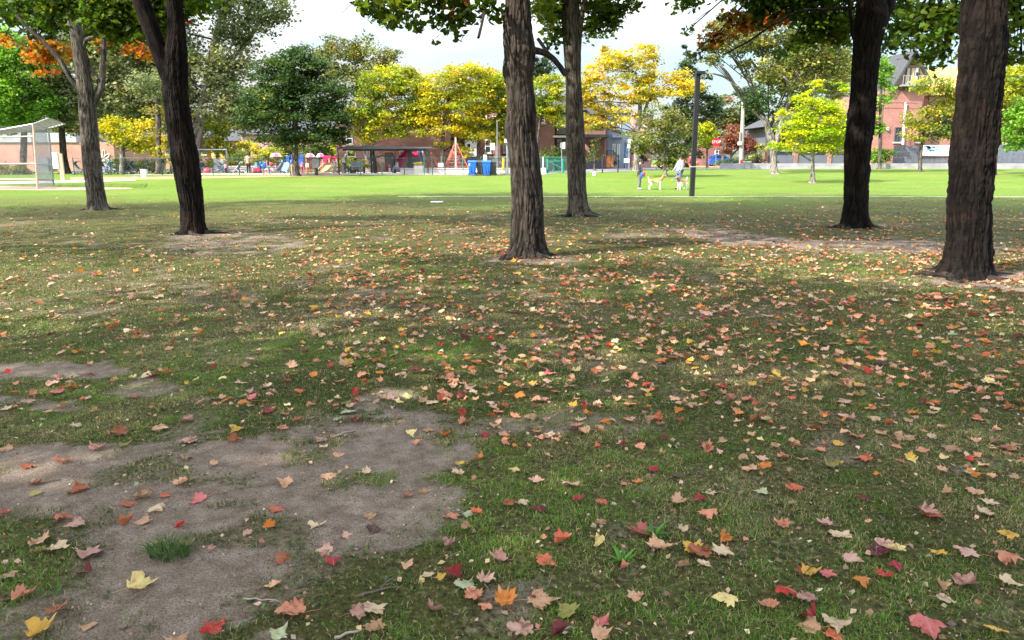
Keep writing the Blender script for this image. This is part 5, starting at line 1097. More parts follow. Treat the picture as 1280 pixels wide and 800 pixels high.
# porch house with piers, right of the elm
Y = 77; b = base(1010, Y); H = thing('porch_house', 'low house with brick porch piers and charcoal walls behind the stone wall', 'house', b)
block(H, 'wall', 956, 1090, 160, Y + 1.4, 8, mat('slate blue siding', (.10, .11, .14), .7, .2))
MB().prism([(px(950, Y), Y - .4, pz(158.5, 1010, Y)), (px(1092, Y), Y - .4, pz(158.5, 1010, Y)), (px(1070, Y), Y - .4, pz(141, 1010, Y)), (px(985, Y), Y - .4, pz(141, 1010, Y))], (0, 8, 0)).build('roof', M_greyroof, H)
for u in (958, 995, 1037, 1075): MB().span((px(u - 2.4, Y), Y, b.z), (px(u + 2.4, Y), Y + .7, pz(182.5, u, Y))).build('pier', B_red, H); MB().span((px(u - 1.2, Y), Y + .2, pz(182.4, u, Y)), (px(u + 1.2, Y), Y + .5, pz(159, u, Y))).build('column', M_charc, H)
block(H, 'beam', 954, 1088, 159.2, Y + .05, .5, M_charc, pz(164, 1010, Y)); block(H, 'porch_wall', 961, 1086, 194, Y + .1, .3, M_slate); window(H, 975, 990, 168, 188, Y + 1.4, M_charc); window(H, 1004, 1012, 168, 188, Y + 1.4, M_charc)
# gabled brick house
Y = 75; b = base(1120, Y); H = thing('gabled_house', 'tall red brick house with a shingled gable and boarded balcony door', 'house', b)
block(H, 'wall', 1096, 1148, 113, Y, 11, brick_mat('rose brick', (.34, .10, .075), (.42, .145, .11), (.42, .32, .28)))
zt, zb_ = pz(66, 1129, Y), pz(113, 1129, Y) + .004; xa, xm, xb = px(1104.5, Y), px(1128.5, Y), px(1147, Y)
MB().prism([(xa, Y + .1, zb_), (xb, Y + .1, zb_), (xb, Y + .1, pz(99, 1129, Y)), (xm, Y + .1, zt)], (0, 10.8, 0)).build('gable', B_shingle, H)
rf = MB(); rf.prism([(xm - .15, Y - .45, zt + .25), (px(1152.5, Y), Y - .45, pz(104, 1150, Y)), (px(1150.5, Y), Y - .45, pz(105.5, 1150, Y)), (xm - .1, Y - .45, zt - .08)], (0, 11.6, 0))
rf.prism([(xm - .15, Y - .45, zt + .25), (xm - .1, Y - .45, zt - .08), (px(1103, Y), Y - .45, pz(115, 1110, Y)), (px(1100.5, Y), Y - .45, pz(115, 1110, Y))], (0, 11.6, 0)); rf.build('roof', M_greyroof, H)
0 and MB().prism([(px(1084, Y), Y + 1, pz(128, 1090, Y)), (px(1103, Y), Y + 1, pz(114, 1090, Y)), (px(1108, Y), Y + 4, pz(78, 1100, Y)), (px(1096, Y), Y + 4, pz(82, 1090, Y))], (0, 6, 0)).build('side_roof', M_greyroof, H)
block(H, 'side_wall', 1070, 1095.7, 128, Y + 1.5, 9, MATS['rose brick'])
dr = block(H, 'balcony_door', 1121, 1136.5, 84, Y + .02, .07, M_charc, pz(106.5, 1128, Y))
for a, c_ in ((1122.2, 1125.3), (1127.6, 1131), (1132.3, 1135.6)): sub(MB().span((px(a, Y), Y - .015, pz(106, 1128, Y)), (px(c_, Y), Y + .018, pz(85, 1128, Y))), 'panel', M_woodp if c_ < 1132 else M_curt, dr)
rail = MB(); rail.span((px(1113, Y), Y - .8, pz(108, 1128, Y) - .05), (px(1143, Y), Y + .05, pz(108, 1128, Y) + .1)); rail.span((px(1113, Y), Y - .8, pz(96, 1128, Y)), (px(1143, Y), Y - .74, pz(96, 1128, Y) + .05))
for u in np.linspace(1113.5, 1142.5, 10): rail.span((px(u, Y) - .02, Y - .79, pz(107.2, 1128, Y)), (px(u, Y) + .02, Y - .75, pz(96, 1128, Y)))
rail.build('balcony_rail', mat('grey rail', (.25, .26, .28), .5), H)
window(H, 1114.5, 1122.5, 159, 177.5, Y, mat('dark trim', (.07, .075, .08), .6), M_glass, (2, 2)); window(H, 1090, 1096, 160, 174, Y + 1.5, MATS['dark trim'], M_glass, (2, 2)); window(H, 1142, 1150, 172, 177.5, Y - .01, M_charc, M_glass)
MB().tube([P(1132.3, 128, Y - .15), P(1130.5, 150, Y - .15), P(1128.5, 181, Y - .15)], .11, 8).tube([P(1131, 132, Y - .12), P(1134.5, 131, Y - .12)], .05, 6).build('vent_pipe', M_white, H)
MB().tube([P(1105, 95, Y - .1), P(1102, 128, Y - .1), P(1100, 186, Y - .1)], .06, 6).build('downpipe', M_charc, H); MB().tube([P(1085, 128, Y - .3), P(1148, 129, Y - .3)], .025, 5).build('cable', M_black, H)
block(H, 'meter_box', 1105, 1107.5, 159, Y - .2, .19, M_lgrey, pz(163, 1106, Y))
Yw = Y + 2; block(H, 'rear_wing', 1148.3, 1240, 120, Yw, 9, MATS['rose brick'])
MB().prism([(px(1149, Yw), Yw - .5, pz(119.5, 1180, Yw)), (px(1244, Yw), Yw - .5, pz(119.5, 1180, Yw)), (px(1240, Yw), Yw + 4, pz(76, 1180, Yw)), (px(1158, Yw), Yw + 4, pz(80, 1180, Yw))], (0, 4.5, .0)).build('wing_roof', mat('orange lit roofing', (.48, .26, .10), .85, .2, 3), H)  # orange light on the wing roof is put into its colour
for u in (1170, 1192, 1214): window(H, u, u + 9, 138, 156, Yw, M_white)

# ================================================================== FENCES, WALLS, BANNER
Y = 70.8; b = base(1000, Y); Wl = MB(); z = float(b.z)
pts = [(px(902, Y), z), (px(1340, Y), z)]
Wl.span((pts[0][0], Y, z - .2), (pts[1][0], Y + .5, pz(204.2, 1000, Y))); o = Wl.build('stone_wall', B_stone); tag(o, 'long low grey stone retaining wall along the back of the right lawn', 'wall')
p_ = thing('stone_pier', 'square grey stone pier standing proud of the low stone wall', 'pier', (px(935, Y), Y - .2, z)); MB().span((px(932, Y), Y - .15, z - .1), (px(938, Y), Y - .004, pz(203, 935, Y))).build('shaft', B_stone, p_); MB().span((px(931, Y), Y - .2, pz(203, 935, Y) + .003), (px(939, Y), Y + .55, pz(201.6, 935, Y))).build('cap', M_lgrey, p_)
def panel_fence(u0, u1, v0, v1, Y, label):
    b = base((u0 + u1) / 2, Y); R = thing('panel_fence', label, 'fence', b); x0, x1 = px(u0, Y), px(u1, Y); zt, z0 = pz(v0, u0, Y), pz(v1, u0, Y); n = max(2, round((x1 - x0) / .52)); mb = MB()
    for i in range(n):
        for k in range(3):
            a = x0 + (x1 - x0) * i / n; h0 = z0 + (zt - z0) * k / 3; mb.span((a + .012, Y, h0 + .012), (a + (x1 - x0) / n - .012, Y + .05, h0 + (zt - z0) / 3 - .012))
    mb.build('panel', M_slate, R); fr = MB(); fr.span((x0, Y + .055, z0), (x1, Y + .1, z0 + .06)); fr.span((x0, Y + .055, zt - .08), (x1, Y + .1, zt)); fr.build('rail', M_charc, R)
    return R
panel_fence(1116, 1148, 182.6, 204, 72.2, 'slate grey panel fence left of the white banner'); panel_fence(1149, 1207, 195.5, 204, 72.1, 'low slate fence below the white banner'); panel_fence(1239, 1340, 181, 204, 72.2, 'slate grey panel fence at the right end of the stone wall')
Y = 71.9; R = thing('banner', 'white banner printed with blue trees and a small house picture', 'banner', base(1172, Y)); x0, x1 = px(1148.6, Y), px(1205, Y); z1, z0 = pz(181.5, 1170, Y), pz(194.6, 1170, Y)
MB().span((x0, Y, z0), (x1, Y + .03, z1)).build('sheet', M_white, R)
pr = MB(); rn = random.Random(3)
for k in range(16):
    c = Vector((x0 + (x1 - x0) * rn.uniform(.10, .42), Y - .006, z1 - rn.uniform(.1, .55))); pr.prism([c + Vector((math.cos(t) * rn.uniform(.1, .24), 0, math.sin(t) * rn.uniform(.05, .13))) for t in np.linspace(0, 2 * PI, 9)[:-1]], (0, .004, 0))
pr.build('tree_print', mat('pale teal ink', (.16, .36, .46), .6, .3), R)
tx = MB()
for k in range(3): tx.span((x0 + (x1 - x0) * .42, Y - .004, z0 + .16 + .1 * k), (x0 + (x1 - x0) * (.60 - .02 * k), Y - .0005, z0 + .2 + .1 * k))
tx.build('text_rule', MATS['pale teal ink'], R); xp = x0 + (x1 - x0) * .64
MB().span((xp, Y - .005, z1 - .62), (xp + .9, Y - .0005, z1 - .12)).build('picture', mat('printed photo', (.18, .20, .10), .6, .5, 6, 0, .0, (.42, .24, .16)), R)
MB().span((x1 - .85, Y - .0052, z1 - .55), (x1 - .25, Y - .0005, z1 - .1)).build('emblem', mat('pale blue print', (.42, .50, .66), .6, .3, 6), R)

# green chain link fence of the playground
def wires(mb, x0, x1, y0, y1, z0, z1, step=.13, r=.0045):
    """crossed wires between two uprights; flat prisms"""
    L = math.hypot(x1 - x0, y1 - y0); H = z1 - z0; dx, dy = (x1 - x0) / L, (y1 - y0) / L; s = -H
    while s < L:
        for sg in (0, 1):
            a0, a1 = s, s + H; h0, h1 = 0.0, H
            if a0 < 0: h0 = -a0; a0 = 0
            if a1 > L: h1 = H - (a1 - L); a1 = L
            if h1 - h0 < .02: continue
            if sg: pa, pb = (a0, H - h0), (a1, H - h1)
            else: pa, pb = (a0, h0), (a1, h1)
            A = Vector((x0 + dx * pa[0], y0 + dy * pa[0], z0 + pa[1])); B = Vector((x0 + dx * pb[0], y0 + dy * pb[0], z0 + pb[1])); mb.tube([A, B], r, 3, False)
        s += step
Y = 58.2; U = [91, 137, 181, 201, 265, 298, 328.5, 362, 393, 423.5, 450, 477, 505, 530, 540.5, 556, 578.5, 601, 620, 640, 671]; zf = .47; zt = zf + 1.27
Fn = thing('chain_link_fence', 'long green chain link fence round the playground', 'fence', (px(380, Y), Y, zf))
for u in U: MB().cyl((px(u, Y), Y, zf - .2), (px(u, Y), Y, zt + .03), .036, None, 8).ell((px(u, Y), Y, zt + .03), (.045, .045, .03), 8, 4).build('fence_post', M_teal if u in (328.5, 450, 578.5, 620, 477, 530) else M_green, Fn)
MB().cyl((px(91, Y), Y, zt), (px(671, Y), Y, zt), .022, None, 6).build('top_rail', M_green, Fn)
mb = MB(); wires(mb, px(91, Y), px(671, Y), Y, Y, zf + .05, zt, .16, .004); mb.build('chain_mesh', M_green, Fn)
MB().span((px(236, Y), Y + .25, zf - .15), (px(641, Y), Y + .45, zf + .13)).build('kerb', M_conc, None)['kind'] = 'structure'
# pipe gate and fence between the middle trunks
Y = 61; b = base(690, Y); Gt = thing('pipe_gate', 'teal pipe gate with a diagonal brace between the middle trunks', 'gate', b); z = float(b.z)
for u in (684.5, 703.5): MB().cyl(P(u, 216.5, Y), P(u, 198.5, Y), .075, None, 10).build('gate_post', M_teal, Gt)
MB().tube([P(685, 201.5, Y), P(703, 201.5, Y)], .035, 8).tube([P(685, 201.5, Y), P(703, 210.5, Y)], .03, 8).tube([P(685, 215, Y), P(703, 215, Y)], .03, 8).build('gate_frame', M_teal, Gt)
Y = 64.5; Fg = thing('chain_link_fence', 'pale teal chain link fence behind the pipe gate', 'fence', base(690, Y)); mb = MB(); wires(mb, px(672, Y), px(728, Y), Y, Y, b.z, pz(196.5, 690, Y), .09, .006); mb.build('chain_mesh', M_teal, Fg)
MB().cyl(P(672, 196.5, Y), P(728, 196.5, Y), .03, None, 6).build('top_rail', M_teal, Fg); MB().cyl(P(679, 214, Y), P(679, 196, Y), .04, None, 8).build('fence_post', M_white, Fg)
Y = 60.5; tag(MB().span((px(673, Y), Y, .4), (px(683, Y), Y + .8, pz(210, 678, Y))).build('concrete_block', M_conc), 'pale concrete block at the foot of the pipe gate', 'block')
# low pool wall
for (u0, u1, vt, vb, Y, nm, mt, lb) in [(246, 312, 211.3, 217, 61.5, 'concrete_bench', M_lgrey, 'pale concrete bench wall under the grey swing frame'), (285, 345, 208.6, 215, 66, 'pool_wall', M_conc, 'pale wading pool wall behind the person in the tan jacket'), (500, 640, 211.3, 217.4, 60.5, 'play_wall', M_conc, 'long pale low wall behind the wheeled bins')]:
    R = thing(nm, lb, 'low wall', base((u0 + u1) / 2, Y)); MB().span((px(u0, Y), Y, .4), (px(u1, Y), Y + .5, pz(vt, u0, Y))).build('wall', mt, R); MB().span((px(u0, Y) - .05, Y - .06, pz(vt, u0, Y) + .003), (px(u1, Y) + .05, Y + .56, pz(vt, u0, Y) + .08)).build('coping', M_lgrey, R)
    if nm == 'pool_wall': MB().span((px(u0, Y), Y - .012, pz(215, u0, Y)), (px(u1, Y), Y - .003, pz(212.5, u0, Y))).build('painted_stripe', M_pinkp, R)
    if nm == 'play_wall':
        for u in np.arange(618, 640, 3.2): MB().span((px(u, Y), Y - .012, .55), (px(u + 1.2, Y), Y - .003, pz(212.6, u, Y))).build('painted_mark', mat('faded green paint', (.22, .42, .34), .8), R)

# ================================================================== BASEBALL BACKSTOP
Y0, Y1 = 41.5, 45.0
R = thing('backstop', 'chain link baseball backstop with a sloping wire roof at the far left', 'backstop', base(47, Y0))
A = P(47.5, 239.5, Y0); A.z = -.05; At = P(41.5, 155, Y0); B_ = P(67.5, 236, Y1); Bt = P(60.5, 160.5, Y1); tip = P(60.5, 148, Y0 - 1.0); tip2 = P(81, 155, Y1)
C0 = P(-70, 240, Y0 + .4); Ct = P(-75, 176, Y0 + .4); D0 = P(-70, 238, Y1 + .4); Dt = P(-72, 176, Y1 + .4)
for a, c_, mt in ((A, At, M_rust), (B_, Bt, M_steel), (C0, Ct, M_rust), (D0, Dt, M_steel)): MB().cyl(a, c_, .055, None, 10).build('post', mt, R)
for v0_, v1_ in ((170.5, 171), (204.5, 204.5), (224, 223.5)): MB().cyl(P(42.5 + (v0_ - 155) * .06, v0_, Y0), P(-70, v1_ + 1, Y0 + .4), .04, None, 8).build('rail', M_rust, R)
for v0_ in (206, 224.5): MB().cyl(P(43 + (v0_ - 155) * .06, v0_ + (0 if v0_ > 210 else 0), Y0), P(61 + (v0_ - 160) * .09, v0_ + .6, Y1), .035, None, 8).build('rail', M_steel, R)
roof = MB(); roof.cyl(Ct, At, .045, None, 8).cyl(At, tip, .045, None, 8).cyl(tip, tip2, .045, None, 8).cyl(tip2, Bt, .045, None, 8).cyl(At, Bt, .04, None, 8).cyl(Dt, Bt, .04, None, 8)
for k in range(1, 5): t = k / 5; roof.cyl(At.lerp(tip, t), Bt.lerp(tip2, t), .022, None, 6)
for k in range(1, 9): t = k / 9; roof.cyl(Ct.lerp(At, t), Dt.lerp(Bt, t), .022, None, 6)
roof.build('roof_frame', M_steel, R)
mesh = MB(); wires(mesh, C0.x, A.x, Y0 + .4, Y0, .0, 3.4, .11, .0062)
def quad_wires(mb, a, b, c, d, n, r):
    for k in range(1, n):
        t = k / n; mb.tube([a.lerp(b, t), d.lerp(c, t)], r, 3, False); 
    for k in range(1, n): t = k / n; mb.tube([a.lerp(d, t), b.lerp(c, t)], r, 3, False)
quad_wires(mesh, Ct, At, Bt, Dt, 40, .0062); quad_wires(mesh, At, tip, tip2, Bt, 22, .0062); wires(mesh, A.x, B_.x, Y0, Y1, .05, 3.5, .11, .0062)
mesh.build('chain_mesh', M_steel, R)
Y = 50; R = thing('notice_board', 'white notice board on brown posts beside the backstop', 'notice board', base(70, Y))
for u in (73.8, 76.4): MB().span((px(u, Y) - .07, Y, .1), (px(u, Y) + .07, Y + .12, pz(190 if u < 75 else 192, u, Y))).build('post', M_woodp, R)
MB().span((px(65, Y), Y - .06, pz(210.5, 68, Y)), (px(72.6, Y), Y + .02, pz(190.5, 68, Y))).build('board', M_white, R); MB().span((px(66.5, Y), Y - .07, pz(204, 68, Y)), (px(69.5, Y), Y - .062, pz(193, 68, Y))).build('poster', mat('pale notice', (.45, .55, .62), .6, .3, 9), R)

# ================================================================== POLES AND SIGNS
Y = 33.5; b = G(865, 245); b.y = Y; R = thing('lamp_post', 'dark square lamp post standing on the sunny field', 'lamp post', base(865, Y))
q0 = P(864.6, 246.3, Y); q1 = P(871.5, 93, Y); q0.z = -.05
mb = MB(); mb.span((q0.x - .1, Y - .1, -.05), (q0.x + .1, Y + .1, q1.z)); mb.build('pole', M_clip, R)
MB().span((q0.x - .11, Y - .24, q1.z + .003), (q0.x + .27, Y + .12, q1.z + .12)).build('lamp_head', M_clip, R); MB().span((q0.x + .115, Y - .2, q1.z - .04), (q0.x + .25, Y + .06, q1.z)).build('lens', mat('frosted lens', (.5, .5, .48), .3), R)
MB().span((q0.x - .103, Y - .103, pz(208.8, 866, Y)), (q0.x + .103, Y + .103, pz(207.9, 866, Y))).build('band', M_lgrey, R)
Y = 72; R = thing('utility_pole', 'weathered wooden utility pole with a grey box and a red marked foot', 'utility pole', base(926, Y))
MB().tube([P(926, 212, Y), P(927.5, 170, Y), P(929.3, 121, Y)], [.2, .18, .14], 10).build('pole', mat('silvery pole wood', (.36, .31, .26), .9, .25, 6, stretch=(1, 1, .1)), R)
MB().span((px(920.5, Y), Y - .35, pz(181.5, 922, Y)), (px(924.8, Y), Y - .05, pz(177, 922, Y))).build('meter_box', M_lgrey, R); MB().tube([P(925, 177, Y - .2), P(925.3, 165, Y - .2)], .09, 8).build('conduit', M_grey, R)
MB().tube([P(926.6, 210, Y - .12), P(927, 199.5, Y - .12)], .13, 8).build('marker_sleeve', M_red, R)
def text_obj(txt, c, size, material, name, parent, th=.004):
    cu = bpy.data.curves.new(name, 'FONT'); cu.body = txt; cu.size = size; cu.align_x = 'CENTER'; cu.align_y = 'CENTER'; cu.extrude = th
    tmp = bpy.data.objects.new(name, cu); COL.objects.link(tmp); tmp.rotation_euler = (PI / 2, 0, 0); tmp.location = c
    dg = bpy.context.evaluated_depsgraph_get(); dg.update(); me = bpy.data.meshes.new_from_object(tmp.evaluated_get(dg)); mw = tmp.matrix_world.copy() if False else Matrix.Translation(c) @ Matrix.Rotation(PI / 2, 4, 'X')
    me.transform(mw); bpy.data.objects.remove(tmp); me.materials.clear(); me.materials.append(material); o = bpy.data.objects.new(name, me); COL.objects.link(o)
    o.parent = parent; o.matrix_parent_inverse = Matrix.Identity(4); return o
Y = 74; R = thing('stop_sign', 'red octagonal stop sign beside the blue car', 'road sign', base(895, Y)); c = P(895.2, 177.6, Y); r = .43
MB().cyl(P(894.8, 211, Y), P(895.2, 175, Y + .0), .045, None, 8).build('post', M_steel, R)
sg = MB().prism([c + Vector((math.cos(a) * r, -.06, math.sin(a) * r)) for a in np.linspace(PI / 8, 2 * PI + PI / 8, 9)[:-1]], (0, .015, 0)).build('sign_plate', mat('stop sign red', (.62, .015, .025), .4, .1), R)
o = text_obj('STOP', c + Vector((0, -.066, 0)), .36, M_white, 'lettering', sg)
Y = 64; R = thing('parking_sign', 'white rectangular sign marked 30 in front of the brick house', 'road sign', base(619, Y)); c = P(615.5, 183.2, Y)
MB().cyl(P(620, 217, Y), P(620, 184, Y), .04, None, 8).build('post', M_steel, R); pl = MB().span((c.x - .19, Y - .05, c.z - .28), (c.x + .19, Y - .035, c.z + .28)).build('sign_plate', M_white, R); text_obj('30', Vector((c.x, Y - .056, c.z - .08)), .3, M_black, 'lettering', pl)
MB().span((c.x, Y - .03, c.z - .04), (px(620, Y), Y - .01, c.z + .04)).build('bracket', M_steel, R)
Y = 63; tag(MB().tube([P(621.6, 218, Y), P(621.5, 190, Y), P(621.3, 150, Y)], [.055, .05, .035], 8).build('flagpole', M_steel), 'slender grey metal pole rising beside the sign marked 30', 'pole')
Y = 57.4; R = thing('sign_post', 'small pale sign on a thin post in front of the bins', 'sign', base(605, Y)); MB().cyl(P(605.5, 219.5, Y), P(606, 194, Y), .028, None, 8).build('post', M_steel, R); MB().span((px(604.2, Y), Y - .05, pz(201.5, 606, Y)), (px(608.6, Y), Y - .03, pz(193.4, 606, Y))).build('sign_plate', mat('faded green sign', (.45, .58, .50), .6, .15), R)
Y = 57.8; R = thing('sign_post', 'grey pole with white boxes against the left side of the massive middle trunk', 'sign', base(634, Y)); MB().cyl(P(634.3, 220, Y), P(634, 165, Y), .075, None, 8).build('post', M_steel, R); MB().span((px(630.5, Y), Y - .3, pz(178.5, 632, Y)), (px(635, Y), Y - .08, pz(173.8, 632, Y))).build('sign_box', M_white, R)
Y = 60.3; tag(MB().tube([P(629.2, 197, Y), P(629.2, 207, Y), P(628.9, 210.5, Y), P(627.6, 212, Y)], [.10, .10, .11, .11], 8).build('spring_post', M_yel), 'bent yellow play post left of the massive middle trunk', 'post')
Y = 63; R = thing('street_sign', 'white sign on a pole before the bay windowed brick house', 'road sign', base(702, Y)); MB().cyl(P(702, 214, Y), P(702.2, 178, Y), .04, None, 8).build('post', M_steel, R); MB().span((px(703, Y), Y - .06, pz(186, 704, Y)), (px(706, Y), Y - .04, pz(177.8, 704, Y))).build('sign_plate', M_white, R); MB().span((px(700, Y), Y - .03, pz(185, 702, Y)), (px(702.2, Y), Y, pz(178.5, 702, Y))).build('side_plate', M_grey, R)
Y = 65; R = thing('street_sign', 'pole with white street name blades beside the pale locust trunk', 'road sign', base(787, Y)); MB().cyl(P(786.5, 213, Y), P(786.5, 175, Y), .04, None, 8).build('post', M_steel, R)
MB().span((px(784, Y), Y - .05, pz(176.6, 787, Y)), (px(790, Y), Y - .03, pz(174.3, 787, Y))).build('name_blade', M_white, R); MB().span((px(784, Y), Y - .08, pz(179.2, 787, Y)), (px(790, Y), Y - .06, pz(177.2, 787, Y))).build('name_blade', M_white, R); MB().span((px(783.5, Y), Y - .06, pz(185, 787, Y)), (px(787, Y), Y - .045, pz(180.6, 787, Y))).build('sign_plate', M_white, R)
Y = 56; R = thing('lawn_sign', 'small white lawn sign on a thin stake near the woman', 'sign', base(782, Y)); MB().cyl(P(781.4, 218.5, Y), P(783, 200, Y), .018, None, 6).build('stake', M_steel, R); MB().span((px(780, Y), Y - .03, pz(203.3, 783, Y)), (px(786.6, Y), Y - .01, pz(198, 783, Y))).build('sign_plate', M_white, R)
for u, vt, Y, lb in ((753, 197.5, 61.5, 'dark steel bollard in front of the porch steps'), (772.4, 199, 62.5, 'dark steel bollard right of the porch steps')): R = thing('bollard', lb, 'bollard', base(u, Y)); MB().cyl(P(u, 216, Y), P(u, vt, Y), .055, None, 10).build('shaft', M_cloth, R); MB().ell(P(u, vt, Y), (.065, .065, .05), 10, 5).build('cap', M_cloth, R)
for u, v0_, v1_, Y in ((962 - 70, 0, 0, 0),): pass
Y = 66; tag(MB().cyl(P(883, 211, Y), P(882.8, 196, Y), .04, None, 8).ell(P(882.8, 196, Y), (.05, .05, .03), 8, 4).build('path_post', M_black), 'thin dark post left of the stop sign', 'post')
Y = 57; tag(MB().cyl(P(893 - 40, 219, Y), P(893 - 40, 212, Y), .02, None, 6).build('marker_stake', M_lgrey), 'short pale stake at the foot of the olive tree', 'stake')
Y = 57.5; tag(MB().span((px(743, Y) - .11, Y - .1, .4), (px(743, Y) + .11, Y + .1, pz(216, 743, Y))).ell((px(743, Y), Y, pz(216, 743, Y)), (.11, .1, .05), 8, 5).build('utility_marker', M_white), 'stubby white marker on the lawn right of the paler maple', 'marker')
p = G(546, 253.8); tag(MB().prism([p + Vector((.32 * math.cos(a) * (1 if abs(math.cos(a)) < .9 else 1), .30 * math.sin(a), .02)) for a in np.linspace(PI / 4, 2 * PI + PI / 4, 5)[:-1]], (0, 0, .04)).build('base_plate', M_white), 'flat pale plate lying on the grass left of the middle trunk', 'base plate')

# ================================================================== BINS
def bin_(u, Y, c, label, dz=0):
    b = base(u, Y); R = thing('wheeled_bin', label, 'bin', b, 'wheeled bins beside the playground fence'); x, z = b.x, b.z
    mb = MB(); n = [(-.30, -.36, .98), (.30, -.36, .98), (.30, .34, .98), (-.30, .34, .98)]; lo = [(-.23, -.26, .06), (.23, -.26, .06), (.23, .26, .06), (-.23, .26, .06)]
    vs_ = [(x + q[0], Y + q[1], z + q[2]) for q in lo + n]; mb.add(vs_, [(3, 2, 1, 0), (4, 5, 6, 7), (0, 1, 5, 4), (1, 2, 6, 5), (2, 3, 7, 6), (3, 0, 4, 7)])
    for sx in (-.1, .1): mb.span((x + sx - .03, Y - .345, z + .2), (x + sx + .03, Y - .29, z + .8))
    mb.build('body', c[0], R)
    ld = MB(); ld.prism([(x - .33, Y - .40, z + .985), (x - .33, Y - .36, z + 1.06), (x - .33, Y + .1, z + 1.14), (x - .33, Y + .38, z + 1.08), (x - .33, Y + .38, z + .985)], (.66, 0, 0)); ld.build('lid', c[1], R)
    for sx in (-.27, .27): MB().cyl((x + sx - .03, Y + .27, z + .12), (x + sx + .03, Y + .27, z + .12), .12, None, 14).build('wheel', M_tyre, R)
    MB().tube([(x - .24, Y + .36, z + 1.0), (x - .24, Y + .44, z + 1.02), (x + .24, Y + .44, z + 1.02), (x + .24, Y + .36, z + 1.0)], .018, 6).build('handle', c[1], R)
    return R
M_dkbin = mat('dark grey bin plastic', (.045, .047, .05), .55, .2, 4)
b1 = bin_(590.5, 57.3, (M_blue, M_blue), 'blue wheeled bin with a white sticker, leftmost of the four bins'); MB().span((px(586.5, 57.3) - .02, 57.3 - .372, b1.location.z + .72), (px(586.5, 57.3) + .08, 57.3 - .352, b1.location.z + .9)).build('sticker', M_white, b1)
bin_(600.8, 57.5, (M_dkbin, M_dkbin), 'dark grey wheeled bin between the two blue bins'); bin_(608.3, 57.3, (M_blue, M_blue), 'blue wheeled bin behind the thin sign post'); bin_(615.6, 57.6, (M_dkbin, M_dkbin), 'dark grey wheeled bin, rightmost of the four bins')

# ================================================================== SHELTER AND PLAYGROUND
Y = 60.5; R = thing('picnic_shelter', 'long flat roofed dark steel picnic shelter', 'shelter', base(480, Y)); zr = pz(186.5, 480, Y)
MB().prism([(px(424, Y), Y - .6, zr + .02), (px(424, Y), Y - .6, zr + .16), (px(460, Y), Y - .6, zr + .24), (px(541, Y), Y - .6, zr + .16), (px(541, Y), Y - .6, zr + .06), (px(460, Y), Y - .6, zr)], (0, 4.0, 0)).build('roof', mat('shelter roof steel', (.10, .095, .11), .4, .2, 3), R)
MB().span((px(428, Y), Y + .2, zr - .12), (px(532, Y), Y + .35, zr - .002)).build('beam', M_black, R)
for u in (463.3, 466.6, 510.3, 513.2): MB().span((px(u, Y) - .07, Y + .2, .45), (px(u, Y) + .07, Y + .34, zr - .124)).build('post', M_black, R)
for u in (424.3, 535.5): MB().cyl((px(u, Y), Y - .4, .45), (px(u, Y), Y - .4, zr + .02), .05, None, 8).build('post', M_green, R)
Y = 58.9; R = thing('park_bench', 'grey park bench under the left end of the shelter', 'bench', base(445, Y)); z = .47
MB().span((px(437.5, Y), Y, z + .78), (px(453.5, Y), Y + .04, z + .98)).span((px(437.5, Y), Y, z + .56), (px(453.5, Y), Y + .04, z + .75)).build('backrest', M_grey, R); MB().span((px(437.5, Y), Y - .03, z + .42), (px(453.5, Y), Y + .5, z + .47)).build('seat', M_grey, R)
for u in (437, 454): MB().span((px(u, Y) - .03, Y - .03, z), (px(u, Y) + .03, Y + .5, z + .66)).build('leg', M_black, R)
Y = 61.2; R = thing('swing_frame', 'grey steel swing frame behind the dark forked maple', 'swing frame', base(265, Y)); zt = pz(187, 265, Y)
MB().cyl((px(245, Y), Y, zt), (px(284.5, Y), Y, zt), .055, None, 10).build('top_bar', M_steel, R)
for u in (247, 284): MB().cyl((px(u, Y), Y, .45), (px(u, Y), Y, zt), .06, None, 10).build('post', M_steel, R)
MB().cyl((px(256, Y), Y, zt), (px(255.5, Y), Y, 1.1), .012, None, 5).cyl((px(259, Y), Y, zt), (px(258.5, Y), Y, 1.1), .012, None, 5).build('chain', M_steel, R); MB().span((px(255.2, Y), Y - .1, 1.06), (px(259, Y), Y + .1, 1.1)).build('seat', M_black, R)
Y = 62.5; R = thing('water_spout', 'grey bent shower pole by the sparse yellow tree', 'shower pole', base(213.5, Y)); MB().tube([P(213.7, 216, Y), P(213.4, 190, Y), P(213, 187, Y), P(211, 186.5, Y)], [.1, .09, .09, .09], 8).build('pipe', M_steel, R); MB().ell(P(211, 187, Y), (.14, .12, .09), 10, 5).build('spray_head', M_lgrey, R)
for (u0, u1, vt, Y, lb) in ((175.5, 181.5, 212.3, 55.5, 'tall white concrete pillar on the verge left of the forked maple'), (165, 170.5, 222, 54.8, 'low white concrete block beside the tall white pillar')):
    R = thing('concrete_pillar', lb, 'pillar', base((u0 + u1) / 2, Y)); x0, x1 = px(u0, Y), px(u1, Y); zt = pz(vt, u0, Y); MB().box(((x0 + x1) / 2, Y, (zt + .3) / 2), (x1 - x0, .34, zt - .3)).build('shaft', M_white, R); MB().span((x0 - .03, Y - .2, zt + .003), (x1 + .03, Y + .2, zt + .05)).build('cap', M_lgrey, R)
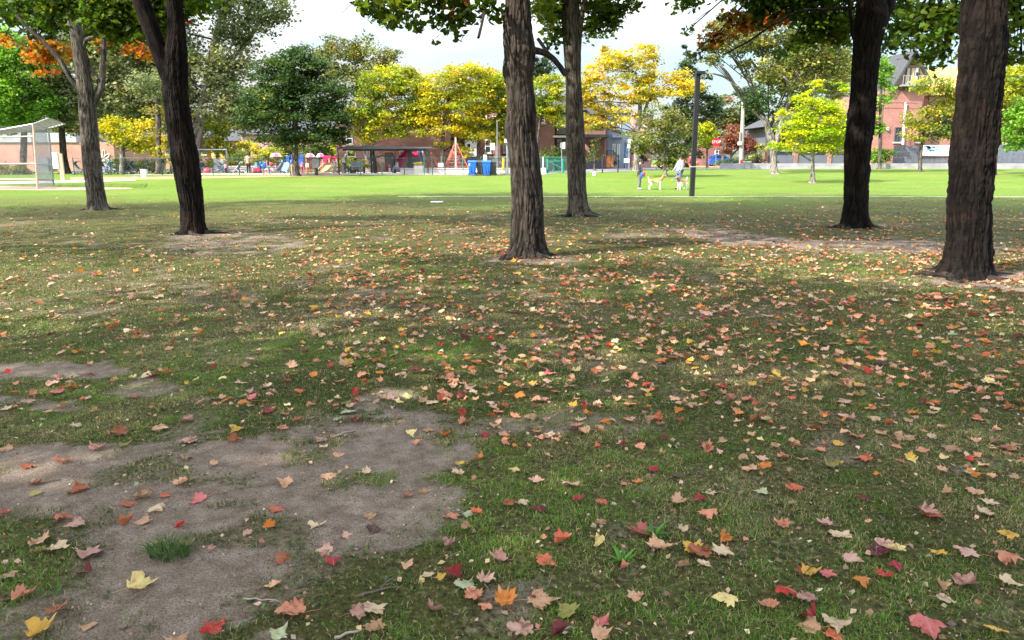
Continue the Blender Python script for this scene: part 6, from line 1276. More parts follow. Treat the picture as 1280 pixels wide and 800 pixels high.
def umbrella(u, vt, Y, w_, label):
    b = base(u, Y); R = thing('umbrella', label, 'umbrella', b, 'pink and white playground umbrellas'); c = P(u, vt, Y); n = 8; rr = m(w_ / 2, Y); h = m(4.6, Y); mb = MB(); mp_ = MB()
    for k in range(n):
        a0, a1 = 2 * PI * k / n, 2 * PI * (k + 1) / n; A_ = Vector((c.x, Y, c.z)); B1 = Vector((c.x + rr * math.cos(a0), Y + rr * math.sin(a0), c.z - h)); B2 = Vector((c.x + rr * math.cos(a1), Y + rr * math.sin(a1), c.z - h)); M1 = A_.lerp(B1, .55) + Vector((0, 0, .12)); M2 = A_.lerp(B2, .55) + Vector((0, 0, .12)); t = mb if k % 2 else mp_
        d = Vector((0, 0, -.015)); t.add([A_, M1, M2, B1, B2, A_ + d, M1 + d, M2 + d, B1 + d, B2 + d], [(0, 1, 2), (1, 3, 4, 2), (5, 7, 6), (6, 7, 9, 8), (3, 8, 9, 4), (0, 5, 6, 1), (1, 6, 8, 3), (0, 2, 7, 5), (2, 4, 9, 7)])
    mb.build('canopy', mat('white canvas', (.70, .62, .64), .8, .1), R); mp_.build('canopy_panel', mat('pink canvas', (.66, .12, .26), .8, .12), R); MB().cyl((c.x, Y, b.z), (c.x, Y, c.z + .12), .03, None, 8).build('pole', M_mag, R)
umbrella(344.5, 191, 63, 17, 'pink and white umbrella left of the dark green maple trunk'); umbrella(387.5, 191.5, 64.5, 14, 'pink and white umbrella right of the dark green maple trunk'); umbrella(400.5, 191.5, 64, 12, 'pink and white umbrella above the tan slide')
# first play tower (tan slide, magenta panels)
Y = 62; R = thing('play_tower', 'play tower with magenta panels and a tan slide', 'playground tower', base(410, Y)); z = .48
for u in (403, 409, 416, 421): MB().span((px(u, Y) - .06, Y - .06, z), (px(u, Y) + .06, Y + .06, pz(199, u, Y))).build('post', M_woodp, R)
MB().span((px(402, Y), Y - .1, pz(209.5, 410, Y)), (px(422, Y), Y + 1.4, pz(208.6, 410, Y))).build('deck', M_wood, R)
MB().prism([P(403.5, 194.5, Y - .15), P(405.5, 204, Y - .15), P(408.3, 203, Y - .15), P(408.3, 200, Y - .15), P(410, 199, Y - .15), P(412, 200, Y - .15), P(412.2, 204, Y - .15), P(413.4, 204, Y - .15), P(413.6, 194.5, Y - .15)], (0, .07, 0)).build('arch_panel', M_mag, R)
MB().prism([P(414.3, 196, Y), P(414.5, 203, Y), P(417, 207.5, Y), P(421.5, 208, Y), P(421.5, 197, Y), P(418, 195.5, Y)], (0, .07, 0)).build('side_panel', M_mag, R)
sl_ = MB(); a0, a1 = P(411.5, 206.5, Y - .3), P(402.5, 218, Y - 1.8); a1.z = z + .12; e = P(399.5, 218, Y - 2.1); e.z = z + .1; sl_.strip([a0 + Vector((-.38, 0, 0)), a1 + Vector((-.38, 0, 0)), e + Vector((-.38, 0, 0))], [a0 + Vector((.38, 0, 0)), a1 + Vector((.38, 0, 0)), e + Vector((.38, 0, 0))], .05); sl_.build('slide', M_tan, R)
for sx in (-.42, .42): MB().tube([a0 + Vector((sx, 0, .15)), a1 + Vector((sx, 0, .15)), e + Vector((sx, 0, .1))], .06, 8).build('slide_rail', M_tan, R)
MB().prism([P(410.5, 197.5, Y - .2), P(410.5, 203, Y - .2), P(412, 203, Y - .2), P(412, 197.5, Y - .2)], (0, .04, 0)).build('porthole', M_tan, R)
# second tower, blue panels
Y = 63; R = thing('play_tower', 'play tower with blue panels and a pale blue slide behind the maple trunk', 'playground tower', base(368, Y))
for u in (359, 366, 379, 382.5): MB().span((px(u, Y) - .06, Y - .06, z), (px(u, Y) + .06, Y + .06, pz(194, u, Y))).build('post', M_woodp, R)
MB().span((px(357, Y), Y - .1, pz(206.3, 370, Y)), (px(384, Y), Y + 1.4, pz(205.4, 370, Y))).build('deck', M_wood, R)
for u0, u1, v0_, v1_ in ((358.5, 363, 195, 202), (365, 369, 193, 204), (373, 379.5, 198, 204.5), (376, 379.5, 193, 197)): MB().span((px(u0, Y), Y - .2, pz(v1_, u0, Y)), (px(u1, Y), Y - .12, pz(v0_, u0, Y))).build('panel', M_blue, R)
s0, s1 = P(358.5, 203, Y - .3), P(353.5, 217, Y - 1.6); s1.z = z + .15; MB().strip([s0 + Vector((-.35, 0, 0)), s1 + Vector((-.35, 0, 0))], [s0 + Vector((.35, 0, 0)), s1 + Vector((.35, 0, 0))], .12).build('slide', M_sky, R)
for sx in (-.37, .37): MB().tube([s0 + Vector((sx, 0, .15)), s1 + Vector((sx, 0, .15))], .06, 8).build('slide_rail', M_sky, R)
# third tower under the shelter
Y = 64.5; R = thing('play_tower', 'play tower with a magenta tube slide and grey chute beside the shelter posts', 'playground tower', base(508, Y))
for u in (504, 512.5, 523, 529): MB().cyl((px(u, Y), Y, z), (px(u, Y), Y, pz(188, u, Y)), .07, None, 8).build('post', M_steel, R)
MB().span((px(503, Y), Y - .1, pz(205, 512, Y)), (px(530, Y), Y + 1.5, pz(204, 512, Y))).build('deck', M_grey, R)
MB().tube([P(510.5, 187.5, Y - .3), P(506, 194, Y - .5), P(500, 201, Y - .8), P(497.5, 206, Y - 1.0)], [.28, .36, .40, .38], 12).build('tube_slide', M_mag, R)
MB().span((px(513.5, Y), Y - .22, pz(196.5, 520, Y)), (px(523, Y), Y - .12, pz(190.3, 520, Y))).build('side_panel', M_mag, R); MB().span((px(507.5, Y), Y - .16, pz(196.5, 510, Y)), (px(511.5, Y), Y - .1, pz(186.5, 510, Y))).build('tall_panel', M_mag, R)
MB().prism([P(514, 197.5, Y - .4), P(525, 196.5, Y - .4), P(524.5, 205, Y - .4), P(520, 217, Y - .4), P(515.5, 217, Y - .4)], (0, .12, 0)).build('chute', mat('steel blue plastic', (.22, .30, .40), .5), R)
for k, (q0_, q1_) in enumerate((((524, 186.5), (530.5, 203)), ((527, 186), (533, 203)))): MB().tube([P(*q0_, Y - .3), P(*q1_, Y - .3)], .06, 8).build('climb_bar', M_lgrey if k else M_blue, R)
Y = 62.5; R = thing('climbing_arch', 'low pale blue wavy climbing bar under the shelter', 'climbing bar', base(480, Y)); MB().tube([P(u, 195.6 + 1.0 * math.sin((u - 466) * .42), Y) for u in np.linspace(468, 493, 14)], .06, 8).tube([P(u, 195.6 + 1.0 * math.sin((u - 466) * .42), Y + .7) for u in np.linspace(468, 493, 14)], .06, 8).build('bar', M_sky, R)
for u in (469, 492.5): MB().cyl((px(u, Y), Y, z), P(u, 195.5, Y), .05, None, 8).cyl((px(u, Y), Y + .7, z), P(u, 195.5, Y + .7), .05, None, 8).build('leg', M_black, R)
# rope net pyramids
Y = 63.5; R = thing('rope_net', 'red rope climbing net strung from a tall steel mast', 'climbing net', base(569, Y)); top = P(569.5, 176, Y); MB().cyl((top.x, Y, z), P(569.5, 172, Y), .09, .07, 10).build('mast', mat('pale mast steel', (.55, .47, .45), .45, .12), R)
nt_ = MB(); fe = [Vector((px(552, Y), Y - 1.2, z)), Vector((px(590, Y), Y - 1.2, z)), Vector((px(588, Y), Y + 1.8, z)), Vector((px(555, Y), Y + 1.8, z))]; t0 = top
for a in fe: nt_.tube([t0, t0.lerp(a, .5) + Vector((0, 0, -.1)), a], .026, 6)
for k in range(4):
    a, c_ = fe[k], fe[(k + 1) % 4]
    for j in range(1, 8): nt_.tube([t0.lerp(a, .25), a.lerp(c_, j / 8)], .010, 4)
    for j in range(2, 9): t = j / 9; nt_.tube([t0.lerp(a, t), t0.lerp(c_, t)], .012, 4)
nt_.build('rope', M_rope, R)
Y = 63.5; R = thing('rope_net', 'lower red rope net on a short mast beside the third tower', 'climbing net', base(539, Y)); top = P(538.5, 191.5, Y); MB().cyl((top.x, Y, z), P(538.5, 190, Y), .10, .09, 10).build('mast', M_lgrey, R); nt_ = MB(); fe = [Vector((px(530, Y), Y - 1, z + .1)), Vector((px(551.5, Y), Y - 1, z + .1)), Vector((px(551, Y), Y + 1.4, z + .1)), Vector((px(531, Y), Y + 1.4, z + .1))]
for k in range(4):
    a, c_ = fe[k], fe[(k + 1) % 4]; nt_.tube([top, a], .032, 6)
    for j in range(1, 6): nt_.tube([top.lerp(a, .2), a.lerp(c_, j / 6)], .018, 4)
    for j in range(2, 8): nt_.tube([top.lerp(a, j / 8), top.lerp(c_, j / 8)], .02, 4)
nt_.tube([P(530, 189.5, Y), P(538.5, 191.5, Y), P(551, 204, Y)], .03, 5); nt_.build('rope', M_rope, R)
MB().span((px(546, 58.2) + .1, 58.13, .47 + .62), (px(552.5, 58.2) + .1, 58.15, .47 + .90)).build('fence_sign', M_white, Fn)
Y = 59.3; R = thing('flower_planter', 'pale square planter of golden yellow flowers by the fence', 'planter', base(522.5, Y)); x0, x1 = px(516.8, Y), px(528.2, Y); MB().box(((x0 + x1) / 2, Y + .35, .82), (x1 - x0, .7, .70), taper=.9).build('tub', M_conc, R)
fl = MB(); rn = random.Random(4)
for k in range(46): a = rn.uniform(0, 2 * PI); q = (rn.choice((x0 + .16, (x0 + x1) / 2 + .12)), Y + .3); fl.ell((q[0] + rn.gauss(0, .12), q[1] + rn.gauss(0, .12), 1.2 + rn.uniform(0, .22)), (.05, .05, .035), 6, 4)
fl.build('flowers', M_yel, R); MB().ell(((x0 + x1) / 2, Y + .35, 1.16), ((x1 - x0) * .44, .28, .12), 12, 6, jit=.15).build('greenery', mat('planter leaves', (.06, .13, .03), .8, .4, 12), R)
Y = 57.6; R = thing('sign_stand', 'grey square sign panel on a black post in front of the fence', 'sign', base(395, Y)); MB().span((px(389.8, Y), Y - .05, pz(210, 394, Y)), (px(398.5, Y), Y, pz(198.2, 394, Y))).build('sign_plate', M_fascia, R); MB().span((px(394.3, Y) - .03, Y, .3), (px(395.8, Y) + .03, Y + .1, pz(210, 394, Y))).build('post', M_black, R)
Y = 59.2; tag(MB().cyl((px(366.5, Y), Y, .98), (px(366.5, Y), Y + .1, .98), .36, None, 16).build('play_disc', M_tan), 'round tan play disc left of the dark green maple trunk', 'play disc')
# loose toys and furniture
Y = 60; o = MB().ell((px(260, Y), Y - .4, .47 + .27), (.27, .27, .27), 14, 10).build('ball', mat('red ball rubber', (.62, .06, .10), .5), None, True); tag(o, 'red ball under the pale concrete bench', 'ball')
Y = 61; R = thing('play_table', 'green toy table with a red top block', 'toy table', base(338, Y)); MB().span((px(333, Y), Y, .47 + .55), (px(341, Y), Y + .5, .47 + .62)).build('table_top', MATS['teal steel'], R)
for u in (333.8, 340.2): MB().span((px(u, Y) - .04, Y + .05, .47), (px(u, Y) + .04, Y + .45, .47 + .545)).build('leg', M_lgrey, R)
MB().ell((px(338, Y), Y + .2, .47 + .78), (.2, .16, .155), 10, 6).build('play_block', M_red, R)
Y = 60.2; R = thing('toy_wagon', 'red toy wagon carrying blue and grey things beside the tan jacketed person', 'toy wagon', base(320, Y)); MB().span((px(315.5, Y), Y, .47 + .26), (px(324, Y), Y + .4, .47 + .5)).build('tray', M_red, R); MB().span((px(316.5, Y), Y + .05, .47 + .505), (px(321, Y), Y + .35, .47 + .74)).span((px(317.5, Y), Y + .1, .47 + .745), (px(320, Y), Y + .3, .47 + .95)).build('load', M_sky, R)
for u in (317, 322.6):
    for dy in (0, .4): MB().cyl((px(u, Y), Y + dy - .03, .47 + .13), (px(u, Y), Y + dy + .03, .47 + .13), .13, None, 12).build('wheel', M_tyre, R)
Y = 60.6; R = thing('spring_rider', 'bright blue spring rider behind the teal fence post', 'spring rider', base(328, Y)); MB().ell((px(328, Y), Y, .47 + .62), (.3, .12, .2), 12, 8).ell((px(325.5, Y), Y, .47 + .86), (.13, .10, .16), 10, 6).ell((px(331, Y), Y, .47 + .84), (.1, .1, .12), 10, 6).build('body', M_blue, R); MB().tube([Vector((px(328, Y) + .09 * math.cos(t), Y + .09 * math.sin(t), .47 + t / 30)) for t in np.linspace(0, 13, 40)], .02, 5).build('spring', M_black, R)
Y = 59.6; R = thing('table', 'small dark table beside the bench under the shelter', 'table', base(434, Y))
MB().span((px(430.5, Y), Y, .47 + .62), (px(437.4, Y), Y + .5, .47 + .68)).build('table_top', M_grey, R); MB().cyl((px(434, Y), Y + .25, .47), (px(434, Y), Y + .25, .47 + .615), .05, None, 8).build('leg', M_black, R)
Y = 69; R = thing('flower_pot', 'pot of yellow and red flowers behind the woman', 'planter', base(794, Y)); MB().cyl(P(794, 209.5, Y), P(794, 205.5, Y), .22, .3, 12).build('pot', M_wood, R); fl = MB()
for k in range(30): fl.ell(P(794 + rn.gauss(0, 2.2), 203.2 + rn.gauss(0, 1.3), Y + rn.gauss(0, .15)), (.09, .09, .06), 6, 4)
fl.build('flowers', M_yel, R)

# ================================================================== STROLLERS
def stroller(u, Y, fab, label, facing=1, frame=M_black):
    b = base(u, Y); R = thing('stroller', label, 'stroller', b, 'strollers parked around the playground'); x, z, f = b.x, b.z, facing
    W = lambda q, y: Vector((x + q[0] * f, Y + y, z + q[1]))
    fr = MB()
    for y in (-.22, .22): fr.tube([W((-.48, 1.02), y), W((-.38, .9), y), W((.02, .42), y), W((.38, .14), y)], .017, 6); fr.tube([W((-.02, .45), y), W((-.36, .12), y)], .017, 6)
    fr.tube([W((-.48, 1.02), -.22), W((-.52, 1.03), 0), W((-.48, 1.02), .22)], .02, 6); fr.build('frame', frame, R)
    MB().prism([W((-.30, .80), -.19), W((-.04, .46), -.19), (W((.26, .42), -.19)), W((.26, .35), -.19), W((-.08, .36), -.19), W((-.38, .76), -.19)], (0, .38, 0)).build('seat', fab, R)
    cn = MB(); pr_ = [W((-.34 + .30 - .30 * math.cos(t), .74 + .33 * math.sin(t)), -.21) for t in np.linspace(-.1, PI * .62, 9)]; pr2 = [W((-.34 + .30 - .27 * math.cos(t), .74 + .29 * math.sin(t)), -.21) for t in np.linspace(PI * .62, -.1, 9)]; cn.prism(pr_ + pr2, (0, .42, 0)); cn.build('canopy', fab, R)
    MB().span(W((-.2, .16), -.18), W((.16, .28), .18)).build('basket', M_greycloth, R)
    for q, r in (((.38, .11), .11), ((-.38, .13), .13)):
        for y in (-.25, .25):
            wv = MB().cyl(W(q, y - .025), W(q, y + .025), r, None, 14).build('wheel', M_tyre, R); sub(MB().cyl(W(q, y - .028), W(q, y + .028), r * .55, None, 10), 'hub', M_steel, wv)
    return R
stroller(99.5, 60.5, M_greycloth, 'grey stroller left of the far left slender maple', 1, M_steel); stroller(169, 60.8, M_cloth, 'black stroller with teal lining by the pale yellow tree trunk', 1); stroller(158.5, 61.2, M_cloth, 'dark low stroller right behind the pale yellow tree trunk', -1)
stroller(217.5, 60.8, M_cloth, 'black stroller half hidden by the dark forked maple', -1); stroller(276, 60.0, M_sky, 'pale blue and red stroller under the swing frame', -1); stroller(296, 60.4, M_greycloth, 'dark stroller with a white frame right of the swing frame', -1, M_white); stroller(348, 60.2, M_greycloth, 'bulky grey stroller beside the pale blue slide', -1); stroller(436, 62.2, M_cloth, 'dark stroller behind the white clad person', 1); stroller(141.5, 60.9, M_sky, 'blue stroller right of the slender maple', 1)
Y = 60.4; R = thing('folding_chair', 'dark folding chair with a coat over it left of the pale blue stroller', 'chair', base(268.5, Y)); z = .47; x = px(268.5, Y)
MB().span((x - .22, Y, z + .45), (x + .22, Y + .4, z + .5)).build('seat', M_greycloth, R); MB().box((x, Y + .42, z + .85), (.46, .08, .72), rx=-.12).build('backrest', M_greycloth, R)
for sx in (-.2, .2):
    for dy in (.02, .38): MB().cyl((x + sx, Y + dy, z), (x + sx, Y + dy, z + .45), .016, None, 6).build('leg', M_black, R)

# ================================================================== BLUE CAR
Y = 100; b = base(901, Y); b.z = .79; R = thing('parked_car', 'bright blue hatchback parked beyond the stop sign', 'car', b); x, z = b.x, b.z + .0
M_car = mat('blue car paint', (.012, .09, .52), .25, .08, 2, 0, .0); Wd = 3.05
# seen at a rear three quarter: built along +X (nose to the right), rear to the left
prof = [(-1.75, .30), (-1.80, .62), (-1.74, .92), (-1.55, 1.02), (-1.30, 1.42), (-.9, 1.5), (.15, 1.48), (.75, 1.02), (1.55, .90), (1.78, .70), (1.80, .34), (1.5, .24), (-1.5, .24)]
mb = MB(); mb.prism([(x + q[0], Y - .85, z + q[1]) for q in prof], (0, 1.7, 0)); body = mb.build('body', M_car, R)
side = [(-1.28, 1.04), (-1.10, 1.38), (-.25, 1.40), (-.25, 1.04)]; side2 = [(-.18, 1.04), (-.18, 1.40), (.12, 1.39), (.58, 1.04)]
for s_ in (side, side2): MB().prism([(x + q[0], Y - .865, z + q[1]) for q in s_], (0, .02, 0)).build('window', M_glass, R)
MB().prism([(x - 1.57, Y - .68, z + 1.05), (x - 1.36, Y - .62, z + 1.38), (x - 1.36, Y + .62, z + 1.38), (x - 1.57, Y + .68, z + 1.05)], (-.035, 0, .02)).build('rear_window', M_glass, R)
for q in (-1.12, 1.16):
    for dy in (-.87, .73): wv = MB().cyl((x + q, Y + dy, z + .31), (x + q, Y + dy + .14, z + .31), .31, None, 18).build('wheel', M_tyre, R); sub(MB().cyl((x + q, Y + dy - .008, z + .31), (x + q, Y + dy + .148, z + .31), .19, None, 12), 'rim', M_steel, wv)
for dy in (-.86, .60): MB().span((x - 1.83, Y + dy, z + .72), (x - 1.68, Y + dy + .26, z + .95)).build('tail_light', M_red, R)
MB().span((x - 1.835, Y - .25, z + .5), (x - 1.79, Y + .25, z + .62)).build('number_plate', M_white, R); MB().span((x - .05, Y - .98, z + 1.02), (x + .12, Y - .86, z + 1.14)).build('mirror', M_car, R)
Y = 101; b = base(940, Y); R = thing('parked_car', 'grey car roof showing behind the utility pole hedge', 'car', b); x, z = px(936, Y), float(b.z); MB().prism([(x + q[0] * 1.1, Y - .85, z + q[1]) for q in prof], (0, 1.7, 0)).build('body', mat('grey car paint', (.25, .26, .27), .3, .08), R)
for s_ in (side, side2): MB().prism([(x + q[0] * 1.1, Y - .865, z + q[1]) for q in s_], (0, .02, 0)).build('window', M_glass, R)
for q in (-1.2, 1.25): MB().cyl((x + q, Y - .87, z + .31), (x + q, Y - .73, z + .31), .31, None, 16).build('wheel', M_tyre, R)
# ================================================================== PEOPLE AND DOGS
M_skin = mat('skin', (.52, .30, .21), .55, .12, 6, 0, .05); M_skin2 = mat('tanned skin', (.42, .23, .15), .55, .12, 6, 0, .05); M_hairk = mat('black hair', (.012, .010, .010), .5, .3, 20); M_hairb = mat('brown hair', (.07, .04, .025), .55, .3, 20); M_eye = mat('eye', (.02, .015, .012), .3, .1); M_lip = mat('lip', (.35, .12, .10), .5, .1)

def skin_mesh(name, joints, edges, radii, material, parent, root=0, sub_lv=1, extra=None):
    me = bpy.data.meshes.new(name); me.from_pydata([Vector(j) for j in joints], edges, []); o = bpy.data.objects.new(name, me); COL.objects.link(o)
    sk = o.modifiers.new('skin', 'SKIN'); sk.use_smooth_shade = True
    for i, r in enumerate(radii): d = me.skin_vertices[0].data[i]; d.radius = r if hasattr(r, '__len__') else (r, r); d.use_root = (i == root)
    sb = o.modifiers.new('subsurf', 'SUBSURF'); sb.levels = sub_lv; sb.render_levels = sub_lv
    dg = bpy.context.evaluated_depsgraph_get(); dg.update(); nm = bpy.data.meshes.new_from_object(o.evaluated_get(dg)); bpy.data.objects.remove(o)
    if extra:
        bm = bmesh.new(); bm.from_mesh(nm); t = bpy.data.meshes.new('t'); t.from_pydata(extra.v, [], extra.f); bm.from_mesh(t); bm.to_mesh(nm); bm.free()
    nm.materials.clear(); nm.materials.append(material); nm.polygons.foreach_set('use_smooth', [True] * len(nm.polygons)); nm.polygons.foreach_set('material_index', [0] * len(nm.polygons))
    r = bpy.data.objects.new(name, nm); COL.objects.link(r)
    if parent is not None: attach(r, parent)
    return r

def hand(mb, w, d, side):
    """palm rooted at the wrist w pointing along d: five bent fingers of unequal length"""
    d = Vector(d).normalized(); a = d.cross(Vector((0, 1, 0))); a = a.normalized() if a.length > .1 else Vector((1, 0, 0)); nrm = d.cross(a)
    mb.ell(w + d * .05, (.024, .03, .05), 8, 6, rot=Matrix((a, nrm, d)).transposed() if False else None)
    for k, (o, L) in enumerate(((-.028, .062), (-.010, .078), (.010, .082), (.028, .072))):
        s = w + d * .08 + a * o; mb.tube([s - d * .03, s, s + d * L * .5 + nrm * side * .008, s + d * L * .85 + nrm * side * .03], [.010, .0095, .0085, .006], 6)
    s = w + d * .03 - a * .028; mb.tube([s, s - a * .025 + d * .02, s - a * .03 + d * .055 + nrm * side * .012], [.011, .010, .007], 6)

def person(label, u, Y, rz, J, cols, hgt=1.75, hair=M_hairk, skin=M_skin, cap=None, group=None, long_hair=False):
    """J: joint positions for a 1.75 m figure that faces +X; cols: jacket, trousers, shoes"""
    b = base(u, Y); R = thing('person', label, 'person', b, group, True, rz); k = hgt / 1.75; R.scale = (k, k, k)
    V = lambda n: Vector(J[n])
    names = ['pelvis', 'waist', 'chest', 'neck0', 'neck1', 'head', 'crown', 'hipL', 'kneeL', 'ankleL', 'toeL', 'hipR', 'kneeR', 'ankleR', 'toeR', 'shL', 'elL', 'wrL', 'shR', 'elR', 'wrR', 'nose']
    hd = V('head'); face = Vector(J.get('face', (1, 0, 0))).normalized(); J = dict(J); J['crown'] = hd + Vector((-.012, 0, .085)); J['nose'] = hd + face * .112 + Vector((0, 0, -.012)); V = lambda n: Vector(J[n])
    idx = {n: i for i, n in enumerate(names)}; E = [('pelvis', 'waist'), ('waist', 'chest'), ('chest', 'neck0'), ('neck0', 'neck1'), ('neck1', 'head'), ('head', 'crown'), ('head', 'nose')]
    for s in 'LR': E += [('pelvis', 'hip' + s), ('hip' + s, 'knee' + s), ('knee' + s, 'ankle' + s), ('ankle' + s, 'toe' + s), ('chest', 'sh' + s), ('sh' + s, 'el' + s), ('el' + s, 'wr' + s)]
    rad = dict(pelvis=.135, waist=.125, chest=.145, neck0=.075, neck1=.055, head=(.088, .098), crown=.07, nose=.014, hipL=.088, kneeL=.058, ankleL=.042, toeL=.036, shL=.06, elL=.045, wrL=.03)
    for n in ('hip', 'knee', 'ankle', 'toe', 'sh', 'el', 'wr'): rad[n + 'R'] = rad[n + 'L']
    ex = MB()
    for s, sg in (('L', 1), ('R', -1)): hand(ex, V('wr' + s), V('wr' + s) - V('el' + s), sg)
    side = face.cross(Vector((0, 0, 1)))
    for sg in (-1, 1): ex.ell(hd + side * sg * .088 + Vector((0, 0, -.005)), (.022, .012, .032), 8, 5)
    body = skin_mesh('body', [V(n) for n in names], [(idx[a], idx[c]) for a, c in E], [rad[n] for n in names], skin, R, 0, 1, ex)
    ey = MB()
    for sg in (-1, 1): ey.ell(hd + face * .085 + side * sg * .033 + Vector((0, 0, .012)), (.011, .011, .008), 8, 5)
    ey.build('eyes', M_eye, R); MB().ell(hd + face * .087 + Vector((0, 0, -.052)), (.012, .024, .007), 8, 5).build('mouth', M_lip, R)
    # jacket and trousers follow the body a little outside it
    jn = ['waist', 'chest', 'neck0', 'shL', 'elL', 'wrL', 'shR', 'elR', 'wrR', 'pelvis']; jr = dict(waist=.15, chest=.168, neck0=.085, shL=.078, elL=.062, wrL=.046, pelvis=.155); ji = {n: i for i, n in enumerate(jn)}; jE = [('waist', 'chest'), ('chest', 'neck0'), ('waist', 'pelvis')]
    for s in 'LR': jE += [('chest', 'sh' + s), ('sh' + s, 'el' + s), ('el' + s, 'wr' + s)]
    jp = {n: V(n) for n in jn}; jp['pelvis'] = V('waist').lerp(V('pelvis'), .8); jp['neck0'] = V('chest').lerp(V('neck0'), .85)
    for s in 'LR': jp['wr' + s] = V('el' + s).lerp(V('wr' + s), .93)
    skin_mesh('jacket', [jp[n] for n in jn], [(ji[a], ji[c]) for a, c in jE], [jr[n if n[-1] != 'R' else n[:-1] + 'L'] for n in jn], cols[0], R, 0)
    tn = ['pelvis', 'hipL', 'kneeL', 'ankleL', 'hipR', 'kneeR', 'ankleR']; tr_ = [.142, .105, .078, .062, .105, .078, .062]; tp = {n: V(n) for n in tn}
    for s in 'LR': tp['ankle' + s] = V('knee' + s).lerp(V('ankle' + s), .95)
    skin_mesh('trousers', [tp[n] for n in tn], [(0, 1), (1, 2), (2, 3), (0, 4), (4, 5), (5, 6)], tr_, cols[1], R, 0)
    for s in 'LR':
        sh = MB(); a, t = V('ankle' + s), V('toe' + s); f = (t - a); f.z = 0; f = f.normalized() if f.length > .01 else Vector((1, 0, 0)); z0 = a.z - .05
        sh.tube([a - f * .07 + Vector((0, 0, -.045)), a + Vector((0, 0, -.035)), a + f * .10 + Vector((0, 0, -.05)), a + f * .18 + Vector((0, 0, -.058))], [.036, .05, .043, .028], 8); sh.build('shoe', cols[2], R, True)
    hr = MB(); hr.ell(hd - face * .018 + Vector((0, 0, .03)), (.108, .104, .098), 14, 9)
    if long_hair: hr.ell(hd - face * .06 + Vector((0, 0, -.06)), (.06, .09, .13), 12, 8)
    # the hair shell sits back from the face
    h = hr.build('hair', hair, R, True)
    if cap:
        cp = MB(); cp.ell(hd + Vector((0, 0, .055)), (.118, .112, .085), 14, 6, 0.0, 1.0); cp.prism([hd + face * .10 + side * .07 + Vector((0, 0, .055)), hd + face * .2 + side * .045 + Vector((0, 0, .04)), hd + face * .2 - side * .045 + Vector((0, 0, .04)), hd + face * .10 - side * .07 + Vector((0, 0, .055))], (0, 0, .012)); cp.build('cap', cap, R, True)
    return R
ST = dict(pelvis=(0, 0, .95), waist=(0, 0, 1.09), chest=(.005, 0, 1.28), neck0=(-.005, 0, 1.46), neck1=(.005, 0, 1.53), head=(.03, 0, 1.635), hipL=(0, .085, .90), kneeL=(.02, .09, .49), ankleL=(-.01, .095, .09), toeL=(.14, .11, .04), hipR=(0, -.085, .90), kneeR=(.02, -.09, .49), ankleR=(-.02, -.095, .09), toeR=(.13, -.11, .04),
          shL=(0, .185, 1.41), elL=(-.03, .22, 1.13), wrL=(.06, .21, .90), shR=(0, -.185, 1.41), elR=(-.03, -.22, 1.13), wrR=(.06, -.21, .90))
SIT = dict(pelvis=(0, 0, .52), waist=(.0, 0, .66), chest=(.03, 0, .86), neck0=(.05, 0, 1.03), neck1=(.07, 0, 1.10), head=(.11, 0, 1.20), hipL=(.05, .09, .50), kneeL=(.45, .11, .50), ankleL=(.44, .11, .09), toeL=(.58, .12, .04), hipR=(.05, -.09, .50), kneeR=(.45, -.11, .49), ankleR=(.42, -.11, .09), toeR=(.56, -.12, .04),
           shL=(.03, .18, .99), elL=(.08, .22, .72), wrL=(.30, .16, .62), shR=(.03, -.18, .99), elR=(.08, -.22, .72), wrR=(.30, -.16, .62))
Mj = lambda n, c: mat(n, c, .9, .18, 9)
wom = dict(ST); wom.update(elR=(-.02, -.21, 1.14), wrR=(.12, -.17, .93), elL=(-.02, .21, 1.14), wrL=(.14, .16, .95), kneeL=(.02, .06, .49), kneeR=(.01, -.06, .49), ankleL=(0, .065, .09), ankleR=(-.04, -.065, .09), toeL=(.14, .07, .04), toeR=(.10, -.08, .04))
pw = person('woman in a dark jacket and grey trousers standing to face the dogs', 800, 41.3, math.radians(-12), wom, (Mj('navy jacket cloth', (.02, .022, .035)), Mj('grey trouser cloth', (.13, .125, .14)), Mj('pale blue shoe', (.35, .42, .55))), 1.64, M_hairk)
man = dict(ST); man.update(elL=(.0, .24, 1.14), wrL=(.10, .22, .93), elR=(.06, -.22, 1.15), wrR=(.24, -.20, .96), face=(1, .1, -.1))
pm = person('man in a dark cap, pale blue jacket and blue jeans beside the smaller dog', 849.5, 41.6, math.radians(180 + 20), man, (Mj('pale blue jacket cloth', (.22, .30, .44)), Mj('blue jean cloth', (.10, .14, .26)), Mj('dark shoe', (.05, .05, .06))), 1.86, M_hairb, cap=Mj('dark cap cloth', (.02, .02, .022)))
# things they hold
b = pw.matrix_basis; bpy.context.view_layer.update()
wp = pw.location + Vector((.06, -.22, .80)); o = MB().ell(wp + Vector((.13, 0, .04)), (.075, .06, .16), 10, 7).build('red_bag', M_red, None, True); tag(o, 'small red pouch held by the woman in the dark jacket', 'pouch')
o = MB().ell(wp + Vector((.0, -.02, -.02)), (.07, .06, .17), 10, 7).build('blue_bag', M_blue, None, True); tag(o, 'small blue pouch held by the woman in the dark jacket', 'pouch')
hp = P(845.3, 221.3, 41.45); e = P(841.2, 225.2, 41.4); R = thing('ball_thrower', 'blue ball thrower with an orange ball in the hand of the man', 'ball thrower', hp); MB().tube([hp, hp.lerp(e, .5), e], [.028, .022, .03], 8).build('handle', mat('cyan plastic', (.01, .25, .50), .4), R); MB().ell(e + Vector((-.04, 0, -.04)), (.055, .055, .055), 10, 7).build('ball', mat('orange ball', (.75, .28, .02), .7), R, True)

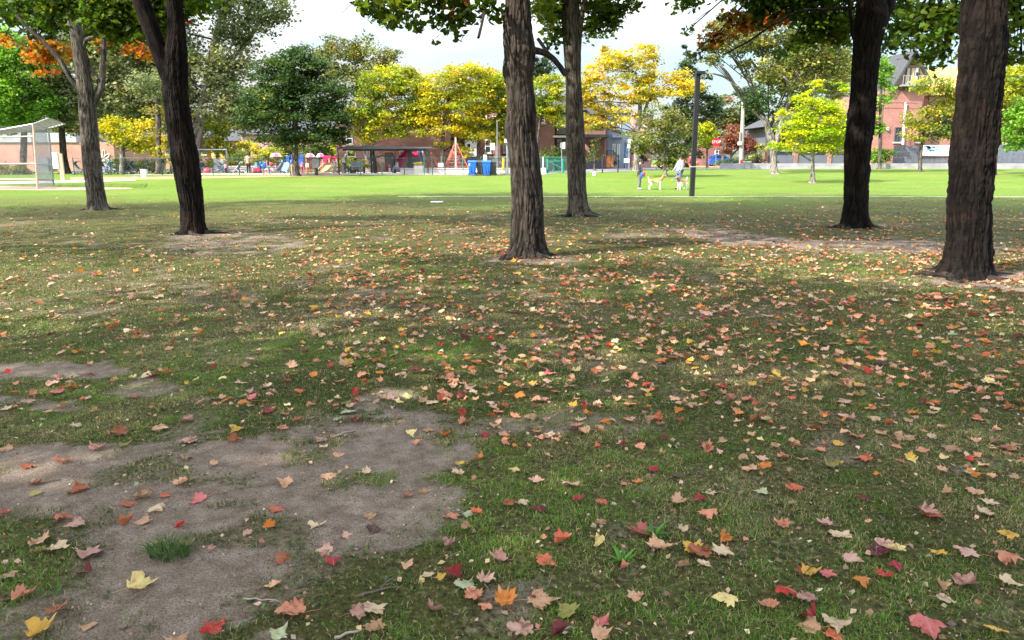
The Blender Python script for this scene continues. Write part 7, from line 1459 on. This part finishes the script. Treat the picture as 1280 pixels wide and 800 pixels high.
def dog_mat(name, tan, amount):
    n = NT(name); tc = n.new('ShaderNodeTexCoord'); sp = n.new('ShaderNodeSeparateXYZ'); n.link(tc.outputs['Object'], sp.inputs[0]); a = n.noise(tc.outputs['Object'], 5, 3); bn = n.noise(tc.outputs['Object'], 60, 3)
    # saddle and head coloured, legs, chest and tail tip white
    k = n.new('ShaderNodeMath', operation='MULTIPLY_ADD'); n.link(a.outputs['Fac'], k.inputs[0]); k.inputs[1].default_value = .30; k.inputs[2].default_value = -.15
    s = n.new('ShaderNodeMath', operation='ADD'); n.link(sp.outputs['Z'], s.inputs[0]); n.link(k.outputs[0], s.inputs[1])
    r1 = n.ramp(s.outputs[0], [(.47, (0, 0, 0)), (.52, (1, 1, 1))])
    xr = n.ramp(sp.outputs['X'], [(.0, (0, 0, 0)), (1, (1, 1, 1))])
    tail = n.new('ShaderNodeMath', operation='GREATER_THAN'); n.link(sp.outputs['X'], tail.inputs[0]); tail.inputs[1].default_value = -.43
    mm_ = n.mix(1.0, r1.outputs['Color'], tail.outputs[0], 'MULTIPLY')
    fur = n.ramp(bn.outputs['Fac'], [(.3, tuple(x * .75 for x in tan)), (.7, tan)])
    n.link(n.mix(mm_, (.74, .68, .60), fur.outputs['Color']), n.b.inputs['Base Color']); n.b.inputs['Roughness'].default_value = .9; n.bump(bn.outputs['Fac'], .4, .01)
    return n.mat
def dog(label, u, Y, rz, k, tan, headup=0.0):
    b = base(u, Y); R = thing('dog', label, 'dog', b, None, True, rz); R.scale = (k, k, k); M_ = dog_mat('coat ' + label[:18], tan, 1)
    V = [(-.33, 0, .53), (-.12, 0, .53), (.12, 0, .53), (.28, 0, .57), (.38, 0, .70), (.45, 0, .80 + headup), (.53, 0, .80 + headup), (.64, 0, .765 + headup), (-.43, 0, .60), (-.50, 0, .72), (-.52, 0, .84)]
    E = [(0, 1), (1, 2), (2, 3), (3, 4), (4, 5), (5, 6), (6, 7), (0, 8), (8, 9), (9, 10)]; rd = [.115, .115, .14, .13, .085, .095, .075, .036, .045, .032, .016]
    for sg in (-1, 1):
        o = len(V); V += [(-.36, sg * .09, .46), (-.27, sg * .10, .30), (-.42, sg * .10, .17), (-.39, sg * .10, .035), (-.33, sg * .10, .018)]; E += [(0, o), (o, o + 1), (o + 1, o + 2), (o + 2, o + 3), (o + 3, o + 4)]; rd += [.09, .058, .034, .028, .026]
        o = len(V); V += [(.25, sg * .09, .44), (.24, sg * .09, .30), (.26, sg * .09, .17), (.25, sg * .09, .035), (.31, sg * .09, .018)]; E += [(2, o), (o, o + 1), (o + 1, o + 2), (o + 2, o + 3), (o + 3, o + 4)]; rd += [.075, .048, .036, .03, .026]
    skin_mesh('body', V, E, rd, M_, R, 1, 1)
    er = MB()
    for sg in (-1, 1): er.tube([(.44, sg * .06, .87 + headup), (.42, sg * .105, .84 + headup), (.43, sg * .12, .76 + headup)], [.03, .04, .018], 8)
    er.build('ears', mat('ear fur ' + label[:6], tuple(q * .7 for q in tan), .9, .2), R, True); MB().ell((.672, 0, .775 + headup), (.02, .022, .018), 8, 5).build('nose', M_hairk, R, True)
    ey = MB()
    for sg in (-1, 1): ey.ell((.55, sg * .058, .83 + headup), (.012, .012, .012), 6, 4)
    ey.build('eyes', M_eye, R); MB().tube([Vector((.36, 0, .66)) + Vector((.03 * math.sin(t) * .6, .105 * math.cos(t), .085 * math.sin(t))) for t in np.linspace(0, 2 * PI, 17)], .012, 5).build('collar', M_black, R)
    return R
dog('tan and white dog with a raised white tail facing the man', 820.5, 41.2, 0.06, .90, (.50, .24, .085)); dog('smaller brown and white dog in front of the man, turned to the left', 853, 41.0, math.radians(180 + 38), .84, (.36, .17, .09))

# playground visitors
def vis(label, u, Y, rz, pose, jc, tc_, hgt=1.7, hair=M_hairk, **k): return person(label, u, Y, math.radians(rz), pose, (jc, tc_, M_black), hgt, hair, M_skin, **k)
blk = Mj('black cloth', (.015, .015, .018))
vis('person in a tan jacket and black trousers seen from behind at the fence', 311, 59.4, 90, ST, Mj('tan jacket cloth', (.50, .33, .20)), blk, 1.66)
vis('person in a dark jacket sitting on the pale concrete bench', 252.5, 61.2, -20, dict(SIT), Mj('dark blue cloth', (.03, .04, .065)), Mj('jean cloth', (.07, .10, .18)), 1.6)
vis('person in a black top and blue jeans sitting beside the slender maple', 126.5, 60.6, -10, SIT, blk, Mj('bright jean cloth', (.16, .28, .5)), 1.7)
vis('person in a dark coat standing by the grey sparse yellow tree', 205, 62.4, -70, ST, Mj('slate coat cloth', (.06, .07, .09)), Mj('stone cloth', (.30, .28, .25)), 1.7)
vis('person in white bending over the stroller near the shelter', 430.5, 61.5, -30, dict(ST, chest=(.10, 0, 1.25), neck0=(.18, 0, 1.40), neck1=(.22, 0, 1.45), head=(.27, 0, 1.54), shL=(.16, .18, 1.36), shR=(.16, -.18, 1.36), elL=(.22, .21, 1.1), elR=(.22, -.21, 1.1), wrL=(.38, .18, .96), wrR=(.38, -.18, .96)), Mj('white cloth', (.70, .69, .66)), Mj('grey slack cloth', (.2, .2, .2)), 1.7, Mj('white hat cloth', (.72, .70, .66)))
vis('person in dark blue sitting with their back to the fence under the shelter', 444.5, 60.6, 90, SIT, Mj('slate blue cloth', (.06, .08, .13)), blk, 1.68)
vis('small child in a pink top by the pale blue stroller', 282.5, 59.6, 60, ST, Mj('pink cloth', (.62, .2, .24)), blk, .95)
vis('child in a red top standing by the tan slide', 378, 61.4, -60, ST, Mj('lilac cloth', (.45, .30, .5)), Mj('rose cloth', (.55, .12, .18)), 1.1)
vis('child in white and red near the sign panel', 384.5, 61.2, -110, ST, Mj('pale shirt cloth', (.62, .58, .55)), Mj('red short cloth', (.5, .1, .08)), 1.05, M_hairb)
vis('child in a white shirt climbing down by the magenta tower', 418.5, 60.8, -80, ST, MATS['white cloth'], Mj('sand cloth', (.55, .5, .42)), 1.2, M_hairb)
vis('toddler in a red top beneath the climbing bar', 487, 61.2, -60, ST, Mj('red cloth', (.5, .07, .06)), MATS['white cloth'], .9)
vis('person in white sitting under the shelter beside the toddler', 497, 61.8, -150, SIT, MATS['white cloth'], Mj('pale jean cloth', (.25, .32, .42)), 1.6, M_hairb)
vis('person pushing a dark stroller behind the pale yellow tree trunk', 157.5, 63.0, 0, ST, Mj('olive cloth', (.09, .09, .05)), blk, 1.55)
